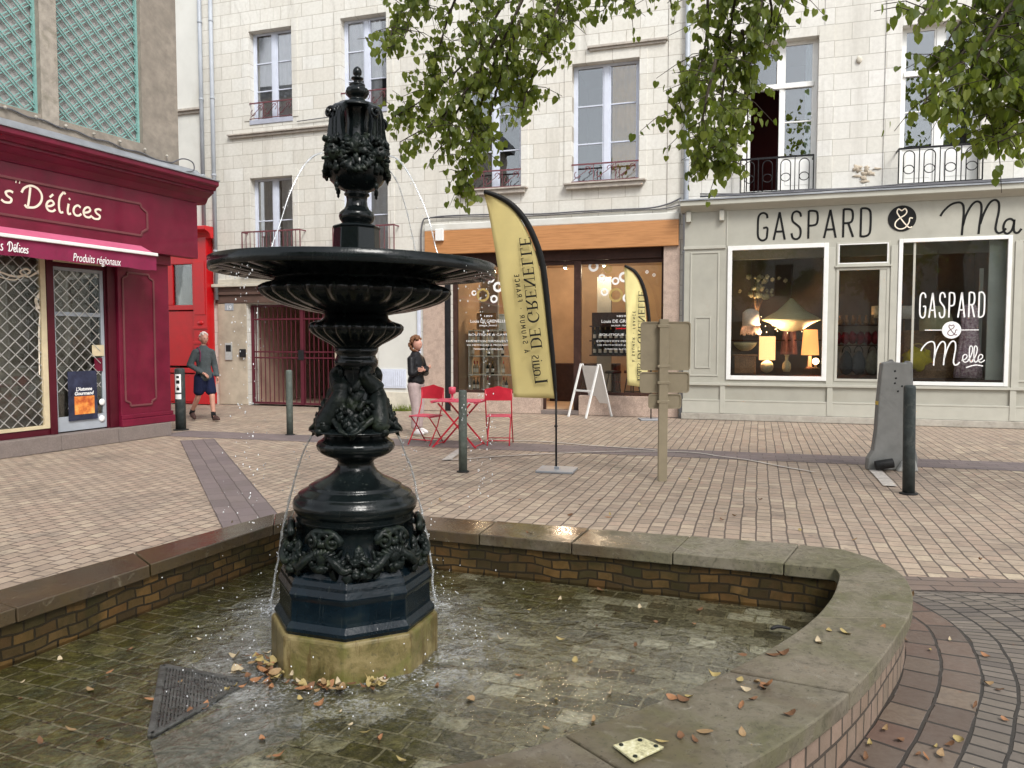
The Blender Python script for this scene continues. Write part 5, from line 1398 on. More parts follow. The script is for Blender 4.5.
script(k, SCRIPT_a, px2(1003, 220), pz2(233.5, 1010), hM * .95, (px2(1024) - px2(1000)) * 1.35, yl, .038)
k.build('fascia_lettering', M['black_letter'], shop_house)
# white lettering on the window
yw = -SF + .018
W_ = lambda px, py: FA(px, py, SF - .02)
k = MB(); xa, z1_ = W_(919, 317); xb, _ = W_(984.5, 317); zt2 = W_(952, 292.5)[1]; zb4 = W_(952, 317.5)[1]
letters(k, 'GASPARD', xa, zb4, zt2 - zb4, xb - xa, yw, .026)
u0, z0 = W_(951.5, 330)
for s_ in (-1, 1): k.box(u0 + s_ * .28 - .17, u0 + s_ * .28 + .17, yw - .004, yw, z0 - .008, z0 + .008)
hm = W_(935, 342)[1] - W_(935, 365.5)[1]
script(k, SCRIPT_M, W_(931, 365)[0], W_(931, 365.5)[1], hm, (W_(957, 355)[0] - W_(931, 355)[0]) * .98, yw, .024)
xx, zz = W_(962, 362); hh = hm * .85; sxx = .30
for st, adv in ((SCRIPT_e, .30), (SCRIPT_l, .22), (SCRIPT_l, .22), (SCRIPT_e, .3)):
    script(k, st, xx, zz, hh * .8, sxx, yw, .018); xx += adv * sxx * 1.15
k.ribbon([W_(966, 367.5), W_(975, 365), W_(983, 366)], .02, yw, .004, 4)
k.build('window_lettering', M['white_letter'], winB)
k = MB(); k.M = Matrix.Translation((u0, yw, z0)) @ Matrix.Rotation(R(90), 4, 'X'); r2 = 8.4 * 14.7 / F_PX; k.lathe([(r2, 0), (r2, .004)], 32, smooth=False, mod=lambda r, z, a, i: (r, z)); k.M = Matrix()
dd = k.build('window_disc', M['white_letter'], winB)
k = MB(); ampersand(k, u0, z0, r2 * .8, yw - .0045, .012); k.build('ampersand', M['gate'], dd)
# shop interior
M['mid_room'] = plain('grey_brown_shop_wall', (.20,.18,.16), .85, .2, 1.5, 0)
M['pale_panel'] = plain('pale_grey_panel', (.50,.53,.50), .7, .06, 3, 0)
k_ = room(shop_house, px2(722), px2(1014), .45, 3.66, .43, 2.6, M['mid_room'], 'shop_room')
bx(shop_house, 'display_floor', M['dark_wood'], [(px2(728), px2(892), -SF + .10, 1.6, glassA[2] - .12, glassA[2] - .03), (px2(895), px2(1010), -SF + .10, 1.6, glassA[2] - .12, glassA[2] - .03)], .004)
bx(shop_house, 'display_divider', M['pale_panel'], [(FA(988, 300, 0)[0], FA(1006, 300, 0)[0] + .05, .0, .05, .72, 3.5)], .004)
bx(shop_house, 'display_post', M['pale_panel'], [(FA(979, 300, -.3)[0], FA(983, 300, -.3)[0], .30, .34, .72, 3.0)], .004)
bx(shop_house, 'ceiling_band', M['grey_room'], [(px2(729), px2(1010), .45, .6, glassA[3] - .12, 3.6)])
# damaged render, small fittings on the wall
b = FA.rect(855, 167, 878, 182); k = MB()
for j in range(14): k.blob((random.uniform(b[0], b[1]), .012, random.uniform(b[2], b[3])), (random.uniform(.04, .10), .035, random.uniform(.03, .08)), 2, .8, j)
k.build('crumbling_render', M['pier_stone'], shop_house)
u, z = FA(859, 60); k = MB(); k.blob((u, -.02, z), (.055, .03, .07), 2, .3, 2); k.build('wall_cap', M['stone_trim'], shop_house)
# ================================================================ burgundy shop on the left (frame LB)
lshop = empty('burgundy_shop', LB.o, LB.a, label='tan stone building with burgundy shopfront, pink awning and turquoise lattices on the left', cat='building')
def LX(px, py, w=0.0): return LB(px, py, w)[0]
def LZ(py, px, w=0.0): return LB(px, py, w)[1]
X1 = LX(172, 430, 0)                       # right end of plinth
XS = -9.0                                  # runs on towards the camera's left, out of the picture
PW = .0                                    # plinth face plane
zpl = LZ(421.5, 174)                       # plinth top
FWd = -.08                                 # face plane of pilasters (set back)
WD = -.20                                  # plane of the glass
# plinth in long blocks
k = MB(); xs = [XS, -6.4, -4.2, LX(62, 440), LX(119, 430), X1]
for a, b in zip(xs, xs[1:]): k.box(a + .003, b - .003, 0, .5, .003, zpl)
k.build('plinth', M['granite'], lshop, bevel=.01)
# stone wall above the shop
zu0 = LZ(172, 178, -.05)
ztop = 9.5
XR = LX(177, 80, -.05)
lat1 = (LX(-60, 40, -.05), LX(39.5, 60, -.05), LZ(111, 39, -.05), 7.6)
lat2 = (LX(57, 60, -.05), LX(141.5, 80, -.05), LZ(120.5, 57, -.05), 7.6)
lat2 = (lat2[0], lat2[1], LZ(143.5, 142, -.05), 7.6); lat1 = (lat1[0], lat1[1], lat2[2], 7.6)
k = wall_mb(XS, XR, 3.35, ztop, [lat1, lat2], .16, .05); k.build('upper_wall', M['left_stone'], lshop)
k = MB(); k.box(XS, XR, .211, 6, 3.35, ztop); k.box(XS, XR - .3, .5, 6, .0, 3.35); k.build('building_core', M['left_stone'], lshop)
bx(lshop, 'roof', M['rust_slate'], [(XS, XR + .2, -.3, 6.2, ztop, ztop + .3)])
bx(lshop, 'blind_panel', M['lattice_back'], [(lat1[0] + .001, lat1[1] - .001, .19, .2105, lat1[2] + .001, 7.59), (lat2[0] + .001, lat2[1] - .001, .19, .2105, lat2[2] + .001, 7.59)])
bx(lshop, 'mossy_pier', M['left_pier'], [(lat1[1] + .004, lat2[0] - .004, .03, .049, lat1[2] - .1, 7.7)], .006)
def lattice(k, x0, x1, z0, z1, y, step, slope, w, t, dbl=False):
    """bars at +-slope clipped to a rectangle"""
    for sg, yy in ((1, y), (-1, y - t - .001)):
        c = -8.0
        while c < 12:
            pts = []
            # line z = z0 + sg*slope*(x-x0) + c
            for x in (x0, x1):
                z = z0 + sg * slope * (x - x0) + c
                if z0 <= z <= z1: pts.append((x, z))
            for z in (z0, z1):
                x = x0 + (z - z0 - c) / (sg * slope)
                if x0 < x < x1: pts.append((x, z))
            if len(pts) >= 2 and abs(pts[0][0] - pts[1][0]) > .03:
                for dz in ((-.03, .03) if dbl else (0,)): k.bar((pts[0][0], yy, pts[0][1] + dz), (pts[1][0], yy, pts[1][1] + dz), w, t)
            c += step
for L_ in (lat1, lat2):
    k = MB(); lattice(k, L_[0] + .03, L_[1] - .03, L_[2] + .03, L_[3] - .03, .155, .235, .85, .015, .012, True)
    o = k.build('lattice', M['turquoise'], lshop)
    k = MB(); a, b, c, d = L_; k.box(a, a + .03, .12, .17, c, d); k.box(b - .03, b, .12, .17, c, d); k.box(a + .03, b - .03, .12, .17, c, c + .03); k.build('lattice_frame', M['turquoise'], o)
# cornice (burgundy) with zinc on top: profile in (out, z)
zc_t = LZ(125.5, 0, .45)
zc_t = LB(120, 156, .45)[1]
XE = LX(219, 186, .45)
def lprof(k, x0, x1, pts):
    n = len(pts); v = [(xx, -a, z) for xx in (x0, x1) for a, z in pts]
    k.add(v, [tuple(range(n)), tuple(range(2*n-1, n-1, -1))] + [(i, i+n, (i+1) % n+n, (i+1) % n) for i in range(n)])
zfas = LB(100, 182, .12)[1]                # cornice underside / fascia top
k = MB()
lprof(k, XS, XE, [(-.04, zfas), (.13, zfas), (.16, zfas + .03), (.20, zfas + .10), (.30, zfas + .17), (.33, zfas + .18), (.33, zfas + .22), (.37, zfas + .22), (.40, zc_t - .10), (.43, zc_t - .09), (.45, zc_t - .07), (.45, zc_t), (-.04, zc_t)])
k.build('cornice', M['burgundy'], lshop, bevel=.004)
k = MB(); lprof(k, XS, XE + .01, [(-.045, zc_t + .002), (.47, zc_t + .002), (.47, zc_t + .02), (.05, zc_t + .14), (-.045, zc_t + .24)]); k.build('zinc_flashing', M['zinc'], lshop)
# cable with clips above the flashing and the hook at its end
k = MB(); pts = []
for i in range(13):
    px = -20 + i * 16; py = 99 + (px + 20) * .332
    u, z = LB(px, py + (2.0 if i % 2 else 0), -.03); pts.append((u, .03, z))
k.tube(catmull(pts, 3), .012, 5)
u, z = LB(172, 156, 0); k.tube(catmull([(pts[-1][0], .03, pts[-1][2]), (XR + .02, -.02, z), (XR + .20, -.06, z - .03), (XR + .22, -.06, z - .16), (XR + .05, -.04, z - .22)], 4), .012, 5)
k.build('cable', M['cable'], lshop)
k = MB()
for (px, py) in [(5,107.5),(36,117),(66,126),(94,134),(120,141.5),(145,149.5),(167,156)]:
    u, z = LB(px, py, -.01); k.blob((u, .01, z), .028, 1)
k.build('cable_clip', M['kerb'], lshop)
# fascia
XF = LX(198, 230, .13)
zfb = LB(100, 261, .12)[1]
zfa_b = zfb + .0
zf_low = LB(170, 255, .12)[1]
k = MB(); k.box(XS, XF, -.12, .06, zf_low, zfas - .001); k.build('fascia', M['burgundy'], lshop, bevel=.006)
# moulded border of the sign panel with clipped corners
k = MB(); P = [LB(-200, 165, .13), LB(139, 203, .13), LB(147, 209.5, .13), LB(147, 229, .13), LB(141, 235, .13), LB(-200, 185, .13)]
zt4 = LB(139, 203.5, .13)[1]; zb5 = LB(141, 235.5, .13)[1]; xe_ = P[2][0]; ch_ = .12
pp = [(XS, zt4), (xe_ - ch_, zt4), (xe_ - ch_, zt4 - .05), (xe_, zt4 - ch_), (xe_, zb5 + ch_), (xe_ - ch_, zb5 + .05), (xe_ - ch_, zb5), (XS, zb5)]
for a, b in zip(pp, pp[1:]): k.bar((a[0], -.127, a[1]), (b[0], -.127, b[1]), .035, .02)
k.build('sign_moulding', M['burgundy_light'], lshop, bevel=.004)
# script lettering: s Delices
def hand(k, st, x, z, h, sx, y, sw):
    for pts in st: k.ribbon([(x + p[0] * sx, z + p[1] * h) for p in pts], sw, y, .004, 6)
H_s = [[(.30,.46),(.20,.50),(.08,.42),(.12,.28),(.24,.18),(.20,.03),(.04,.0),(-.06,.08)]]
H_D = [[(.14,.92),(.10,.5),(.03,.02),(-.06,.10)], [(-.14,.62),(-.05,.84),(.16,1.0),(.38,.92),(.50,.66),(.46,.34),(.28,.08),(.02,.0)]]
H_e = [[(.02,.20),(.18,.26),(.27,.38),(.20,.50),(.08,.42),(.02,.22),(.08,.04),(.22,.02),(.32,.12)]]
H_ac = [[(.14,.64),(.26,.80)]]
H_l = [[(.24,1.0),(.10,.72),(.06,.3),(.10,.04),(.20,.06)], [(.24,1.0),(.30,.92)]]
H_i = [[(.10,.50),(.06,.2),(.08,.02),(.17,.06)]]; H_dot = [[(.12,.70),(.15,.76)]]
H_c = [[(.28,.42),(.18,.50),(.06,.38),(.02,.18),(.08,.03),(.20,.02),(.30,.12)]]
yl = -.121
zb6 = LB(60, 212, .12)[1]
def deliceword(k, x, z, h, sx, y, sw):
    for st, adv in (([H_D], .62), ([H_e, H_ac], .38), ([H_l], .30), ([H_i, H_dot], .24), ([H_c], .36), ([H_e], .38), ([H_s], .3)):
        for q in st: hand(k, q, x, z, h, sx, y, sw)
        x += adv * sx
xD = LX(26, 196, .12); xE = LX(99, 212, .12); sxx = (xE - xD) / 2.5
zbD = LB(30, 206.5, .12)[1]; htD = LB(32, 184.5, .12)[1] - LB(32, 206.8, .12)[1]
k = MB(); deliceword(k, xD, zbD - .02, htD, sxx, yl, .030)
hand(k, H_s, LX(3, 195, .12), LB(4, 202, .12)[1], htD * 1.05, sxx, yl, .030)
for dx_ in (0, .05): k.ribbon([(LX(15.5, 180, .12) + dx_, LB(16, 183, .12)[1]), (LX(16, 180, .12) + dx_, LB(16, 180.5, .12)[1])], .012, yl, .004, 1)
# part of the name that lies outside the photograph's frame is not lettered
k.build('sign_lettering', M['cream_letter'], lshop)
# pilasters
zp1 = zf_low - .002
pa, pb = LX(119.5, 350, -FWd * -1), LX(170, 350, FWd)
pa = LX(119.5, 350, FWd)
k = MB(); k.box(pa, pb, -FWd, .45, zpl + .002, zp1)
k.box(pa - .03, pb + .03, -FWd - .06, -FWd - .001, zpl + .002, zpl + .12); k.box(pa - .015, pb + .015, -FWd - .035, -FWd - .001, zpl + .121, zpl + .19)
k.box(pa - .02, pb + .02, -FWd - .05, -FWd - .001, zp1 - .16, zp1)
k.build('pilaster', M['burgundy'], lshop, bevel=.01)
k = MB(); a, b = LX(124.5, 350, FWd + .01), LX(155, 350, FWd + .01); c, d = LB(140, 405, FWd)[1], LB(140, 274, FWd)[1]; q = .09
pp = [(a + q, c), (b - q, c), (b - q, c + .05), (b, c + q), (b, d - q), (b - q, d - .05), (b - q, d), (a + q, d), (a + q, d - .05), (a, d - q), (a, c + q), (a + q, c + .05), (a + q, c)]
for s_, e_ in zip(pp, pp[1:]): k.bar((s_[0], -FWd - .008, s_[1]), (e_[0], -FWd - .008, e_[1]), .03, .02)
k.build('pilaster_moulding', M['burgundy_light'], lshop, bevel=.004)
# dark jamb between pilaster and door
jx = LX(106, 350, WD)
bx(lshop, 'door_jamb', M['burgundy_dark'], [(jx, pa - .002, .13, .5, zpl + .002, zp1)], .005)
# openings: window (cream frame) and door, glass plane at y=+.20
zg1 = LZ(262, 20, WD) 
zt7 = LB(80, 268, WD)[1]
xw1 = LX(46, 350, WD); xd0, xd1 = LX(53, 350, WD), LX(104.5, 350, WD)
k = MB()
k.box(XS, xw1 + .0, .17, .24, zpl + .002, zpl + .10); k.box(xw1, xd0, .14, .30, zpl + .002, zp1); k.box(xd1, jx, .17, .24, zpl + .002, zt7 + .06); k.box(xd0, jx, .165, .24, zt7 - .01, zt7 + .05)
k.build('window_framework', M['burgundy_dark'], lshop, bevel=.005)
k = MB(); k.box(xw1 - .085, xw1 - .002, .155, .23, zpl + .101, zp1 - .01); k.box(XS, xw1 - .086, .155, .23, zpl + .101, zpl + .15); k.box(XS, xw1 - .086, .155, .23, zt7 + .10, zp1 - .01)
cf = k.build('shop_window', M['cream'], lshop, bevel=.004)
bx(cf, 'pane', M['shop_glass'], [(XS, xw1 - .086, .20, .208, zpl + .15, zt7 + .10)])
bx(lshop, 'blind_box', M['cream'], [(xd0 + .001, jx, .15, .235, zt7 + .055, zp1 - .01)], .004)
dz0 = zpl + .02
k = MB(); k.box(xd0 + .002, xd1 - .002, .19, .235, dz0, dz0 + .22); k.box(xd0 + .002, xd0 + .05, .19, .235, dz0 + .221, zt7 - .012); k.box(xd1 - .06, xd1 - .002, .19, .235, dz0 + .221, zt7 - .012); k.box(xd0 + .05, xd1 - .06, .19, .235, zt7 - .06, zt7 - .012)
zr5 = LZ(314.5, 80, WD); k.box(xd0 + .05, xd1 - .06, .195, .23, zr5 - .03, zr5 + .03)
door = k.build('shop_door', M['pipe_grey'], lshop, bevel=.004)
bx(door, 'pane', M['shop_glass'], [(xd0 + .05, xd1 - .06, .208, .215, dz0 + .22, zt7 - .06)])
for py in (402, 418.5):
    u, z = LB(102.5, py, -.17); k = MB(); k.M = Matrix.Translation((u, .186, z)) @ Matrix.Rotation(R(90), 4, 'X'); k.lathe([(.052, 0), (.05, .012), (.03, .016)], 20); k.M = Matrix(); k.build('round_sticker', M['white_letter'], door)
# roller grille made of links in front of the glass
def grille(name, x0, x1, z0, z1, y, parent, sx=.20, sz=.19):
    k = MB()
    lattice(k, x0, x1, z0, z1, y, sz, sz / sx, .011, .008)
    k.build(name, M['chrome'], parent)
grille('security_grille', LX(-70, 350, WD), xw1 - .09, zpl + .16, zt7 + .09, .185, cf)
grille('security_grille', xd0 + .03, xd1 - .10, zpl + .62, zt7 - .07, .182, door)
# cream art nouveau ornament on the window
k = MB(); o_ = lambda px, py: LB(px, py, -.18)
for P, w in (([o_(-30, 262), o_(0, 272), o_(12, 276), o_(22, 276), o_(30, 272), o_(26, 269), o_(20, 272), o_(28, 277), o_(37, 273), o_(42, 278), o_(41, 292), o_(36, 300), o_(39, 308), o_(42, 303), o_(39, 296)], [.02, .03, .02, .05, .02]),
             ([o_(38, 270), o_(43, 277), o_(42, 290)], [.05, .09, .02]), ([o_(36, 300), o_(37, 310), o_(40, 314), o_(39, 330), o_(39.5, 375)], [.03, .02, .015]),
             ([o_(42, 306), o_(42.5, 330), o_(43, 385)], [.03, .018]), ([o_(-30, 268), o_(0, 277), o_(14, 280), o_(20, 277)], [.015, .02])):
    k.ribbon(P, w, .182, .003, 6)
k.build('window_ornament', M['cream_letter'], cf)
bx(door, 'paper_notice', M['cream'], [(LX(92, 350, -.18), LX(104, 350, -.18), .176, .180, LZ(356, 98, -.18), LZ(345, 98, -.18))])
bx(door, 'red_card', M['burgundy'], [(LX(94, 350, -.18), LX(102, 350, -.18), .176, .180, LZ(371, 98, -.18), LZ(358, 98, -.18))])
# shop interior
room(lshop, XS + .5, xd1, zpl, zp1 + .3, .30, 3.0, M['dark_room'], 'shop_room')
k = MB()
for i, z in enumerate((.9, 1.35, 1.8)):
    k.box(XS + 1, LX(85, 350, -.9), .9, 1.25, z, z + .03)
k.build('display_shelf', M['grey_room'], lshop)
bx(lshop, 'sales_panel', M['white_paint'], [(LX(18, 390, -.5), LX(36, 390, -.5), .5, .52, LZ(402, 25, -.5), LZ(384, 25, -.5))])
# awning, half folded
awn = MB()
aw_o = .42
xA = LX(156, 262, aw_o)
za_t = LB(77, 237, .12)[1]; za_b = LB(100, 247, aw_o)[1]; 
top0 = (za_t, .125); 
v = [(XS, -.125, za_t), (xA - .02, -.125, za_t), (xA, -aw_o, za_b), (XS, -aw_o, za_b)]
awn.add(v + [(a, b + .004, c - .012) for a, b, c in v], [(0,1,2,3), (7,6,5,4), (0,4,5,1), (1,5,6,2), (2,6,7,3), (3,7,4,0)])
aw = awn.build('awning', M['awning_top'], lshop)
k = MB(); k.bar((XS, -aw_o - .02, za_b - .01), (xA + .01, -aw_o - .02, za_b - .01), .05, .045); k.build('front_bar', M['white_paint'], aw, bevel=.008)
zv0 = LB(77, 262.5, aw_o)[1]
k = MB(); n = 160; v = []
for i in range(n + 1):
    x = XS + (xA - XS) * i / n
    for j in range(5):
        t = j / 4; v.append((x, -aw_o - .01 + .015 * math.sin(i * .45) * t + .01 * math.sin(i * .17 + 1) * t, (za_b - .03) + (zv0 - (za_b - .03)) * t + .006 * math.sin(i * .6) * t))
k.add(v, [(i*5+j, (i+1)*5+j, (i+1)*5+j+1, i*5+j+1) for i in range(n) for j in range(4)], True)
k.add([(xA, -aw_o, za_b), (xA, -.125, za_t - .05), (xA, -.13, zv0 + .05), (xA, -aw_o - .01, zv0)], [(0,1,2,3)])
val = k.build('valance', M['awning'], aw)
u, z = LB(72, 257.5, aw_o + .02)
hP = .16
t1 = text_mesh('valance_lettering', 'Produits régionaux', .165, (u, -aw_o - .032, LZ(258.5, 73, aw_o + .02) - .035), M['white_letter'], val, shear=.25)
xs_ = [q.co.x for q in t1.data.vertices]; t1.data.transform(Matrix.Diagonal(((LX(120, 262, aw_o + .02) - u) / (max(xs_) - min(xs_)), 1, 1, 1)))
k = MB(); xq = LX(8, 248, aw_o + .02); deliceword(k, xq, LZ(250.5, 15, aw_o + .02) - .02, .125, (LX(27, 250, aw_o + .02) - xq) / 2.5, -aw_o - .032, .012)
hand(k, H_s, LX(0, 248, aw_o + .02), LZ(247, 0, aw_o + .02) - .04, .16, .1, -aw_o - .032, .012)
k.build('valance_lettering', M['white_letter'], val)
# poster on the door glass and question mark decal
def pquad(px0, py0, px1, py1, w): return LX(px0, 390, w), LX(px1, 390, w), LZ(py1, (px0 + px1) / 2, w), LZ(py0, (px0 + px1) / 2, w)
k = MB(); a, b, c, d = pquad(68, 371, 97, 420, -.17); k.box(a, b, .168, .174, c, d)
M['poster'] = plain('dark_night_poster_print', (.035,.04,.075), .35, .3, 8, 0)
poster = k.build('poster', M['poster'], None, label='dark autumn poster with orange picture taped to the shop door glass', cat='poster')
poster.location = LB.o; poster.rotation_euler = (0, 0, LB.a)
a2, b2, c2, d2 = pquad(74, 396, 94, 414, -.17); m = Mat('orange_poster_picture'); n = m.noise(9, 3, .6); m.set(color=m.ramp(n, [(.3, (.45,.08,.02)), (.5, (.75,.25,.05)), (.7, (.85,.55,.15))]), rough=.4)
k = MB(); k.box(a2, b2, .1655, .1678, c2, d2); k.build('poster_picture', m.m, poster)
for txt, py, w_ in (("L'Automne", 388.5, 16), ('Gourmand', 392.8, 19)):
    u, z = LB(84, py, -.166); t1 = text_mesh('poster_lettering', txt, .075, (u, .1665, z - .03), M['white_letter'], poster, align='CENTER', shear=.2, bold=.002)
    xs_ = [q.co.x for q in t1.data.vertices]; t1.data.transform(Matrix.Diagonal(((w_ / 51 * (xd1 - xd0)) / (max(xs_) - min(xs_)), 1, 1, 1)))
u, z = LB(69.5, 408, -.17); text_mesh('glass_decal', '?', .20, (u, .176, z - .06), M['white_letter'], door, align='CENTER')
# ================================================================ things standing on the square
M['red_metal'] = plain('red_lacquered_metal', (.50,.015,.035), .35, .08, 10, .02)
M['pink_metal'] = plain('sunfaded_pink_red_metal', (.60,.07,.12), .4, .08, 10, .02)
M['bollard'] = plain('dark_green_grey_bollard_paint', (.045,.055,.055), .5, .2, 14, .05, dirt=(.12,.12,.11))
M['bollard_light'] = plain('worn_green_bollard_paint', (.10,.12,.105), .6, .2, 14, .05, dirt=(.2,.2,.18))
M['sign_back'] = plain('beige_sign_back', (.27,.225,.15), .55, .08, 6, .03, dirt=(.20,.165,.11))
M['flag'] = plain('yellow_flag_cloth', (.56,.46,.19), .8, .05, 3, .05)
M['flag2'] = plain('bright_yellow_flag_cloth', (.66,.58,.26), .8, .05, 3, .05)
M['grey_board'] = plain('weathered_grey_board', (.20,.20,.19), .6, .14, 5, .08, dirt=(.10,.10,.09))
M['rubber'] = plain('black_rubber', (.02,.02,.02), .5, .2, 20, .05)
M['concrete'] = plain('concrete_foot', (.40,.40,.38), .85, .12, 20, .1)

def bollard(px, py, top_py, dia_px, mat, label, tilt=0.0, stickers=False):
    p = ground(px, py); h = at_y(px, top_py, p.y).z; r = dia_px * p.y / F_PX / 2
    t = empty('bollard', p, 0, label=label, cat='bollard', group='posts along the pavement', rot=(0, tilt, R(17)))
    k = MB(); k.lathe([(r, 0), (r, h * .5), (r * .98, h - .03), (r * .9, h - .008), (r * .6, h)], 24); k.build('post', mat, t)
    k = MB(); k.lathe([(r * 1.5, .002), (r * 1.5, .012), (r * 1.05, .02)], 24); k.build('base_collar', M['rubber'], t)
    if stickers:
        def patch(name, z0, z1, w, mt, rr):
            k = MB(); n = 6; v = []
            for i in range(n + 1):
                a = R(-107) + (i / n - .5) * w / r
                v += [(rr * math.cos(a), rr * math.sin(a), z0), (rr * math.cos(a), rr * math.sin(a), z1)]
            k.add(v, [(2*i, 2*i+2, 2*i+3, 2*i+1) for i in range(n)]); return k.build(name, mt, t)
        for z0, z1 in ((h - .44, h - .11), (h - .56, h - .47)): patch('sticker', z0, z1, .11, M['white_letter'], r + .002)
        for z0, z1, w in ((h - .18, h - .14, .05), (h - .28, h - .22, .06), (h - .40, h - .35, .05), (h - .345, h - .33, .02)): patch('pictogram', z0, z1, w, M['black_letter'], r + .0035)
    return t
bollard(181, 430, 368, 10, M['bollard'], 'dark bollard with white pictogram stickers at the corner of the burgundy shop', stickers=True)
bollard(290, 435, 370, 6.5, M['bollard_light'], 'slim grey green bollard in front of the burgundy gate')
bollard(463, 472, 390, 8.5, M['bollard_light'], 'slim speckled green bollard beside the red cafe table')
bollard(908.5, 494, 385, 11.5, M['bollard'], 'dark bollard leaning slightly in front of the grey tapered board', tilt=R(-1.2))

# ---- road sign seen from behind
p = ground(664, 481); D = p.y
sg = empty('road_sign', p, 0, label='road sign seen from its beige back with three stacked plates on one post', cat='sign')
S = lambda px, py: (at_y(px, py, D).x - p.x, at_y(px, py, D).z)
x0, zt_ = S(659.5, 321); x1, _ = S(667.5, 400)
k = MB(); k.box(x0, x1, -.03, .03, 0, zt_ + .02); k.build('post', M['sign_back'], sg, bevel=.004)
def plate(x0p, y0p, x1p, y1p):
    a, zt2 = S(x0p, y0p); b, zb2 = S(x1p, y1p); k = MB(); r = .035; pp = []
    for cx, cz, a0 in ((b - r, zt2 - r, 0), (a + r, zt2 - r, 90), (a + r, zb2 + r, 180), (b - r, zb2 + r, 270)):
        for j in range(5): q = R(a0 + j * 22.5); pp.append((cx + r * math.cos(q), cz + r * math.sin(q)))
    k.prism(pp, .045, .052)
    n = len(pp); cx, cz = (a + b) / 2, (zt2 + zb2) / 2
    v = []
    for (x, z) in pp:
        x2, z2 = cx + (x - cx) * (1 - .012 / (b - a) * 2), cz + (z - cz) * (1 - .012 / (zt2 - zb2) * 2)
        v += [(x, .035, z), (x, .053, z), (x2, .035, z2), (x2, .046, z2)]
    k.add(v, [(4*i, 4*i+1, 4*((i+1) % n)+1, 4*((i+1) % n)) for i in range(n)] + [(4*i, 4*((i+1) % n), 4*((i+1) % n)+2, 4*i+2) for i in range(n)] + [(4*i+2, 4*((i+1) % n)+2, 4*((i+1) % n)+3, 4*i+3) for i in range(n)])
    o = k.build('plate', M['sign_back'], sg)
    zm = zt2 - (zt2 - zb2) * .25
    k = MB()
    for z in ((zt2 - .05, zb2 + .05) if zt2 - zb2 > .3 else ((zt2 + zb2) / 2,)): k.box(x0 - .02, x1 + .02, -.036, .044, z - .015, z + .015)
    k.build('clamp', M['sign_back'], o, bevel=.002)
plate(641.5, 321.5, 691, 370.5); plate(640.5, 372, 690, 393); plate(649, 394, 682, 409)

# ---- feather flags
def serif(c):
    T, t = .17, .06   # thick / thin strokes in units of the cap height
    st = lambda x: [((x, 0), (x, 1), T)]
    sf = lambda x, z: [((x - .16, z), (x + .16, z), .05)]
    L = {
     'D': (.82, st(.2) + sf(.2, .02) + sf(.2, .98), [([(.2, .97), (.5, .97), (.72, .75), (.74, .5), (.72, .25), (.5, .03), (.2, .03)], [.05, .08, .15, .19, .15, .08, .05])]),
     'E': (.70, st(.2) + sf(.2, .02) + sf(.2, .98) + [((.2, .97), (.62, .97), .06), ((.2, .51), (.5, .51), .06), ((.2, .03), (.64, .03), .06), ((.61, .99), (.61, .82), .05), ((.63, 0), (.63, .2), .05), ((.5, .4), (.5, .62), .05)], []),
     'G': (.86, [((.72, .42), (.72, .06), .15)] + sf(.72, .42), [([(.74, .78), (.60, .95), (.44, 1.0), (.2, .85), (.10, .5), (.2, .15), (.44, 0), (.62, .03), (.74, .10)], [.04, .06, .08, .16, .19, .16, .08, .06, .05])]),
     'R': (.82, st(.2) + sf(.2, .02) + sf(.2, .98), [([(.2, .97), (.45, .97), (.6, .86), (.6, .66), (.45, .53), (.2, .53)], [.05, .08, .17, .17, .08, .05]), ([(.42, .53), (.58, .25), (.72, .04), (.82, .02)], [.1, .16, .14, .05])]),
     'N': (.88, [((.2, 0), (.2, 1), .07), ((.72, 0), (.72, 1), .07), ((.2, .99), (.72, .02), .17)] + sf(.2, .02) + sf(.2, .98) + sf(.72, .98), []),
     'L': (.68, st(.2) + sf(.2, .02) + sf(.2, .98) + [((.2, .03), (.6, .03), .06), ((.6, 0), (.6, .22), .05)], []),
     'o': (.56, [], [([(.28, .6), (.08, .5), (.06, .3), (.08, .1), (.28, 0), (.48, .1), (.50, .3), (.48, .5), (.28, .6)], [.05, .12, .14, .12, .05, .12, .14, .12, .05])]),
     'u': (.60, [((.14, .1), (.14, .6), .12), ((.46, 0), (.46, .6), .12), ((.04, .58), (.2, .58), .04), ((.36, .58), (.5, .58), .04)], [([(.14, .2), (.2, .04), (.34, .02), (.46, .14)], [.1, .07, .06, .05])]),
     'i': (.30, [((.14, 0), (.14, .6), .12), ((.04, .58), (.2, .58), .04), ((.03, .02), (.25, .02), .04), ((.14, .76), (.14, .86), .1)], []),
     's': (.42, [], [([(.34, .5), (.28, .58), (.16, .58), (.08, .48), (.16, .36), (.28, .27), (.34, .13), (.24, .02), (.12, .02), (.05, .12)], [.05, .05, .07, .1, .1, .1, .1, .07, .05, .05])]),
     ' ': (.32, [], [])}
    return L[c]
def serif_text(k, s, h, M2, y, length):
    tot = sum(serif(c)[0] for c in s); sx = length / (tot)
    x = 0
    for c in s:
        w, straight, curves = serif(c)
        for a, b, t in straight: 
            k.ribbon([(x + a[0] * sx, a[1] * h), (x + b[0] * sx, b[1] * h)], t * h, y, .002, 1, M2=M2)
        for P, ws in curves: k.ribbon([(x + p[0] * sx, p[1] * h) for p in P], [w_ * h for w_ in ws], y, .002, 4, M2=M2)
        x += w * sx
SANS = dict(GL)
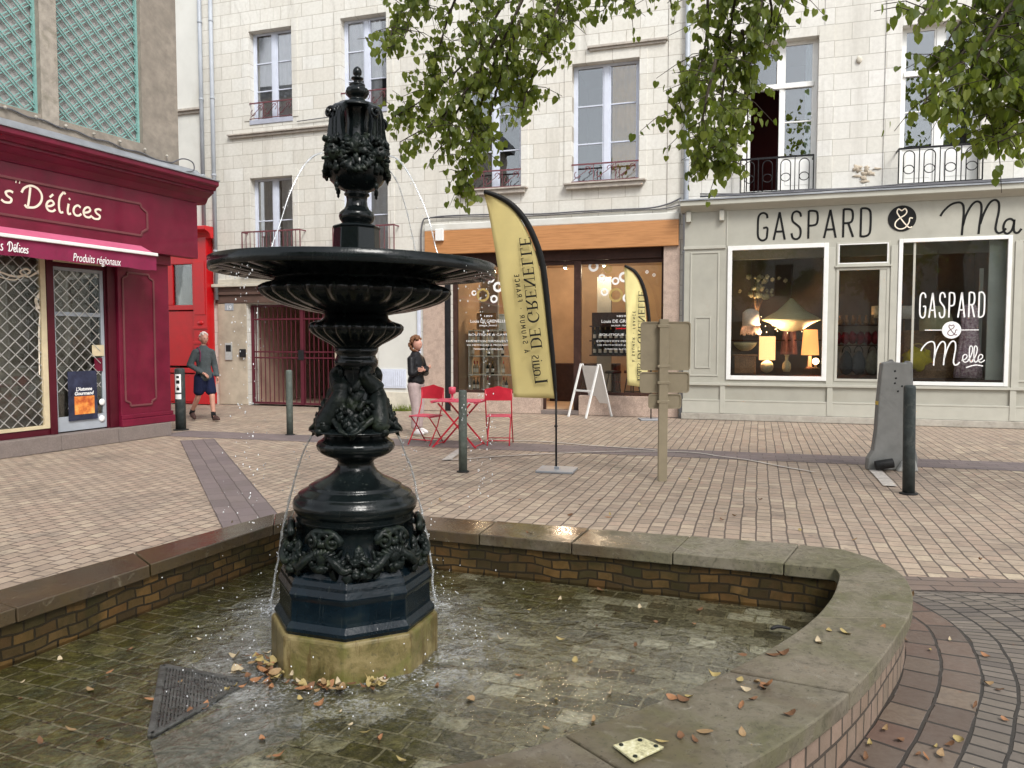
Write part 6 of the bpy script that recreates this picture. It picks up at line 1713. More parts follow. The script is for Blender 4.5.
SANS.update({'U': (.44, [[(.05,1),(.05,.25),(.12,.05),(.24,0),(.36,.05),(.41,.25),(.41,1)]]), 'M': (.56, [[(.05,0),(.07,1)],[(.07,1),(.28,.25)],[(.28,.25),(.49,1)],[(.49,1),(.51,0)]]),
             'F': (.38, [[(.05,0),(.05,1)],[(.05,.98),(.36,.98)],[(.05,.52),(.30,.52)]]), 'N': (.46, [[(.05,0),(.05,1)],[(.05,1),(.41,0)],[(.41,0),(.41,1)]]),
             'C': (.44, [[(.42,.80),(.36,.95),(.24,1),(.10,.93),(.04,.72),(.04,.28),(.10,.07),(.24,0),(.36,.05),(.42,.2)]]), 'E': (.38, [[(.05,0),(.05,1)],[(.05,.98),(.36,.98)],[(.05,.52),(.30,.52)],[(.05,.02),(.36,.02)]]),
             '-': (.2, [[(.02,.5),(.18,.5)]]), ' ': (.3, [])})
SANS['À'] = (.5, SANS['A'][1] + [[(.18,1.30),(.28,1.12)]])
def feather_flag(base_px, base_py, outline, pole, cloth, label, D=None, txt=True, yaw=0.0):
    p = ground(base_px, base_py); D = p.y
    t = empty('feather_flag', p, 0, label=label, cat='flag', group='feather flags of the wine shop')
    Q = lambda px, py: (at_y(px, py, D).x - p.x, at_y(px, py, D).z)
    L_ = catmull([(*Q(*q), 0) for q in outline[0]], 6); R_ = catmull([(*Q(*q), 0) for q in outline[1]], 6)
    n = min(len(L_), len(R_)); k = MB(); v = []; NW = 8
    def wav(u, s): return .035 * math.sin(u * 5 + s * 3) * (1 - s) + .02 * math.sin(u * 11 + s * 5) * (1 - s)
    for i in range(n):
        a, b = L_[i], R_[i]
        for j in range(NW + 1):
            s_ = j / NW; q = a.lerp(b, s_); v.append((q.x, wav(i / n * 2, s_), q.y))
    fs = [(i*(NW+1)+j, (i+1)*(NW+1)+j, (i+1)*(NW+1)+j+1, i*(NW+1)+j+1) for i in range(n-1) for j in range(NW)]
    k.add(v, fs, True); o = k.build('sail', cloth, t); sd = o.modifiers.new('thick', 'SOLIDIFY'); sd.thickness = .003
    # black pole sleeve
    pl_pts = catmull([(Q(*q)[0], -.005, Q(*q)[1]) for q in pole], 6); k = MB(); m_ = len(pl_pts)
    k.tube(pl_pts, [.012 + .026 * math.sin(math.pi * min(1, (i + 2) / m_)) ** .4 for i in range(m_)], 8); k.build('pole_sleeve', M['black_letter'], t)
    k = MB(); a = Q(*pole[-1]); k.tube([(a[0], -.005, a[1] + .1), (a[0] + .005, 0, 0.03)], .013, 8); k.tube([(a[0], 0, .55), (a[0], 0, .57)], .022, 8); k.build('pole', M['rubber'], t)
    return t, Q, o
t, Q, sail = feather_flag(557, 471, ([(484,193),(489,215),(495,250),(501,290),(507,335),(511,370),(513.5,397)], [(484,192),(510,205),(529,235),(540,270),(546,310),(551,360),(554.5,398.5)]),
    [(484,191.5),(497,196),(512,205),(525,220),(535,240),(542,262),(546,290),(549,320),(553,360),(556,400)], M['flag'], 'large yellow feather flag with mirrored black lettering standing in the middle of the pavement')
k = MB(); k.M = Matrix.Rotation(R(-14), 4, 'Z'); k.box(-.23, .23, -.21, .21, .004, .03); k.box(-.03, .03, -.03, .03, .03, .06); k.M = Matrix(); k.build('base_plate', M['zinc'], t, bevel=.004)
def flag_text(t, Q, sail, A, B, C_, D_, hA, hC, name_l):
    """big line from pixel A up to B, small line from C up to D; letter tops point right (seen from behind)"""
    k = MB()
    (ax, az), (bx_, bz) = Q(*A), Q(*B); d = Vector((bx_ - ax, bz - az)); L1 = d.length; d.normalize(); n = Vector((d.y, -d.x))
    M2 = lambda x, z: (ax + d.x * x + n.x * z, az + d.y * x + n.y * z)
    wl = L1 * .27
    serif_text(k, 'L', hA * 1.15, M2, -.055, L1 * .05)
    M3 = lambda x, z: M2(x + L1 * .055, z); serif_text(k, 'ouis', hA, M3, -.055, L1 * .145)
    k.ribbon([(L1 * .045, .04 * hA), (L1 * .12, -.05 * hA), (L1 * .20, -.06 * hA)], [.05 * hA, .07 * hA, .02 * hA], -.055, .002, 4, M2=M2)
    M4 = lambda x, z: M2(x + L1 * .235, z); serif_text(k, 'DE GRENELLE', hA, M4, -.055, L1 * .765)
    k.build('lettering', M['black_letter'], sail)
    k = MB(); (ax, az), (bx_, bz) = Q(*C_), Q(*D_); d2 = Vector((bx_ - ax, bz - az)); L2 = d2.length; d2.normalize(); n2 = Vector((d2.y, -d2.x))
    M5 = lambda x, z: (ax + d2.x * x + n2.x * z, az + d2.y * x + n2.y * z)
    s = 'À SAUMUR - FRANCE'; g_ = .35; tot = sum(SANS[c][0] + g_ for c in s); sx = L2 / tot; x = 0
    for c in s:
        w, st = SANS[c]
        for pts in st: k.ribbon([(x + q[0] * sx, q[1] * hC) for q in pts], .014 if hC > .06 else .01, -.055, .002, 1 if len(pts) == 2 else 3, M2=M5)
        x += (w + g_) * sx
    k.build('small_lettering', M['black_letter'], sail)
flag_text(t, Q, sail, (535,384), (519,238), (524.5,353), (514,273), .135, .055, 'big')
t2, Q2, sail2 = feather_flag(652, 420, ([(624.5,267),(625,290),(626,320),(626.5,350),(627.5,385)], [(625,266),(637,278),(644,298),(646.5,330),(648,388)]),
    [(624.5,265.5),(634,271),(641,281),(646,297),(649,320),(650.5,350),(651,388)], M['flag2'], 'small looking yellow feather flag close to the wine shop window behind the road sign')
k = MB(); k.box(-.26, .2, -.2, .2, .004, .03); k.build('base_plate', M['zinc'], t2, bevel=.004)
flag_text(t2, Q2, sail2, (637,381), (638,291), (631.5,362), (632.5,310), .135, .05, 'small')

# ---- A-board
pA = ground(590, 416.5); ab = empty('easel_board', pA, R(-52), label='white wooden A-shaped easel board standing before the wine shop door', cat='easel sign')
k = MB()
hA = 1.13
for sx in (-.27, .27):
    k.bar((sx, -.38, 0), (sx, -.02, hA), .045, .03)
k.bar((-.27, -.20, .56), (.27, -.20, .56), .04, .025)
k.build('front_legs', M['white_paint'], ab, bevel=.003)
k = MB()
for sx in (-.27, .27): k.bar((sx, .38, 0), (sx, .02, hA), .045, .03)
k.build('rear_legs', M['white_paint'], ab, bevel=.003)
k = MB(); 
def apanel(k, s_, y0, z0, y1, z1, yo):
    a, b = Vector((0, y0 + yo, z0)), Vector((0, y1 + yo, z1)); k.add([(-.25, a.y, a.z), (.25, a.y, a.z), (.25, b.y, b.z), (-.25, b.y, b.z), (-.25, a.y + .012, a.z), (.25, a.y + .012, a.z), (.25, b.y + .012, b.z), (-.25, b.y + .012, b.z)], [(0,1,2,3),(7,6,5,4),(0,4,5,1),(1,5,6,2),(2,6,7,3),(3,7,4,0)])
apanel(k, 1, .28, .28, .02, hA - .04, .0)
pn = k.build('panel', M['white_paint'], ab)
M['blue_ink'] = plain('blue_grey_ink', (.12,.17,.30), .6, .2, 20, 0)
k = MB()
for i in range(9):
    f = .12 + i * .085; y_ = .28 + (.02 - .28) * f; z_ = .28 + (hA - .32) * f
    P = [(-.2 + j * .02, (.012 * math.sin(j * 2.3 + i * 3))) for j in range(int(14 + 6 * math.sin(i * 4)))]
    for a, b in zip(P, P[1:]): k.bar((a[0], y_ + .016, z_ + a[1]), (b[0], y_ + .016, z_ + b[1]), .006, .003)
k.build('handwriting', M['blue_ink'], pn)

# ---- grey tapered board with black roller
pb = ground(891, 470); D = pb.y
gb = empty('tapered_board', pb, 0, label='tall grey tapered board with flared foot in front of the GASPARD window', cat='board')
Q = lambda px, py: (at_y(px, py, D).x - pb.x, max(.0, at_y(px, py, D).z))
pp = [Q(*q) for q in [(866,469),(867,458),(872,450),(875,430),(877,400),(880,372),(881,363),(890,361),(891,359),(893,362),(905,363),(907,360.5),(911,363),(911.5,385),(912,420),(913,445),(916,458),(915,470)]]
k = MB(); k.prism(pp, -.05, .05); k.build('slab', M['grey_board'], gb, bevel=.012)
k = MB(); a, b = Q(877.5, 412), Q(880, 398); k.box(Q(877,405)[0] - .004, Q(877,405)[0] + .006, -.04, .04, Q(876,411)[1], Q(876,401)[1]); k.box(Q(912,405)[0] - .006, Q(912,405)[0] + .012, -.045, .045, Q(912,412)[1], Q(912,399)[1]); k.build('reflector', plain('yellow_reflector', (.6,.42,.05), .4), gb)
k = MB(); a, b = Q(871, 464), Q(887, 459); k.tube([(a[0], -.12, .075), (b[0], -.16, .115)], .058, 18); k.build('black_roller', M['rubber'], gb, bevel=.004)
k = MB(); a, b = Q(889, 470), Q(912, 456); k.prism([(a[0] + .04, .0), (b[0] + .02, .0), (b[0] - .02, .15), (a[0] + .12, .13)], -.14, -.055); k.build('counterweight', M['concrete'], gb, bevel=.02)
k = MB()
for (px, py) in [(893,371),(894,378),(893,383),(900,386),(896,391)]: u, z = Q(px, py); k.blob((u, -.051, z), (.016, .003, .014), 1)
k.build('stain', M['rubber'], gb)

# ---- cafe table and chairs
def bistro_chair(p, rz, label):
    t = empty('bistro_chair', p, rz, label=label, cat='chair', group='red folding cafe chairs')
    hs, w = .45, .40; r = .010
    for sx in (-1, 1):
        k = MB(); x = sx * w / 2
        k.tube([(x, -.20, 0), (x, .03, .30), (x, .165, .62), (x, .20, .86)], r, 8); k.build('leg', M['red_metal'], t)       # front foot running up to the back
        k = MB(); x = sx * (w / 2 - .03); k.tube([(x, .24, 0), (x, .02, .27), (x, -.17, hs)], r, 8); k.build('leg', M['red_metal'], t)
    k = MB(); k.tube([(-w/2, -.13, .08), (w/2, -.13, .08)], r * .8, 6); k.tube([(-w/2 + .03, .18, .075), (w/2 - .03, .18, .075)], r * .8, 6); k.build('stretcher', M['red_metal'], t)
    k = MB()
    for i in range(6): y = -.19 + i * .065; k.box(-w/2 + .01, w/2 - .01, y, y + .052, hs - .006, hs + .008)
    k.box(-w/2 + .01, -w/2 + .035, -.19, .19, hs - .02, hs - .007); k.box(w/2 - .035, w/2 - .01, -.19, .19, hs - .02, hs - .007)
    k.build('seat', M['pink_metal'], t, bevel=.004)
    k = MB(); n = 14; v = []
    for i in range(n + 1):
        u = -1 + 2 * i / n; x = u * (w / 2 + .015); y = .185 + .028 * (1 - u * u); zt3 = .875 + .03 * (1 - u * u) + .02 * math.exp(-(u / .25) ** 2)
        v += [(x, y, .70), (x, y, zt3), (x, y + .008, .70), (x, y + .008, zt3)]
    k.add(v, [f for i in range(n) for f in ((4*i, 4*i+4, 4*i+5, 4*i+1), (4*i+2, 4*i+3, 4*i+7, 4*i+6), (4*i+1, 4*i+5, 4*i+7, 4*i+3), (4*i, 4*i+2, 4*i+6, 4*i+4))] + [(0,1,3,2), (4*n, 4*n+2, 4*n+3, 4*n+1)])
    k.build('backrest', M['red_metal'], t)
    return t
bistro_chair(ground(426, 444), R(-28), 'red folding cafe chair left of the table, in front of the woman')
bistro_chair(ground(499.5, 444), R(176), 'red folding cafe chair right of the table, nearest the large yellow flag')
pt = ground(459, 446); tb = empty('bistro_table', pt, R(-14), label='red folding cafe table with crossed legs between two red chairs', cat='table')
k = MB()
for i in range(6): y = -.28 + i * .095; k.box(-.37, .37, y, y + .082, .695, .712)
k.box(-.36, -.32, -.28, .28, .675, .694); k.box(.32, .36, -.28, .28, .675, .694); k.build('table_top', M['pink_metal'], tb, bevel=.004)
for y in (-.24, .24):
    for s_ in (-1, 1):
        k = MB(); k.bar((s_ * .34, y + .012 * s_, 0), (-s_ * .26, y + .012 * s_, .675), .026, .012); k.build('leg', M['red_metal'], tb)
k = MB(); k.tube([(-.33, -.24, .03), (-.33, .24, .03)], .008, 6); k.tube([(.33, -.24, .03), (.33, .24, .03)], .008, 6); k.tube([(.03, -.25, .335), (.03, .25, .335)], .008, 6); k.build('stretcher', M['red_metal'], tb)
k = MB(); k.M = Matrix.Rotation(R(0), 4, 'Z'); k.lathe([(.045, 0), (.05, .01), (.02, .02), (.018, .09), (.05, .10), (.055, .19), (.03, .20)], 16); k.build('table_lantern', M['pink_metal'], None, label='small pink red lantern standing on the red cafe table', cat='lantern').location = pt + Vector((-.10, 0, .713))

# ================================================================ people
def skin_mesh(V, E, sub=2, root=None):
    names = list(V); me = bpy.data.meshes.new('tmp_skin'); me.from_pydata([V[n][0] for n in names], [(names.index(a), names.index(b)) for a, b in E], [])
    o = bpy.data.objects.new('tmp_skin', me); COL.objects.link(o)
    mo = o.modifiers.new('s', 'SKIN'); mo.branch_smoothing = .6
    for i, n in enumerate(names):
        r = V[n][1]; r = r if isinstance(r, tuple) else (r, r)
        me.skin_vertices[0].data[i].radius = r; me.skin_vertices[0].data[i].use_root = (n == (root or names[0]))
    ss = o.modifiers.new('ss', 'SUBSURF'); ss.levels = sub; ss.render_levels = sub
    bpy.context.view_layer.update()
    m2 = bpy.data.meshes.new_from_object(o.evaluated_get(bpy.context.evaluated_depsgraph_get()))
    bpy.data.objects.remove(o); bpy.data.meshes.remove(me)
    m2.polygons.foreach_set('use_smooth', [True] * len(m2.polygons))
    return m2
def mesh_obj(name, me, mat, parent):
    me.name = name; me.materials.clear(); me.materials.append(mat)
    o = bpy.data.objects.new(name, me); COL.objects.link(o); o.parent = parent; return o
def join_into(me, k):
    """append the shapes of an MB to a mesh datablock"""
    bm = bmesh.new(); bm.from_mesh(me); vs_ = [bm.verts.new(v) for v in k.v]
    for f in k.f:
        try: fc = bm.faces.new([vs_[i] for i in f]); fc.smooth = True
        except ValueError: pass
    bm.to_mesh(me); bm.free()
def head_fn(p):
    q = p.copy()
    if q.z < 0: q.x *= 1 - .28 * (-q.z) ** 1.5; q.y *= 1 - .12 * (-q.z)
    if q.y < 0:
        q.y -= .24 * math.exp(-((q.x / .12) ** 2 + ((q.z + .10) / .20) ** 2))
        q.y += .07 * math.exp(-(((abs(q.x) - .33) / .16) ** 2 + ((q.z - .08) / .12) ** 2))
        q.y -= .05 * math.exp(-((q.x / .22) ** 2 + ((q.z + .48) / .08) ** 2))
    return q
def hand_nodes(V, E, wrist, dirn, palm_n, side, tag_):
    """palm, four fingers and a thumb hanging from the wrist"""
    w = Vector(V[wrist][0]); d = Vector(dirn).normalized(); n = Vector(palm_n).normalized(); s = d.cross(n).normalized() * side
    V[tag_ + 'palm'] = (tuple(w + d * .055), (.030, .016)); E.append((wrist, tag_ + 'palm'))
    for i, (off, ln) in enumerate(((-.027, .062), (-.009, .072), (.009, .068), (.027, .055))):
        b = w + d * .095 + s * off; V[f'{tag_}f{i}a'] = (tuple(b), .010); E.append((tag_ + 'palm', f'{tag_}f{i}a'))
        c = b + d * ln * .55 + n * .012; V[f'{tag_}f{i}b'] = (tuple(c), .009); E.append((f'{tag_}f{i}a', f'{tag_}f{i}b'))
        e = c + d * ln * .35 + n * .025; V[f'{tag_}f{i}c'] = (tuple(e), .007); E.append((f'{tag_}f{i}b', f'{tag_}f{i}c'))
    b = w + d * .045 - s * .040 + n * .008; V[tag_ + 'ta'] = (tuple(b), .011); E.append((tag_ + 'palm', tag_ + 'ta'))
    V[tag_ + 'tb'] = (tuple(b + d * .035 - s * .018 + n * .012), .009); E.append((tag_ + 'ta', tag_ + 'tb'))
def shoe(k, heel, toe, w=.045):
    a, b = Vector(heel), Vector(toe); d = b - a; yaw = math.atan2(d.y, d.x); L = Vector((d.x, d.y, 0)).length; pit = -math.atan2(d.z, L)
    Rm = (Matrix.Rotation(yaw, 4, 'Z') @ Matrix.Rotation(pit, 4, 'Y')).to_3x3()
    c = (a + b) / 2 + Vector((0, 0, .035))
    def f(p):
        q = p.copy()
        if q.z < -.35: q.z = -.35 - (q.z + .35) * .1
        q.y *= 1 + .12 * q.x
        if q.x > .2: q.z *= .8
        return q
    k.blob(c, (d.length * .62, w, .075), 2, rot=Rm, fn=f)
M['skin'] = plain('fair_skin', (.52,.27,.20), .55, .06, 12, .02)
M['white_hair'] = plain('white_hair', (.72,.62,.58), .8, .12, 60, .3)
M['sweater'] = plain('dark_grey_sweater', (.075,.09,.095), .95, .15, 30, .3)
M['navy'] = plain('navy_shorts', (.012,.016,.045), .9, .15, 25, .2)
M['black_cloth'] = plain('black_sock', (.012,.012,.014), .9, .1, 30, .1)
M['brown_shoe'] = plain('brown_walking_shoe', (.075,.04,.035), .7, .2, 25, .1)
M['leather'] = plain('black_leather', (.014,.014,.016), .38, .2, 25, .3)
M['curly_hair'] = plain('copper_curly_hair', (.20,.085,.035), .7, .3, 70, .8)
M['trousers'] = plain('pale_grey_pink_trousers', (.42,.33,.32), .85, .12, 15, .15)
M['white_shoe'] = plain('white_trainer', (.68,.66,.66), .6, .06, 20, .05)
# -- man walking by the red shopfront
pm = ground(205, 421); man = empty('person', pm, R(48), label='older man in grey sweater and navy shorts walking past the bright red shopfront', cat='person')
V = {'pelvis': ((0, 0, .93), (.15, .11)), 'waist': ((0, 0, 1.08), (.125, .095)), 'chest': ((0, 0, 1.30), (.145, .105)), 'upch': ((0, .005, 1.42), (.13, .09)), 'neck': ((0, 0, 1.50), .055), 'headb': ((0, -.015, 1.58), .055),
     'hipl': ((.09, 0, .88), .095), 'kneel': ((.10, -.13, .50), .058), 'calfl': ((.10, -.13, .38), .056), 'ankl': ((.105, -.17, .10), .036), 'toel': ((.11, -.28, .045), .034),
     'hipr': ((-.09, 0, .88), .095), 'kneer': ((-.10, .06, .50), .058), 'calfr': ((-.105, .15, .39), .056), 'ankr': ((-.12, .33, .16), .036), 'toer': ((-.12, .25, .05), .032),
     'shl': ((.17, 0, 1.40), .052), 'ell': ((.25, .05, 1.13), .048), 'wrl': ((.24, -.07, .90), .030),
     'shr': ((-.17, 0, 1.40), .052), 'elr': ((-.27, .04, 1.14), .048), 'wrr': ((-.12, -.16, .99), .030)}
E = [('pelvis','waist'),('waist','chest'),('chest','upch'),('upch','neck'),('neck','headb'),('pelvis','hipl'),('hipl','kneel'),('kneel','calfl'),('calfl','ankl'),('ankl','toel'),
     ('pelvis','hipr'),('hipr','kneer'),('kneer','calfr'),('calfr','ankr'),('ankr','toer'),('upch','shl'),('shl','ell'),('ell','wrl'),('upch','shr'),('shr','elr'),('elr','wrr')]
V0 = dict(V); E0 = list(E)
hand_nodes(V, E, 'wrl', (0, -.25, -1), (-1, -.3, 0), 1, 'L'); hand_nodes(V, E, 'wrr', (.75, -.4, -.55), (0, .6, -.6), -1, 'R')
me = skin_mesh(V, E); k = MB(); k.blob((0, -.03, 1.665), (.078, .098, .118), 3, fn=head_fn)
for s_ in (-1, 1): k.blob((s_ * .078, -.02, 1.655), (.012, .022, .032), 1)
join_into(me, k); mesh_obj('body', me, M['skin'], man)
k = MB()
for s_ in (-1, 1): k.blob((s_ * .028, -.117, 1.675), (.011, .007, .007), 1)
k.build('eyes', M['rubber'], man); k = MB(); k.blob((0, -.122, 1.615), (.024, .006, .005), 1); k.build('mouth', plain('lips', (.35,.10,.09), .5), man)
k = MB()
for j in range(46):
    a = random.uniform(-math.pi, math.pi); el = random.uniform(.05, 1.5); d = Vector((math.cos(a) * math.cos(el), math.sin(a) * math.cos(el), math.sin(el)))
    if d.y < -.25 and d.z < .55: continue
    k.blob((d.x * .074, -.02 + d.y * .092, 1.685 + d.z * .105), (.026, .026, .022), 1, .5, j)
k.build('hair', M['white_hair'], man)
def shell(names, edges, grow, mat, name, parent, Vs, root):
    """garment: tapered tubes along the limbs merged into one smooth skin"""
    k = MB()
    rad = lambda n: tuple(x + grow for x in (Vs[n][1] if isinstance(Vs[n][1], tuple) else (Vs[n][1],)*2))
    for a, b in edges:
        A, B = Vector(Vs[a][0]), Vector(Vs[b][0]); ra, rb = rad(a), rad(b)
        for i in range(9):
            t = i / 8; c = A.lerp(B, t); rx_, ry_ = ra[0] + (rb[0]-ra[0])*t, ra[1] + (rb[1]-ra[1])*t
            d = (B - A).normalized(); rz_ = min(rx_, ry_) if abs(d.z) > .5 else min(rx_, ry_)
            k.blob(c, (rx_, ry_, max(.03, rz_ * .8)), 2)
    o = k.build(name, mat, parent)
    rm = o.modifiers.new('merge', 'REMESH'); rm.mode = 'VOXEL'; rm.voxel_size = .014; rm.use_smooth_shade = True
    sm = o.modifiers.new('smooth', 'SMOOTH'); sm.factor = .6; sm.iterations = 5
    return o
Vs = dict(V0); Vs['hem'] = ((0, 0, .90), (.165, .125)); Vs['collar'] = ((0, 0, 1.485), .066); Vs['wl'] = ((.24, -.06, .925), .034); Vs['wr'] = ((-.135, -.145, 1.0), .034)
shell(['chest','waist','hem','upch','collar','shl','ell','wl','shr','elr','wr'], [('hem','waist'),('waist','chest'),('chest','upch'),('upch','collar'),('upch','shl'),('shl','ell'),('ell','wl'),('upch','shr'),('shr','elr'),('elr','wr')], .020, M['sweater'], 'sweater', man, Vs, 'chest')
Vs['kl'] = ((.098, -.085, .60), .088); Vs['kr'] = ((-.098, .035, .60), .088); Vs['pv'] = ((0, 0, .95), (.15, .11))
shell(['pv','hipl','kl','hipr','kr'], [('pv','hipl'),('hipl','kl'),('pv','hipr'),('hipr','kr')], .02, M['navy'], 'shorts', man, Vs, 'pv')
k = MB(); k.tube([(.102, -.15, .19), (.105, -.17, .07)], .047, 10); k.build('sock', M['black_cloth'], man)
k = MB(); k.tube([(-.115, .27, .22), (-.12, .33, .13)], .047, 10); k.build('sock', M['black_cloth'], man)
k = MB(); shoe(k, (.10, -.14, .015), (.115, -.36, .015)); k.build('shoe', M['brown_shoe'], man)
k = MB(); shoe(k, (-.12, .36, .11), (-.12, .18, .012)); k.build('shoe', M['brown_shoe'], man)
k = MB(); k.tube(catmull([(-.10, .11, 1.44), (-.115, 0, 1.49), (-.12, -.11, 1.38), (-.14, -.12, 1.2)], 5), .014, 6); k.build('backpack_strap', plain('purple_strap', (.16,.03,.08), .8), man)
# -- woman with crossed arms behind the chair
pw = ground(416.5, 435); wo = empty('person', pw, R(62), label='woman with curly copper hair and black leather jacket standing behind the left red chair', cat='person')
V = {'pelvis': ((0, 0, .90), (.15, .11)), 'waist': ((0, 0, 1.04), (.115, .085)), 'chest': ((0, -.01, 1.22), (.14, .10)), 'upch': ((0, 0, 1.33), (.11, .08)), 'neck': ((0, 0, 1.41), .044), 'headb': ((0, -.015, 1.48), .048),
     'hipl': ((.08, 0, .84), .098), 'kneel': ((.085, -.02, .47), .06), 'ankl': ((.09, .02, .09), .038), 'toel': ((.09, -.11, .04), .032),
     'hipr': ((-.08, 0, .84), .098), 'kneer': ((-.09, -.05, .47), .06), 'ankr': ((-.10, -.04, .09), .038), 'toer': ((-.11, -.17, .04), .032),
     'shl': ((.145, 0, 1.31), .045), 'ell': ((.20, -.05, 1.06), .044), 'wrl': ((-.04, -.22, 1.12), .028),
     'shr': ((-.145, 0, 1.31), .045), 'elr': ((-.20, -.05, 1.06), .044), 'wrr': ((.05, -.20, 1.16), .028)}
E = [('pelvis','waist'),('waist','chest'),('chest','upch'),('upch','neck'),('neck','headb'),('pelvis','hipl'),('hipl','kneel'),('kneel','ankl'),('ankl','toel'),('pelvis','hipr'),('hipr','kneer'),('kneer','ankr'),('ankr','toer'),
     ('upch','shl'),('shl','ell'),('ell','wrl'),('upch','shr'),('shr','elr'),('elr','wrr')]
V0 = dict(V); E0 = list(E)
hand_nodes(V, E, 'wrl', (-1, .1, .1), (0, 1, 0), 1, 'L'); hand_nodes(V, E, 'wrr', (1, .1, .2), (0, 1, 0), 1, 'R')
me = skin_mesh(V, E); k = MB(); k.blob((0, -.03, 1.555), (.070, .088, .108), 3, fn=head_fn)
join_into(me, k); mesh_obj('body', me, M['skin'], wo)
k = MB()
for s_ in (-1, 1): k.blob((s_ * .026, -.109, 1.565), (.010, .006, .006), 1)
k.build('eyes', M['rubber'], wo); k = MB(); k.blob((0, -.112, 1.51), (.020, .006, .005), 1); k.build('mouth', bpy.data.materials['lips'], wo)
k = MB()
for j in range(120):
    a = random.uniform(-math.pi, math.pi); el = random.uniform(-1.1, 1.5); d = Vector((math.cos(a) * math.cos(el), math.sin(a) * math.cos(el), math.sin(el)))
    if d.y < -.30 and d.z < .55: continue
    q = 1.15 if d.z < 0 else 1.0
    k.blob((d.x * .095 * q, .0 + d.y * .10 * q, 1.57 + d.z * .13), (.024, .024, .03), 1, .7, j)
k.build('hair', M['curly_hair'], wo)
Vs = dict(V0); Vs['hem'] = ((0, 0, .93), (.145, .115)); Vs['collar'] = ((0, .01, 1.40), .055); Vs['wl'] = ((-.02, -.21, 1.118), .03); Vs['wr'] = ((.03, -.19, 1.155), .03)
shell(['chest','waist','hem','upch','collar','shl','ell','wl','shr','elr','wr'], [('hem','waist'),('waist','chest'),('chest','upch'),('upch','collar'),('upch','shl'),('shl','ell'),('ell','wl'),('upch','shr'),('shr','elr'),('elr','wr')], .026, M['leather'], 'jacket', wo, Vs, 'chest')
Vs['al'] = ((.09, .01, .16), .058); Vs['ar'] = ((-.10, -.04, .16), .058); Vs['pv'] = ((0, 0, .90), (.15, .11))
shell(['pv','hipl','kneel','al','hipr','kneer','ar'], [('pv','hipl'),('hipl','kneel'),('kneel','al'),('pv','hipr'),('hipr','kneer'),('kneer','ar')], .014, M['trousers'], 'trousers', wo, Vs, 'pv')
for h_, t_ in (((.09, .05, .012), (.09, -.16, .012)), ((-.10, -.01, .012), (-.12, -.22, .012))):
    k = MB(); shoe(k, h_, t_, .042); k.build('shoe', M['white_shoe'], wo)
# ================================================================ goods behind the shop windows
def shop_thing(name, fr, px, py, w, label, cat, group=None, rz=0.0, zoff=0.0):
    """Empty on the facade frame at the depth -w behind the wall face; returns it with its foot at the pixel row py"""
    u, z = fr(px, py, w); p = fr.o + fr.u * u - fr.n * w
    return empty(name, (p.x, p.y, z + zoff), fr.a + rz, label=label, cat=cat, group=group)
def px_m(fr, w, px): 
    a, b = fr(px, 350, w)[0], fr(px + 1, 350, w)[0]; return b - a
def emis(name, col, s, base=None):
    m = Mat(name); m.set(color=base or col, rough=.8, emit=col, emit_s=s); return m.m
M['lamp_glow'] = emis('lit_lamp_shade', (1.0, .50, .20), .9, (.7, .5, .3))
M['lamp_glow2'] = emis('lit_orange_lamp_shade', (1.0, .38, .12), .7, (.7, .3, .1))
M['bulb'] = emis('lit_bulb', (1.0, .72, .40), 6)
M['wicker'] = None
m = Mat('woven_wicker'); x, y, z = m.sep(m.tc()); wv = m.new('ShaderNodeTexWave', wave_type='BANDS', bands_direction='Z'); wv.inputs['Scale'].default_value = 14; wv.inputs['Distortion'].default_value = 1.2; m.link(m.tc(), wv.inputs['Vector'])
m.set(color=m.ramp(wv.outputs['Fac'], [(.2, (.22,.20,.10)), (.6, (.55,.52,.33)), (.9, (.66,.63,.44))]), rough=.85); m.bump(wv.outputs['Fac'], .6, .01); M['wicker'] = m.m
M['basket'] = plain('brown_basket', (.34,.20,.11), .9, .3, 40, .5)
M['white_wool'] = plain('white_macrame', (.62,.58,.54), .9, .15, 40, .4)
M['bottle_glass'] = plain('dark_bottle_glass', (.012,.018,.012), .12, .2, 10, 0)
M['bottle_pale'] = plain('pale_wine_bottle', (.45,.36,.25), .15, .2, 10, 0)
M['label'] = plain('bottle_label_paper', (.70,.66,.58), .7, .05, 20, 0)
M['pale_shelf'] = plain('pale_shelf_metal', (.62,.62,.56), .5, .05, 20, 0)
IN = -.45
s = px_m(FA, IN, 780)
t = shop_thing('pendant_lamp', FA, 791, 322, -.75, 'wide pale wicker pendant shade hanging in the left GASPARD window', 'lamp')
k = MB(); s2 = px_m(FA, -.75, 790); k.lathe([(.03, 25 * s2), (4 * s2, 22 * s2), (14 * s2, 12 * s2), (29.5 * s2, 3 * s2), (29 * s2, 1.5 * s2), (22 * s2, -1 * s2), (10 * s2, -9 * s2), (2 * s2, -10 * s2)], 40); k.build('shade', M['wicker'], t)
k = MB(); k.tube([(0, 0, 25 * s2), (0, 0, 1.45)], .006, 6); k.build('cord', M['cable'], t)
t = shop_thing('table_lamp', FA, 767, 360, -.35, 'lit cylindrical lamp with warm fabric shade in the left GASPARD window', 'lamp')
k = MB(); k.lathe([(8.2 * s, 0), (8.2 * s, 25 * s), (7.9 * s, 25 * s), (7.9 * s, 0)], 28, cap=False, smooth=False); k.build('shade', M['lamp_glow'], t)
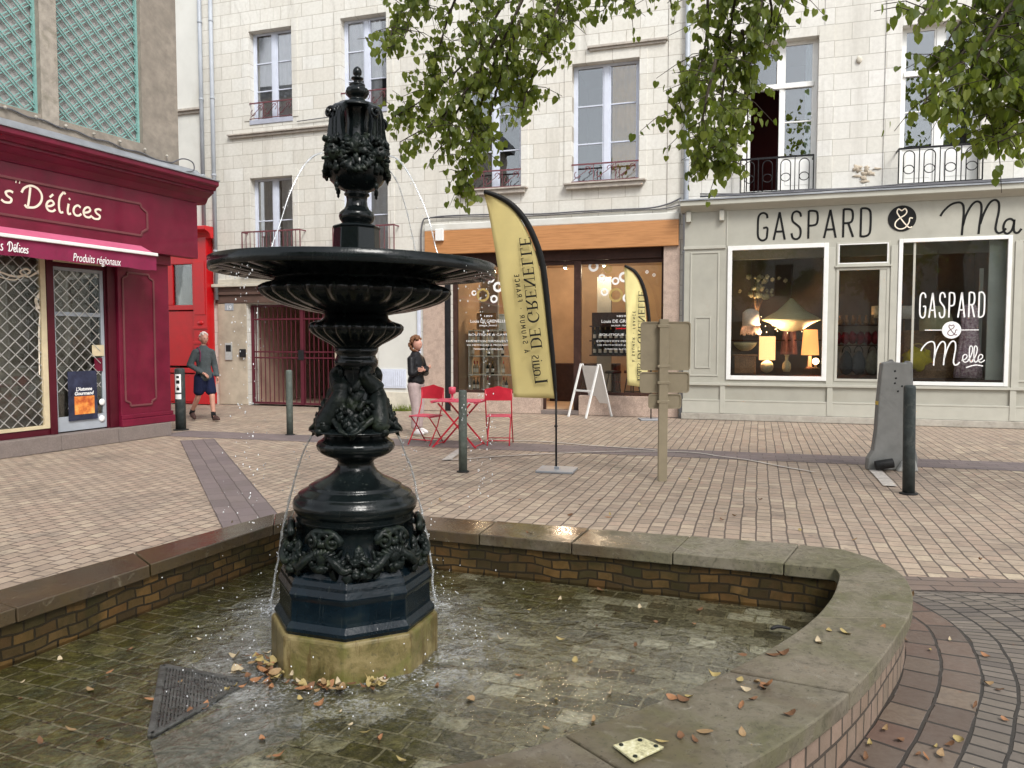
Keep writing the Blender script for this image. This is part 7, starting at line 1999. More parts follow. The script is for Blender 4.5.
k = MB(); k.blob((0, 0, -7 * s), (6.6 * s, 6.6 * s, 6.6 * s), 3, fn=lambda p: Vector((p.x * (1 + .06 * math.cos(8 * math.atan2(p.y, p.x))), p.y * (1 + .06 * math.cos(8 * math.atan2(p.y, p.x))), p.z))); k.tube([(0, 0, -14 * s), (0, 0, 0)], .012, 8); k.build('base', M['wicker'], t)
t = shop_thing('table_lamp', FA, 810, 355, -.75, 'lit orange lamp glowing at the right of the left GASPARD window', 'lamp')
k = MB(); k.lathe([(9 * s, 0), (7 * s, 27 * s)], 28, cap=False, smooth=False); k.build('shade', M['lamp_glow2'], t); k = MB(); k.lathe([(6 * s, -15 * s), (2 * s, -12 * s), (1.5 * s, -1 * s)], 16); k.build('base', M['basket'], t)
t = shop_thing('bulb_lamp', FA, 815.5, 368, -.4, 'small lamp with bare glowing bulb at the sill of the left GASPARD window', 'lamp')
k = MB(); k.blob((0, 0, 7 * s), 3.4 * s, 2); k.build('bulb', M['bulb'], t); k = MB(); k.lathe([(4 * s, -1 * s), (4 * s, 0), (1 * s, 1 * s), (1.2 * s, 5 * s)], 14); k.build('socket', M['basket'], t)
t = shop_thing('hanging_lamp', FA, 750.5, 336, -.45, 'white tasselled macrame lampshade in the left GASPARD window', 'lamp')
k = MB(); k.lathe([(2 * s, 29 * s), (5 * s, 28 * s), (8.5 * s, 25 * s), (8.8 * s, 11 * s)], 28); 
k.build('shade', M['white_wool'], t); k = MB()
for j in range(44):
    a = 2 * math.pi * j / 44; k.tube([(8.6 * s * math.cos(a), 8.6 * s * math.sin(a), 11 * s), (10.5 * s * math.cos(a + .05), 10.5 * s * math.sin(a + .05), 2 * s + random.uniform(-2, 2) * s)], .008, 4)
k.build('fringe', plain('pale_pink_fringe', (.60,.42,.34), .9, .1, 30, 0), t); k = MB(); k.tube([(0, 0, 29 * s), (0, 0, 1.6)], .005, 6); k.build('cord', M['cable'], t)
t = shop_thing('bowl', FA, 745, 351, -.35, 'shallow pale bowl on the shelf of the left GASPARD window', 'bowl')
k = MB(); k.lathe([(3 * s, 0), (7 * s, 2 * s), (11 * s, 6 * s), (12 * s, 9 * s), (11.2 * s, 9 * s), (6 * s, 3 * s), (.01, 2 * s)], 28); k.build('bowl_body', M['wicker'], t)
tag(bx(None, 'wooden_crate', M['basket'], [(-.21, .21, -.15, .15, .02, .36), (-.24, .24, -.17, .17, .37, .41)], .008), 'brown wooden stand under the bowl in the left GASPARD window', 'stand')
o = COL.objects['wooden_crate']; u, z = FA(745, 374, -.4); pq = FA.o + FA.u * u - FA.n * -.4; o.location = (pq.x, pq.y, z); o.rotation_euler = (0, 0, FA.a)
t = shop_thing('dried_flowers', FA, 757, 300, -.9, 'bunch of pale dried flowers hanging in the left GASPARD window', 'flowers')
k = MB()
for j in range(40):
    q = Vector((random.gauss(0, .16) + .08, random.gauss(0, .08), random.uniform(.05, .50))); k.blob(q, (random.uniform(.03, .07),) * 3, 1, .6, j)
k.build('blooms', M['wicker'], t); k = MB()
for j in range(10): k.tube([(random.gauss(0, .02), 0, -.3), (random.gauss(.05, .1), random.gauss(0, .05), .2)], .006, 4)
k.build('stems', M['basket'], t)
t = shop_thing('vase', FA, 786.5, 372, -.35, 'slim patterned vase on the sill of the left GASPARD window', 'vase')
k = MB(); k.lathe([(3 * s, 0), (4.5 * s, 4 * s), (4 * s, 9 * s), (1.6 * s, 12 * s), (1.8 * s, 17 * s), (3 * s, 18 * s)], 24); k.build('vase_body', M['wicker'], t)
t = shop_thing('garment', FA, 789, 352, -1.0, 'grey pink scarf on a rack behind the vase in the left GASPARD window', 'garment')
k = MB(); k.M = Matrix.Scale(1, 4); v = []; n = 20
for i in range(n + 1):
    a = i / n * 5; v += [(-.18 + .36 * i / n, .05 * math.sin(a * 3), -.05), (-.10 + .20 * i / n, .04 * math.sin(a * 3), .80)]
k.add(v, [(2*i, 2*i+2, 2*i+3, 2*i+1) for i in range(n)], True); k.build('cloth', plain('grey_pink_cloth', (.30,.16,.17), .9, .25, 6, .2), t)
# fairy lights
t = shop_thing('light_string', FA, 760, 318, -.6, 'string of tiny fairy lights under the wicker shade in the left GASPARD window', 'fairy lights')
k = MB(); kb = MB()
for j in range(46):
    q = Vector((random.uniform(-.10, .95), random.uniform(-.05, .1), random.gauss(-.05, .09) - .1)); kb.blob(q, .008, 1)
kb.build('tiny_bulbs', M['bulb'], t); k.tube(catmull([(-.15, 0, -.1), (.1, 0, -.02), (.4, 0, -.2), (.7, 0, -.08), (1.0, 0, -.15)], 6), .004, 4); k.build('wire', M['cable'], t)
tag(bx(None, 'display_shelf', M['dark_wood'], [(-1.05, 1.15, -.2, .2, 0, .03)], .004), 'dark shelf across the back of the left GASPARD window', 'shelf')
o = COL.objects['display_shelf.001'] if 'display_shelf.001' in COL.objects else COL.objects['display_shelf']; u, z = FA(778, 341, -1.2); pq = FA.o + FA.u * u + FA.n * 1.2; o.location = (pq.x, pq.y, z); o.rotation_euler = (0, 0, FA.a)
# behind the narrow door
t = shop_thing('clothes_rack', FA, 860, 345, -.5, 'rack of dark red velvet cushions behind the narrow door of the GASPARD shop', 'rack')
k = MB(); 
for j in range(7): k.blob((-.42 + j * .14, 0, .12 + .03 * random.random()), (.09, .12, .13), 2, .3, j)
k.build('red_cushions', plain('dark_red_velvet', (.16,.008,.015), .8, .2, 12, .2), t); bx(t, 'shelf_board', M['dark_wood'], [(-.6, .6, -.2, .2, -.02, .01), (-.6, .6, -.2, .2, .38, .41)], .004)
k = MB()
for j in range(9): k.lathe([(.03, .41), (.045, .46), (.02, .55), (.025, .60)], 10, (-.5 + j * .12, 0, 0))
k.build('candlesticks', M['basket'], t)
for j, (px, col, lab) in enumerate([(846, (.03,.03,.035), 'dark bag at the left behind the narrow GASPARD door glass'), (858, (.07,.07,.08), 'charcoal bag in the middle behind the narrow GASPARD door glass'), (872, (.20,.20,.17), 'grey woven bag at the right behind the narrow GASPARD door glass')]):
    t = shop_thing('handbag', FA, px, 374, -.25, lab, 'bag', 'bags behind the narrow door')
    k = MB(); k.blob((0, 0, .22), (.13, .08, .24), 3, .15, j, fn=lambda p: Vector((p.x * (1 - .2 * p.z), p.y, p.z))); k.build('bag_body', plain('bag_cloth', col, .8, .2, 20, .2), t)
    k = MB(); k.tube([(.08 * math.cos(a), 0, .42 + .14 * math.sin(a)) for a in [math.pi * q / 10 for q in range(11)]], .010, 6); k.build('handle', M['rubber'], t)
t = shop_thing('candle', FA, 876, 318, -.9, 'thick pale candle at the top right behind the narrow GASPARD door glass', 'candle'); k = MB(); k.lathe([(.09, 0), (.09, .24), (.02, .25)], 20); k.build('wax', M['cream'], t)
# right window
t = shop_thing('pendant_lamp', FA, 936, 322, -.45, 'domed pale wicker pendant shade hanging in the right GASPARD window', 'lamp'); s3 = px_m(FA, -.45, 936)
k = MB(); k.lathe([(16.5 * s3, -10 * s3), (17 * s3, 0), (15 * s3, 8 * s3), (10 * s3, 14 * s3), (4 * s3, 17.5 * s3), (.01, 18 * s3)], 32, cap=False); k.build('shade', M['wicker'], t); k = MB(); k.tube([(0, 0, 18 * s3), (0, 0, 1.4)], .006, 6); k.build('cord', M['cable'], t)
t = shop_thing('garment', FA, 968, 378, -.22, 'long mauve patterned dress hanging in the right GASPARD window', 'dress'); s4 = px_m(FA, -.22, 968)
m = Mat('mauve_floral_dress'); n = m.noise(28, 4, .7); m.set(color=m.ramp(n, [(.35, (.30,.17,.25)), (.5, (.58,.42,.50)), (.65, (.80,.70,.75))]), rough=.9); M['mauve'] = m.m
k = MB(); k.lathe([(14 * s4, 0), (12 * s4, 25 * s4), (9 * s4, 50 * s4), (8.5 * s4, 62 * s4), (9.5 * s4, 76 * s4), (5 * s4, 83 * s4), (2 * s4, 84 * s4)], 64, mod=lambda r, z, a, i: (r * (1 + .09 * math.sin(a * 11) * (1 - i / 8)) * (1 if abs(math.cos(a)) > 0 else 1), z))
for i_ in range(len(k.v)): k.v[i_] = Vector((k.v[i_].x, k.v[i_].y * .4, k.v[i_].z))
k.build('dress', M['mauve'], t)
t = shop_thing('yellow_bag', FA, 917, 366, -.25, 'bright yellow cloth bag low in the right GASPARD window', 'bag'); k = MB(); k.blob((0, 0, .14), (.24, .15, .21), 3, .5, 4); k.build('bag_body', plain('yellow_bag_cloth', (.62,.50,.02), .7, .15, 12, .3), t)
k = MB(); k.tube([(.12 * math.cos(a), -.05, .28 + .16 * math.sin(a)) for a in [math.pi * q / 10 for q in range(11)]], .014, 6); k.build('handle', M['yellow_curtain'], t)
t = shop_thing('lampshade', FA, 904, 319, -.7, 'small cream drum lampshade at the left of the right GASPARD window', 'lamp'); k = MB(); k.lathe([(.20, 0), (.17, .26)], 24); k.build('shade', M['white_wool'], t); k = MB(); k.tube([(0, 0, -.5), (0, 0, 0)], .012, 6); k.lathe([(.10, -.50), (.03, -.48)], 14); k.build('stand', M['basket'], t)
tag(bx(None, 'chest_of_drawers', M['basket'], [(-.55, .45, -.2, .2, 0, .95), (-.58, .48, -.22, .22, .951, .99), (-.50, .40, -.215, -.201, .52, .90), (-.50, .40, -.215, -.201, .08, .46)], .006), 'brown wooden chest of drawers in the right GASPARD window', 'furniture')
o = COL.objects['chest_of_drawers']; u, z = FA(932, 380, -.7); pq = FA.o + FA.u * u + FA.n * .7; o.location = (pq.x, pq.y, z); o.rotation_euler = (0, 0, FA.a)

# ---- wine shop: grid shelf with bottles, bar stools, ceiling spots
WS = -1.0
u0, zz0 = FA(471, 391, WS); u1, zz1 = FA(530, 331, WS)
gsh = empty('bottle_shelf', FA.o + FA.u * u0 - FA.n * WS, FA.a, label='pale open grid shelf with wine bottles in the left wine shop window', cat='shelf'); gsh.location.z = zz0
W_, H_ = u1 - u0, zz1 - zz0
k = MB(); rows = [0, H_ * .27, H_ * .58, H_ * .80, H_]
for z in rows: k.box(0, W_, -.15, .15, z, z + .022)
for i in range(5):
    x = W_ * i / 4; k.box(x - .011, x + .011, -.149, .149, .023, H_)
k.build('grid', M['pale_shelf'], gsh, bevel=.002)
def bottle(p, rz, pale, label, group):
    t = empty('wine_bottle', p, rz, label=label, cat='bottle', group=group)
    k = MB(); k.lathe([(.036, 0), (.038, .01), (.038, .17), (.030, .20), (.014, .235), (.013, .30), (.015, .305), (.015, .315)], 16); k.build('glass', M['bottle_pale'] if pale else M['bottle_glass'], t)
    k = MB(); k.lathe([(.0385, .05), (.0385, .14)], 16, cap=False); k.build('paper_label', M['label'], t)
    k = MB(); k.lathe([(.0155, .255), (.0155, .318), (.01, .32)], 12); k.build('capsule', M['gold'] if not pale else M['red_metal'], t)
    return t
protoD = None; protoP = None
ROWN = ('bottom', 'second lowest', 'second highest', 'top'); labD = 'dark wine bottle with pale label in the %s row of the wine shop shelf'; labP = 'pale wine bottle with red capsule in the %s row of the wine shop shelf'
for r_i in range(4):
    for c_i in range(4):
        for q in range(random.choice((1, 2, 2, 3))):
            loc = gsh.location + FA.u * (W_ * (c_i + .22 + .26 * q) / 4) + Vector((0, 0, rows[r_i] + .0225)) + FA.n * random.uniform(-.08, .05)
            if rows[min(r_i + 1, 4)] - rows[r_i] < .33 : pass
            pale = random.random() < .4
            if pale:
                if not protoP: protoP = bottle(loc, FA.a, True, labP % ROWN[r_i], 'pale bottles in the grid shelf')
                else: c = copy_tree(protoP); c.location = loc; c['label'] = labP % ROWN[r_i]
            else:
                if not protoD: protoD = bottle(loc, FA.a, False, labD % ROWN[r_i], 'dark bottles in the grid shelf')
                else: c = copy_tree(protoD); c.location = loc; c['label'] = labD % ROWN[r_i]
# framed picture and boxes above the shelf
for (a, b, c, d), mt, nm, lab, cat in (((477, 313, 496, 329), 'basket', 'picture_frame', 'brown framed picture above the grid shelf in the wine shop', 'picture'), ((499, 314, 516, 330), 'pale_shelf', 'wine_box', 'pale wine box beside the framed picture in the wine shop', 'box')):
    r_ = FA.rect(a, b, c, d, WS); w_, h_ = r_[1] - r_[0], r_[3] - r_[2]
    o = bx(None, nm, M[mt], [(0, w_, -.02, .02, 0, .03), (0, w_, -.02, .02, h_ - .03, h_), (0, .03, -.02, .02, .031, h_ - .031), (w_ - .03, w_, -.02, .02, .031, h_ - .031), (.031, w_ - .031, .0, .015, .031, h_ - .031)], .002)
    tag(o, lab, cat); q = FA.o + FA.u * r_[0] - FA.n * WS; o.location = (q.x, q.y, r_[2]); o.rotation_euler = (0, 0, FA.a)
# right window: dark shelf wall and stools
for j, (px, lab) in enumerate([(613, 'black bar stool at the left in the right wine shop window'), (632, 'black bar stool behind the small flag in the right wine shop window')]):
    t = shop_thing('bar_stool', FA, px, 404, -.9, lab, 'stool', 'stools in the wine shop'); 
    k = MB(); k.lathe([(.18, .70), (.19, .72), (.18, .76), (.02, .77)], 20); k.build('seat', M['rubber'], t)
    for a in range(4): k = MB(); k.tube([(.10 * math.cos(a * 1.57), .10 * math.sin(a * 1.57), .70), (.22 * math.cos(a * 1.57), .22 * math.sin(a * 1.57), 0)], .013, 6); k.build('leg', M['rubber'], t)
    k = MB(); k.tube([(.17 * math.cos(a), .17 * math.sin(a), .28) for a in [2 * math.pi * q / 16 for q in range(17)]], .009, 6); k.build('foot_ring', M['rubber'], t)
t = shop_thing('wall_shelf', FA, 612, 352, -1.7, 'dark wall shelf filled with wine in the right wine shop window', 'shelf')
k = MB(); k.box(-.55, .75, 0, .3, -.1, -.07); k.box(-.55, .75, 0, .3, .25, .28); k.box(-.55, .75, 0, .3, .60, .63); k.box(-.55, .75, .28, .3, -.069, .95); k.build('boards', M['dark_wood'], t)
prev = None
for rr_ in (-.07, .28):
    for j in range(9):
        loc = t.location + FA.u * (-.45 + j * .13) + FA.n * .15 + Vector((0, 0, rr_ + .0005))
        if prev is None: prev = bottle(loc, FA.a, False, 'dark wine bottle on the lower board of the wine shop wall shelf', 'bottles on the wall shelf')
        else: c = copy_tree(prev); c.location = loc; c['label'] = 'dark wine bottle on the %s board of the wine shop wall shelf' % ('lower' if rr_ < 0 else 'upper')
# lit ceiling spots of the wine shop
for j, (px, py, w, lab) in enumerate([(565, 281, -2.2, 'lit ceiling spot seen through the wine shop doorway'), (604, 283, -2.0, 'lit ceiling spot at the left of the right wine shop window'), (480, 285, -2.0, 'lit ceiling spot in the left wine shop window')]):
    u, z = FA(px, py, w); q = FA.o + FA.u * u - FA.n * w
    t = empty('ceiling_spot', (q.x, q.y, SHOP[3] - .02), 0, label=lab, cat='lamp', group='ceiling spots of the wine shop')
    k = MB(); k.tube([(0, 0, 0), (0, 0, -.08)], .012, 8); k.lathe([(.05, -.18), (.055, -.08), (.02, -.07)], 16); k.build('housing', M['rubber'], t)
    k = MB(); k.blob((0, 0, -.185), (.04, .04, .02), 2); k.build('bulb', M['bulb'], t)
    ld = bpy.data.lights.new('spot_glow', 'POINT'); ld.energy = 38; ld.color = (1, .76, .52); ld.shadow_soft_size = .08
    lo = bpy.data.objects.new('spot_glow', ld); COL.objects.link(lo); lo.parent = t; lo.location = (0, 0, -.30)
for (px, py, w) in [(767, 350, -.35), (810, 345, -.75)]:
    u, z = FA(px, py, w - .0); q = FA.o + FA.u * u - FA.n * w
    ld = bpy.data.lights.new('lamp_glow', 'POINT'); ld.energy = 45; ld.color = (1, .72, .46); ld.shadow_soft_size = .1
    lo = bpy.data.objects.new('lamp_glow', ld); COL.objects.link(lo); lo.location = (q.x, q.y, z + .25)
    near = [o for o in COL.objects if o.name.startswith('table_lamp') and (o.location - Vector((q.x, q.y, z))).length < .6]
    if near: lo.parent = near[0]; lo.location = (0, 0, .42)
# ================================================================ lime tree, litter
def leaf_mat(name, stops, trans=.5):
    m = Mat(name); isl = m.new('ShaderNodeNewGeometry').outputs['Random Per Island']
    n = m.noise(1.2, 3); f = m.math('ADD', m.math('MULTIPLY', isl, .75), m.math('MULTIPLY', n, .25))
    c = m.ramp(f, stops); m.set(color=c, rough=.5)
    tl = m.new('ShaderNodeBsdfTranslucent'); m.link(m.mix(.5, c, (.38, .50, .05)), tl.inputs[0])
    mx = m.new('ShaderNodeMixShader'); mx.inputs[0].default_value = trans; m.link(m.b.outputs[0], mx.inputs[1]); m.link(tl.outputs[0], mx.inputs[2]); m.link(mx.outputs[0], m.out.inputs[0]); return m.m
M['leaf'] = leaf_mat('lime_leaves', [(.10, (.045,.075,.012)), (.40, (.11,.15,.022)), (.70, (.17,.21,.035)), (.88, (.20,.23,.04)), (.97, (.30,.25,.05))])
M['bark'] = plain('grey_bark', (.075,.06,.045), .9, .3, 14, .6)
HEART = [(0, 0), (.22, -.10), (.42, .04), (.48, .30), (.36, .62), (0, 1.0), (-.36, .62), (-.48, .30), (-.42, .04), (-.22, -.10)]
def add_leaf(k, p, size, down=.75, toward=None):
    """heart shaped leaf, stalk end at p, hanging; slightly folded on the midrib"""
    a = random.uniform(0, 2 * math.pi)
    d = Vector((math.cos(a) * (1 - down), math.sin(a) * (1 - down), -down + random.gauss(0, .25))).normalized()
    s = d.cross(Vector((random.gauss(0, 1), random.gauss(0, 1), random.gauss(0, .4)))).normalized(); n = s.cross(d)
    fold = random.uniform(.10, .35); curl = random.uniform(-.2, .3)
    vs_ = [p + (s * x + d * y + n * (abs(x) * fold - curl * y * y * .5)) * size for x, y in HEART]
    k.add(vs_, [(0, 1, 2, 3, 4, 5), (0, 5, 6, 7, 8, 9)])
tree = empty('lime_tree', (7.4, 5.2, 0), label='lime tree whose leafy branches hang into the top of the picture', cat='tree')
T0 = Vector((7.4, 5.2, 0)); leaves = MB(); wood = MB(); limbs = MB()
limbs.tube(catmull([(0, 0, -.05), (.02, .03, .4), (.05, 0, 2.0), (-.05, .05, 3.6), (0, 0, 5.2), (.2, .1, 7.5), (.1, 0, 10)], 5), [.34, .30, .29, .28, .27, .26, .255, .25, .25, .24, .235, .23, .22, .22, .21, .20, .19, .18, .17, .15, .14, .12, .11, .10, .09, .08, .07, .06, .05, .04, .03][:31], 14)
def limit_z(Y): return EYE + .433 * Y
STR = [  # (depth, weight, pixel chain from the top down)
 (6.6, 1.0, [(440,-40),(415,-5),(396,18),(388,48)]), (6.6, .8, [(432,-40),(425,-8),(412,14),(404,40)]),
 (6.4, 1.0, [(530,-50),(500,10),(465,62),(425,98),(392,118)]), (6.4, .9, [(500,30),(470,85),(440,118),(400,142)]), (6.5, .9, [(480,70),(458,110),(440,148)]),
 (6.3, 1.0, [(545,-50),(520,5),(495,60),(478,115),(466,160),(462,186)]), (6.3, .7, [(520,20),(500,80),(486,130),(478,150)]),
 (6.6, .9, [(480,-50),(455,0),(440,45),(432,82)]), (6.7, .8, [(510,-40),(480,5),(462,48)]),
 (6.5, 1.0, [(575,-40),(560,0),(545,45),(530,82),(522,112)]), (6.5, .8, [(560,-40),(540,10),(520,50),(512,92)]), (6.8, .8, [(590,-40),(570,0),(555,28),(548,52)]),
 (6.8, .45, [(625,-30),(615,-10),(604,10)]), (6.9, .4, [(650,-34),(636,-12),(628,2)]), (6.9, .5, [(668,-30),(668,-10),(672,8)]),
 (6.0, 1.1, [(745,-50),(735,0),(728,50),(722,100),(720,140),(722,172)]), (6.0, .9, [(712,-50),(708,0),(705,48),(692,84),(672,112)]),
 (6.1, 1.0, [(770,-50),(762,0),(755,35),(748,80)]), (6.2, .7, [(800,-50),(788,-10),(778,18)]), (6.1, .9, [(742,30),(745,75),(744,112),(740,134)]),
 (5.9, .9, [(716,60),(706,100),(700,140),(702,164)]), (6.1, .8, [(730,-40),(720,20),(716,60)]), (6.0, .7, [(760,-30),(772,10),(766,42)]), (6.0, .8, [(735,90),(730,130),(728,160)]),
 (4.7, 1.0, [(1060,-60),(1010,0),(975,40),(945,72),(924,104)]), (4.8, 1.0, [(1045,-40),(1000,20),(970,70),(955,104)]), (4.9, 1.0, [(1075,-20),(1030,40),(1000,85),(985,122)]),
 (5.0, .9, [(1070,20),(1035,80),(1010,115),(998,142)]), (4.8, .9, [(1030,-50),(985,-5),(955,30),(938,62)]), (4.2, .25, [(975,-30),(945,-5),(922,14)]), (5.0, .9, [(1085,30),(1055,80),(1035,118)]),
 (4.9, .8, [(1020,30),(990,70),(970,92)]), (5.1, .9, [(1060,-30),(1020,20),(1010,60),(1020,90)]),
]
random.seed(11)
for D, wgt, ch in STR:
    P = [at_y(px, py, D + random.uniform(-.25, .25)) - T0 for px, py in ch]
    C_ = catmull(P, 8); n = len(C_)
    limbs_r = [.012 * (1 - i / n) + .003 for i in range(n)]; wood.tube(C_, limbs_r, 5)
    L = sum((b - a).length for a, b in zip(C_, C_[1:])); nt = int(L * 30 * wgt) + 4
    for _ in range(nt):
        i = random.randrange(n); b = C_[i]; f = i / n
        sp = .20 * (1 - .45 * f)
        tip = b + Vector((random.gauss(0, sp), random.gauss(0, sp), random.gauss(-.06, .09)))
        wood.tube([b, (b + tip) / 2 + Vector((0, 0, .03)), tip], [.004, .003, .002], 4, cap=False)
        for q in range(random.randint(6, 9)):
            t = random.random(); p = b.lerp(tip, t) + Vector((random.gauss(0, .028), random.gauss(0, .028), random.gauss(0, .028)))
            add_leaf(leaves, p, random.triangular(.030, .075, .048))
# limbs from the trunk to the tops of those hanging branches
for (x, y, z) in [(-.6, 6.6, 5.6), (.6, 6.4, 5.4), (1.9, 6.1, 5.2), (3.2, 4.8, 4.9), (2.5, 8.0, 6.5), (5.5, 8.5, 6.5), (9.5, 7.5, 7.0), (10, 4.0, 7.0), (6.5, 1.8, 7.0), (3.6, 2.4, 6.6), (0.5, 3.6, 6.6)]:
    e = Vector((x, y, z)) - T0; s_ = Vector((0, 0, random.uniform(3.9, 5.0))); mid = s_.lerp(e, .5) + Vector((0, 0, 1.0)); pts = catmull([s_, s_.lerp(mid, .5) + Vector((0, 0, .3)), mid, e], 6)
    limbs.tube(pts, [.13 * (1 - i / len(pts)) + .014 for i in range(len(pts))], 8)
# rest of the crown above the frame of the photograph
for _ in range(190):
    while True:
        p = Vector((random.gauss(4.6, 3.2), random.gauss(5.2, 2.4), random.uniform(4.6, 9.5)))
        if p.z > limit_z(p.y) + .35 and p.y > -2 and (p.z < 8.5 or abs(p.x - 5.5) < 3.2): break
    rr = random.uniform(.35, .6)
    for q in range(16):
        v = Vector((random.gauss(0, rr * .5), random.gauss(0, rr * .5), random.gauss(0, rr * .3)))
        add_leaf(leaves, p + v - T0, random.uniform(.10, .16), .5)
limbs.build('trunk', M['bark'], tree); wood.build('twigs', M['bark'], tree, kind='stuff'); leaves.build('crown', M['leaf'], tree)

# ---- the other side of the square, behind the photographer (mirrored in the panes)
opp = empty('opposite_house', (0, -17, 0), R(174), label='white house across the square, seen only mirrored in the shop windows', cat='building')
k = wall_mb(-16, 20, 0, 11, [(x, x + 1.1, z, z + 1.9) for x in [-14 + 2.9 * i for i in range(11)] for z in (1.0, 4.4, 7.6)], .4); k.build('wall', M['render_white'], opp)
bx(opp, 'roof', M['rust_slate'], [(-16.3, 20.3, -.3, 8, 11, 11.3), (-15, 19, 1.5, 7, 11.3, 13)])
bx(opp, 'window_glass', M['dark_room'], [(-15.9, 19.9, .41, .45, .2, 10.8)])
def back_tree(x, y, h, r, label, seed):
    random.seed(seed); t = empty('square_tree', (x, y, 0), 0, label=label, cat='tree', group='trees behind the photographer')
    k = MB(); k.tube([(0, 0, 0), (.05, 0, h * .3), (0, .05, h * .6), (0, 0, h * .9)], [.25, .2, .14, .04], 10)
    for i in range(7): a = i * .9; k.tube([(0, 0, h * .38), (math.cos(a) * r * .4, math.sin(a) * r * .4, h * .6), (math.cos(a) * r * .7, math.sin(a) * r * .7, h * .75)], [.09, .05, .02], 6)
    k.build('trunk', M['bark'], t); k = MB()
    for _ in range(170):
        d = Vector((random.gauss(0, 1), random.gauss(0, 1), random.gauss(0, 1))).normalized() * r * random.uniform(.35, 1); c = Vector((d.x, d.y, h * .66 + d.z * .8))
        for q in range(15): add_leaf(k, c + Vector([random.gauss(0, .35) for _ in range(3)]), random.uniform(.16, .26), .4)
    k.build('crown', M['leaf'], t)
back_tree(-5.5, -7.5, 8.5, 2.4, 'leafy tree behind the photographer on the left, mirrored in the windows', 3)
back_tree(2.5, -9, 9.0, 2.5, 'leafy tree behind the photographer in the middle, mirrored in the windows', 4)
back_tree(10.0, -6.5, 8.5, 2.4, 'leafy tree behind the photographer on the right, mirrored in the windows', 5)

# ---- dry leaves
random.seed(21)
M['dry'] = []
for nm, col in (('tan', (.28,.18,.085)), ('brown', (.16,.08,.04)), ('yellowish', (.34,.26,.10)), ('orange brown', (.28,.13,.055)), ('pale', (.42,.34,.22))):
    M['dry'].append(plain(nm, col, .7, .2, 40, .1))
protos = []
for j in range(10):
    k = MB(); N = 7; v = []; cur = random.uniform(.6, 2.6) * random.choice((1, 1, -1)); tw = random.uniform(-.8, .8); sc = 1
    for i in range(N + 1):
        t = i / N; w = .30 * math.sin(math.pi * min(1, t * .9 + .08)) ** .8; a = (t - .5) * cur
        c_ = Vector(((t - .5) * (1 - abs(cur) * .12), 0, abs((t - .5)) ** 1.6 * abs(cur) * .45)); tt = (t - .5) * tw
        s_ = Vector((0, math.cos(tt), math.sin(tt)))
        v += [c_ - s_ * w + Vector((0, 0, w * .35)), c_, c_ + s_ * w + Vector((0, 0, w * .35))]
    k.add(v, [f for i in range(N) for f in ((3*i, 3*i+3, 3*i+4, 3*i+1), (3*i+1, 3*i+4, 3*i+5, 3*i+2))], True)
    mn = min(q.z for q in k.v); k.v = [q - Vector((0, 0, mn - .02)) for q in k.v]
    o = k.build('fallen_leaf', M['dry'][j % 5]); protos.append(o)
used = [False] * 10
def leaf_at(p, size, label, group):
    j = random.randrange(10)
    if not used[j]: o = protos[j]; used[j] = True
    else: o = protos[j].copy(); COL.objects.link(o)
    o.location = p; size *= .85; o.scale = (size, size * random.uniform(.45, .95), size * random.uniform(.35, 1.2)); o.rotation_euler = (random.gauss(0, .25), random.gauss(0, .25), random.uniform(0, 6.28))
    tag(o, label.replace('dry', ('tan', 'dark brown', 'yellowish', 'orange brown', 'pale')[j % 5] + ' dry', 1), 'leaf', group)
LC = ('dry curled leaf lying on the wide stone coping at the right', 'dry leaves on the coping')
for (px, py) in [(740,680),(762,688),(768,686),(773,656),(782,655),(753,700),(742,706),(742,733),(690,697),(683,700),(672,698),(705,732),(681,737),(829,631),(845,634),(883,627),(818,643),(662,742),(742,655),(610,515),(608,518),(232,523),(528,533),(531,534),(745,690),(757,683),(712,676),(695,740),(790,715)]:
    leaf_at(ground(px, py, HC + .001), random.uniform(.05, .085), *LC)
LF = ('dry leaf lying wet on the basin floor around the fountain', 'dry leaves in the basin')
for (px, py) in [(597,626),(640,608),(618,612),(694,624),(636,646),(590,663),(575,661),(633,672),(610,694),(594,722),(546,728),(530,610),(655,622),(450,630),(560,640),(70,730),(40,741),(22,683),(100,741),(110,672),(270,757),(280,756),(262,740),(430,645),(436,688),(470,700),(465,660),(520,676),(556,700),(500,640),(378,740),(366,733),(400,760),(180,682),(190,712),(205,706),(215,698),(228,691),(240,684),(150,700),(90,690),(300,700),(320,705),(340,712),(350,725),(700,610),(670,590),(730,600),(560,600),(600,590),(480,610),(20,700),(60,660),(130,650),(200,640)]:
    leaf_at(ground(px, py, WZ), random.uniform(.04, .085), LF[0].replace('on the basin floor around the fountain', 'in the basin left of the plinth' if px < 275 else 'in the basin before the plinth' if px < 440 else 'in the basin right of the plinth'), LF[1])
LP = ('dry curled leaf in the heap against the foot of the fountain plinth', 'heap of dry leaves at the plinth')
for _ in range(60):
    a = R(random.uniform(-165, -60)); d = Rp * random.uniform(1.01, 1.16)
    leaf_at(Vector((FX + d * math.cos(a), FY + d * math.sin(a), WZ + random.uniform(0, .035))), random.uniform(.05, .10), *LP)
for _ in range(22):
    q = ground(random.uniform(232, 275), random.uniform(655, 690), WZ + .01); leaf_at(q, random.uniform(.05, .10), *LP)
LG = ('dry leaf lying on the brick paving outside the basin', 'dry leaves on the paving')
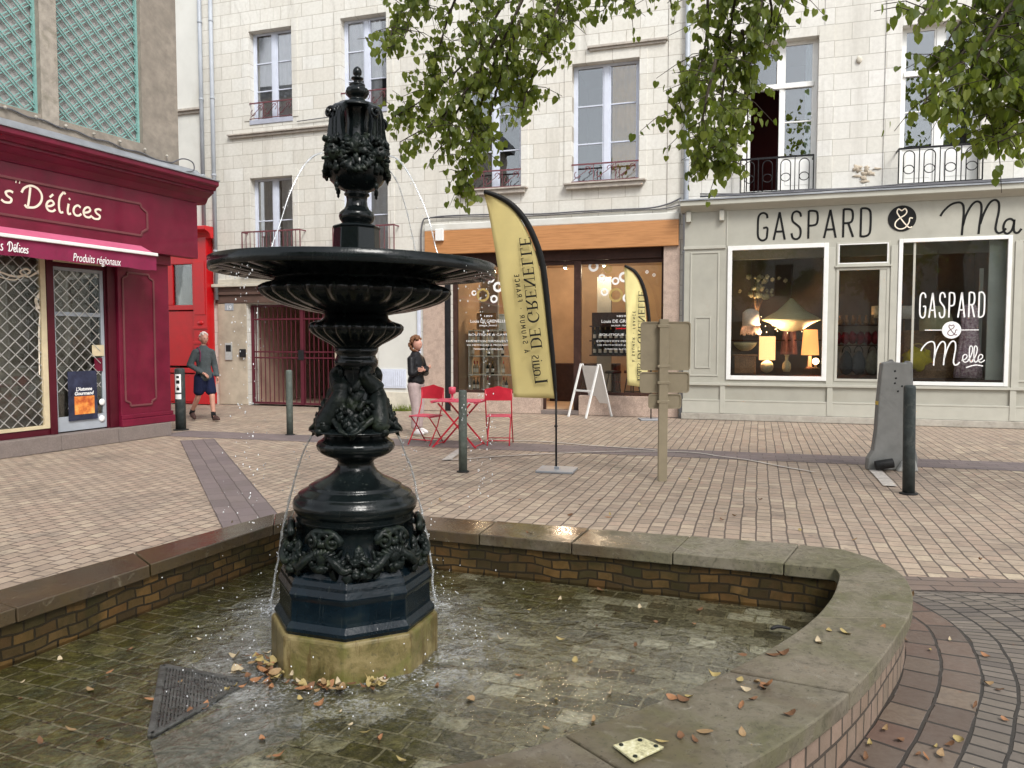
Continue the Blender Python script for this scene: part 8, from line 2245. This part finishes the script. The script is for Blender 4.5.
for (px, py) in [(918,755),(935,748),(950,745),(975,706),(985,656),(987,684),(930,650),(925,757),(870,745),(858,716),(841,712),(832,745),(900,740),(893,695),(722,520),(725,514),(735,516),(800,530),(855,540),(880,700),(905,624),(912,596),(905,640),(950,640),(940,755),(960,740),(1000,690),(760,500),(690,480),(820,490),(580,505),(600,500),(570,515),(520,500),(440,500),(640,505),(850,470),(980,560),(1005,720),(885,730),(866,758)]:
    if 640 < py and px < 900 and py < 720: continue
    leaf_at(ground(px, py, .012), random.uniform(.05, .085), LG[0].replace('outside the basin', 'beside the curved basin wall' if py > 590 else 'beyond the far basin wall'), LG[1])
for j, o in enumerate(protos):
    if not used[j]: bpy.data.objects.remove(o)
# broken stick, drain grate, plaque
p = ground(781, 631, WZ); k = MB(); k.tube(catmull([(-.055, 0, .012), (-.01, .012, .02), (.05, -.004, .014)], 4), [.007, .010, .011, .010, .010, .009, .009, .008, .006][:9], 7)
o = k.build('stick', M['rubber'], None, label='short black stick lying in the shallow water at the right end of the basin', cat='stick'); o.location = p
zg = .026; c4 = [ground(*q, zg) for q in [(161,668),(243,684),(152,733),(160,669)]]
A_, B_, C4 = ground(163, 667, zg), ground(246, 683, zg), ground(151, 737, zg)
M['grate'] = plain('wet_grey_grate', (.075,.075,.07), .3, .4, 30, .6, dirt=(.03,.028,.02), spec=.5)
gr = empty('drain_grate', A_, 0, label='dark triangular drain grate in the basin floor with leaves caught on its edge', cat='grate'); 
a, b, c = Vector((0,0,0)), B_ - A_, C4 - A_
k = MB()
for s_, e_ in ((a, b), (b, c), (c, a)): k.bar(s_ + Vector((0,0,.006)), e_ + Vector((0,0,.006)), .028, .014, up=(0, 0, 1))
k.build('frame', M['grate'], gr, bevel=.004)
k = MB()
for i in range(1, 26):
    t = i / 26; s_ = a.lerp(b, t); e_ = c.lerp(b, t); k.bar(s_ + Vector((0,0,.005)), e_ + Vector((0,0,.005)), .008, .008, up=(0, 0, 1))
for i in range(1, 9):
    t = i / 9; s_ = a.lerp(c, t); e_ = b.lerp(c, t); k.bar(s_ + Vector((0,0,.003)), e_ + Vector((0,0,.003)), .006, .008, up=(0, 0, 1))
k.build('mesh_bars', M['grate'], gr)
k = MB(); k.slab([(v.x - A_.x, v.y - A_.y) for v in (A_, B_, C4)], -.012, -.008); k.build('sump', M['rubber'], gr)
q4 = [ground(*q, HC + .004) for q in [(613,747),(641,739),(664,749),(634,763)]]
pl = empty('plaque', q4[0], 0, label='small yellow square plaque screwed onto the stone coping', cat='plaque')
k = MB(); k.slab([((v - q4[0]).x, (v - q4[0]).y) for v in q4], 0, .008); m = Mat('tarnished_yellow_plaque'); n = m.noise(50, 4, .7); m.set(color=m.ramp(n, [(.35, (.28,.26,.16)), (.5, (.55,.52,.30)), (.65, (.70,.68,.50))]), rough=.4, metal=.2)
k.build('plate', m.m, pl, bevel=.002)
for j in range(4): v = (q4[j] - q4[0]) * .84 + (q4[(j+2) % 4] - q4[0]) * .16; k = MB(); k.lathe([(.008, .008), (.007, .011), (.002, .012)], 10, (v.x, v.y, 0)); k.build('screw', M['iron_orn'], pl)
# grass tuft by the wall
k = MB(); random.seed(5); pg = ground(404, 411)
for _ in range(150):
    x, y = random.gauss(0, .16), random.gauss(0, .05); h = random.uniform(.05, .2); d = Vector((random.gauss(0, .05), random.gauss(0, .04), h)); b = Vector((x, y, 0)); s_ = Vector((.008, 0, 0))
    k.add([b - s_, b + s_, b + d], [(0, 1, 2)])
o = k.build('weeds', M['leaf'], None, label='tuft of green weeds at the foot of the wall left of the wine shop', cat='weeds', kind='stuff'); o.location = pg
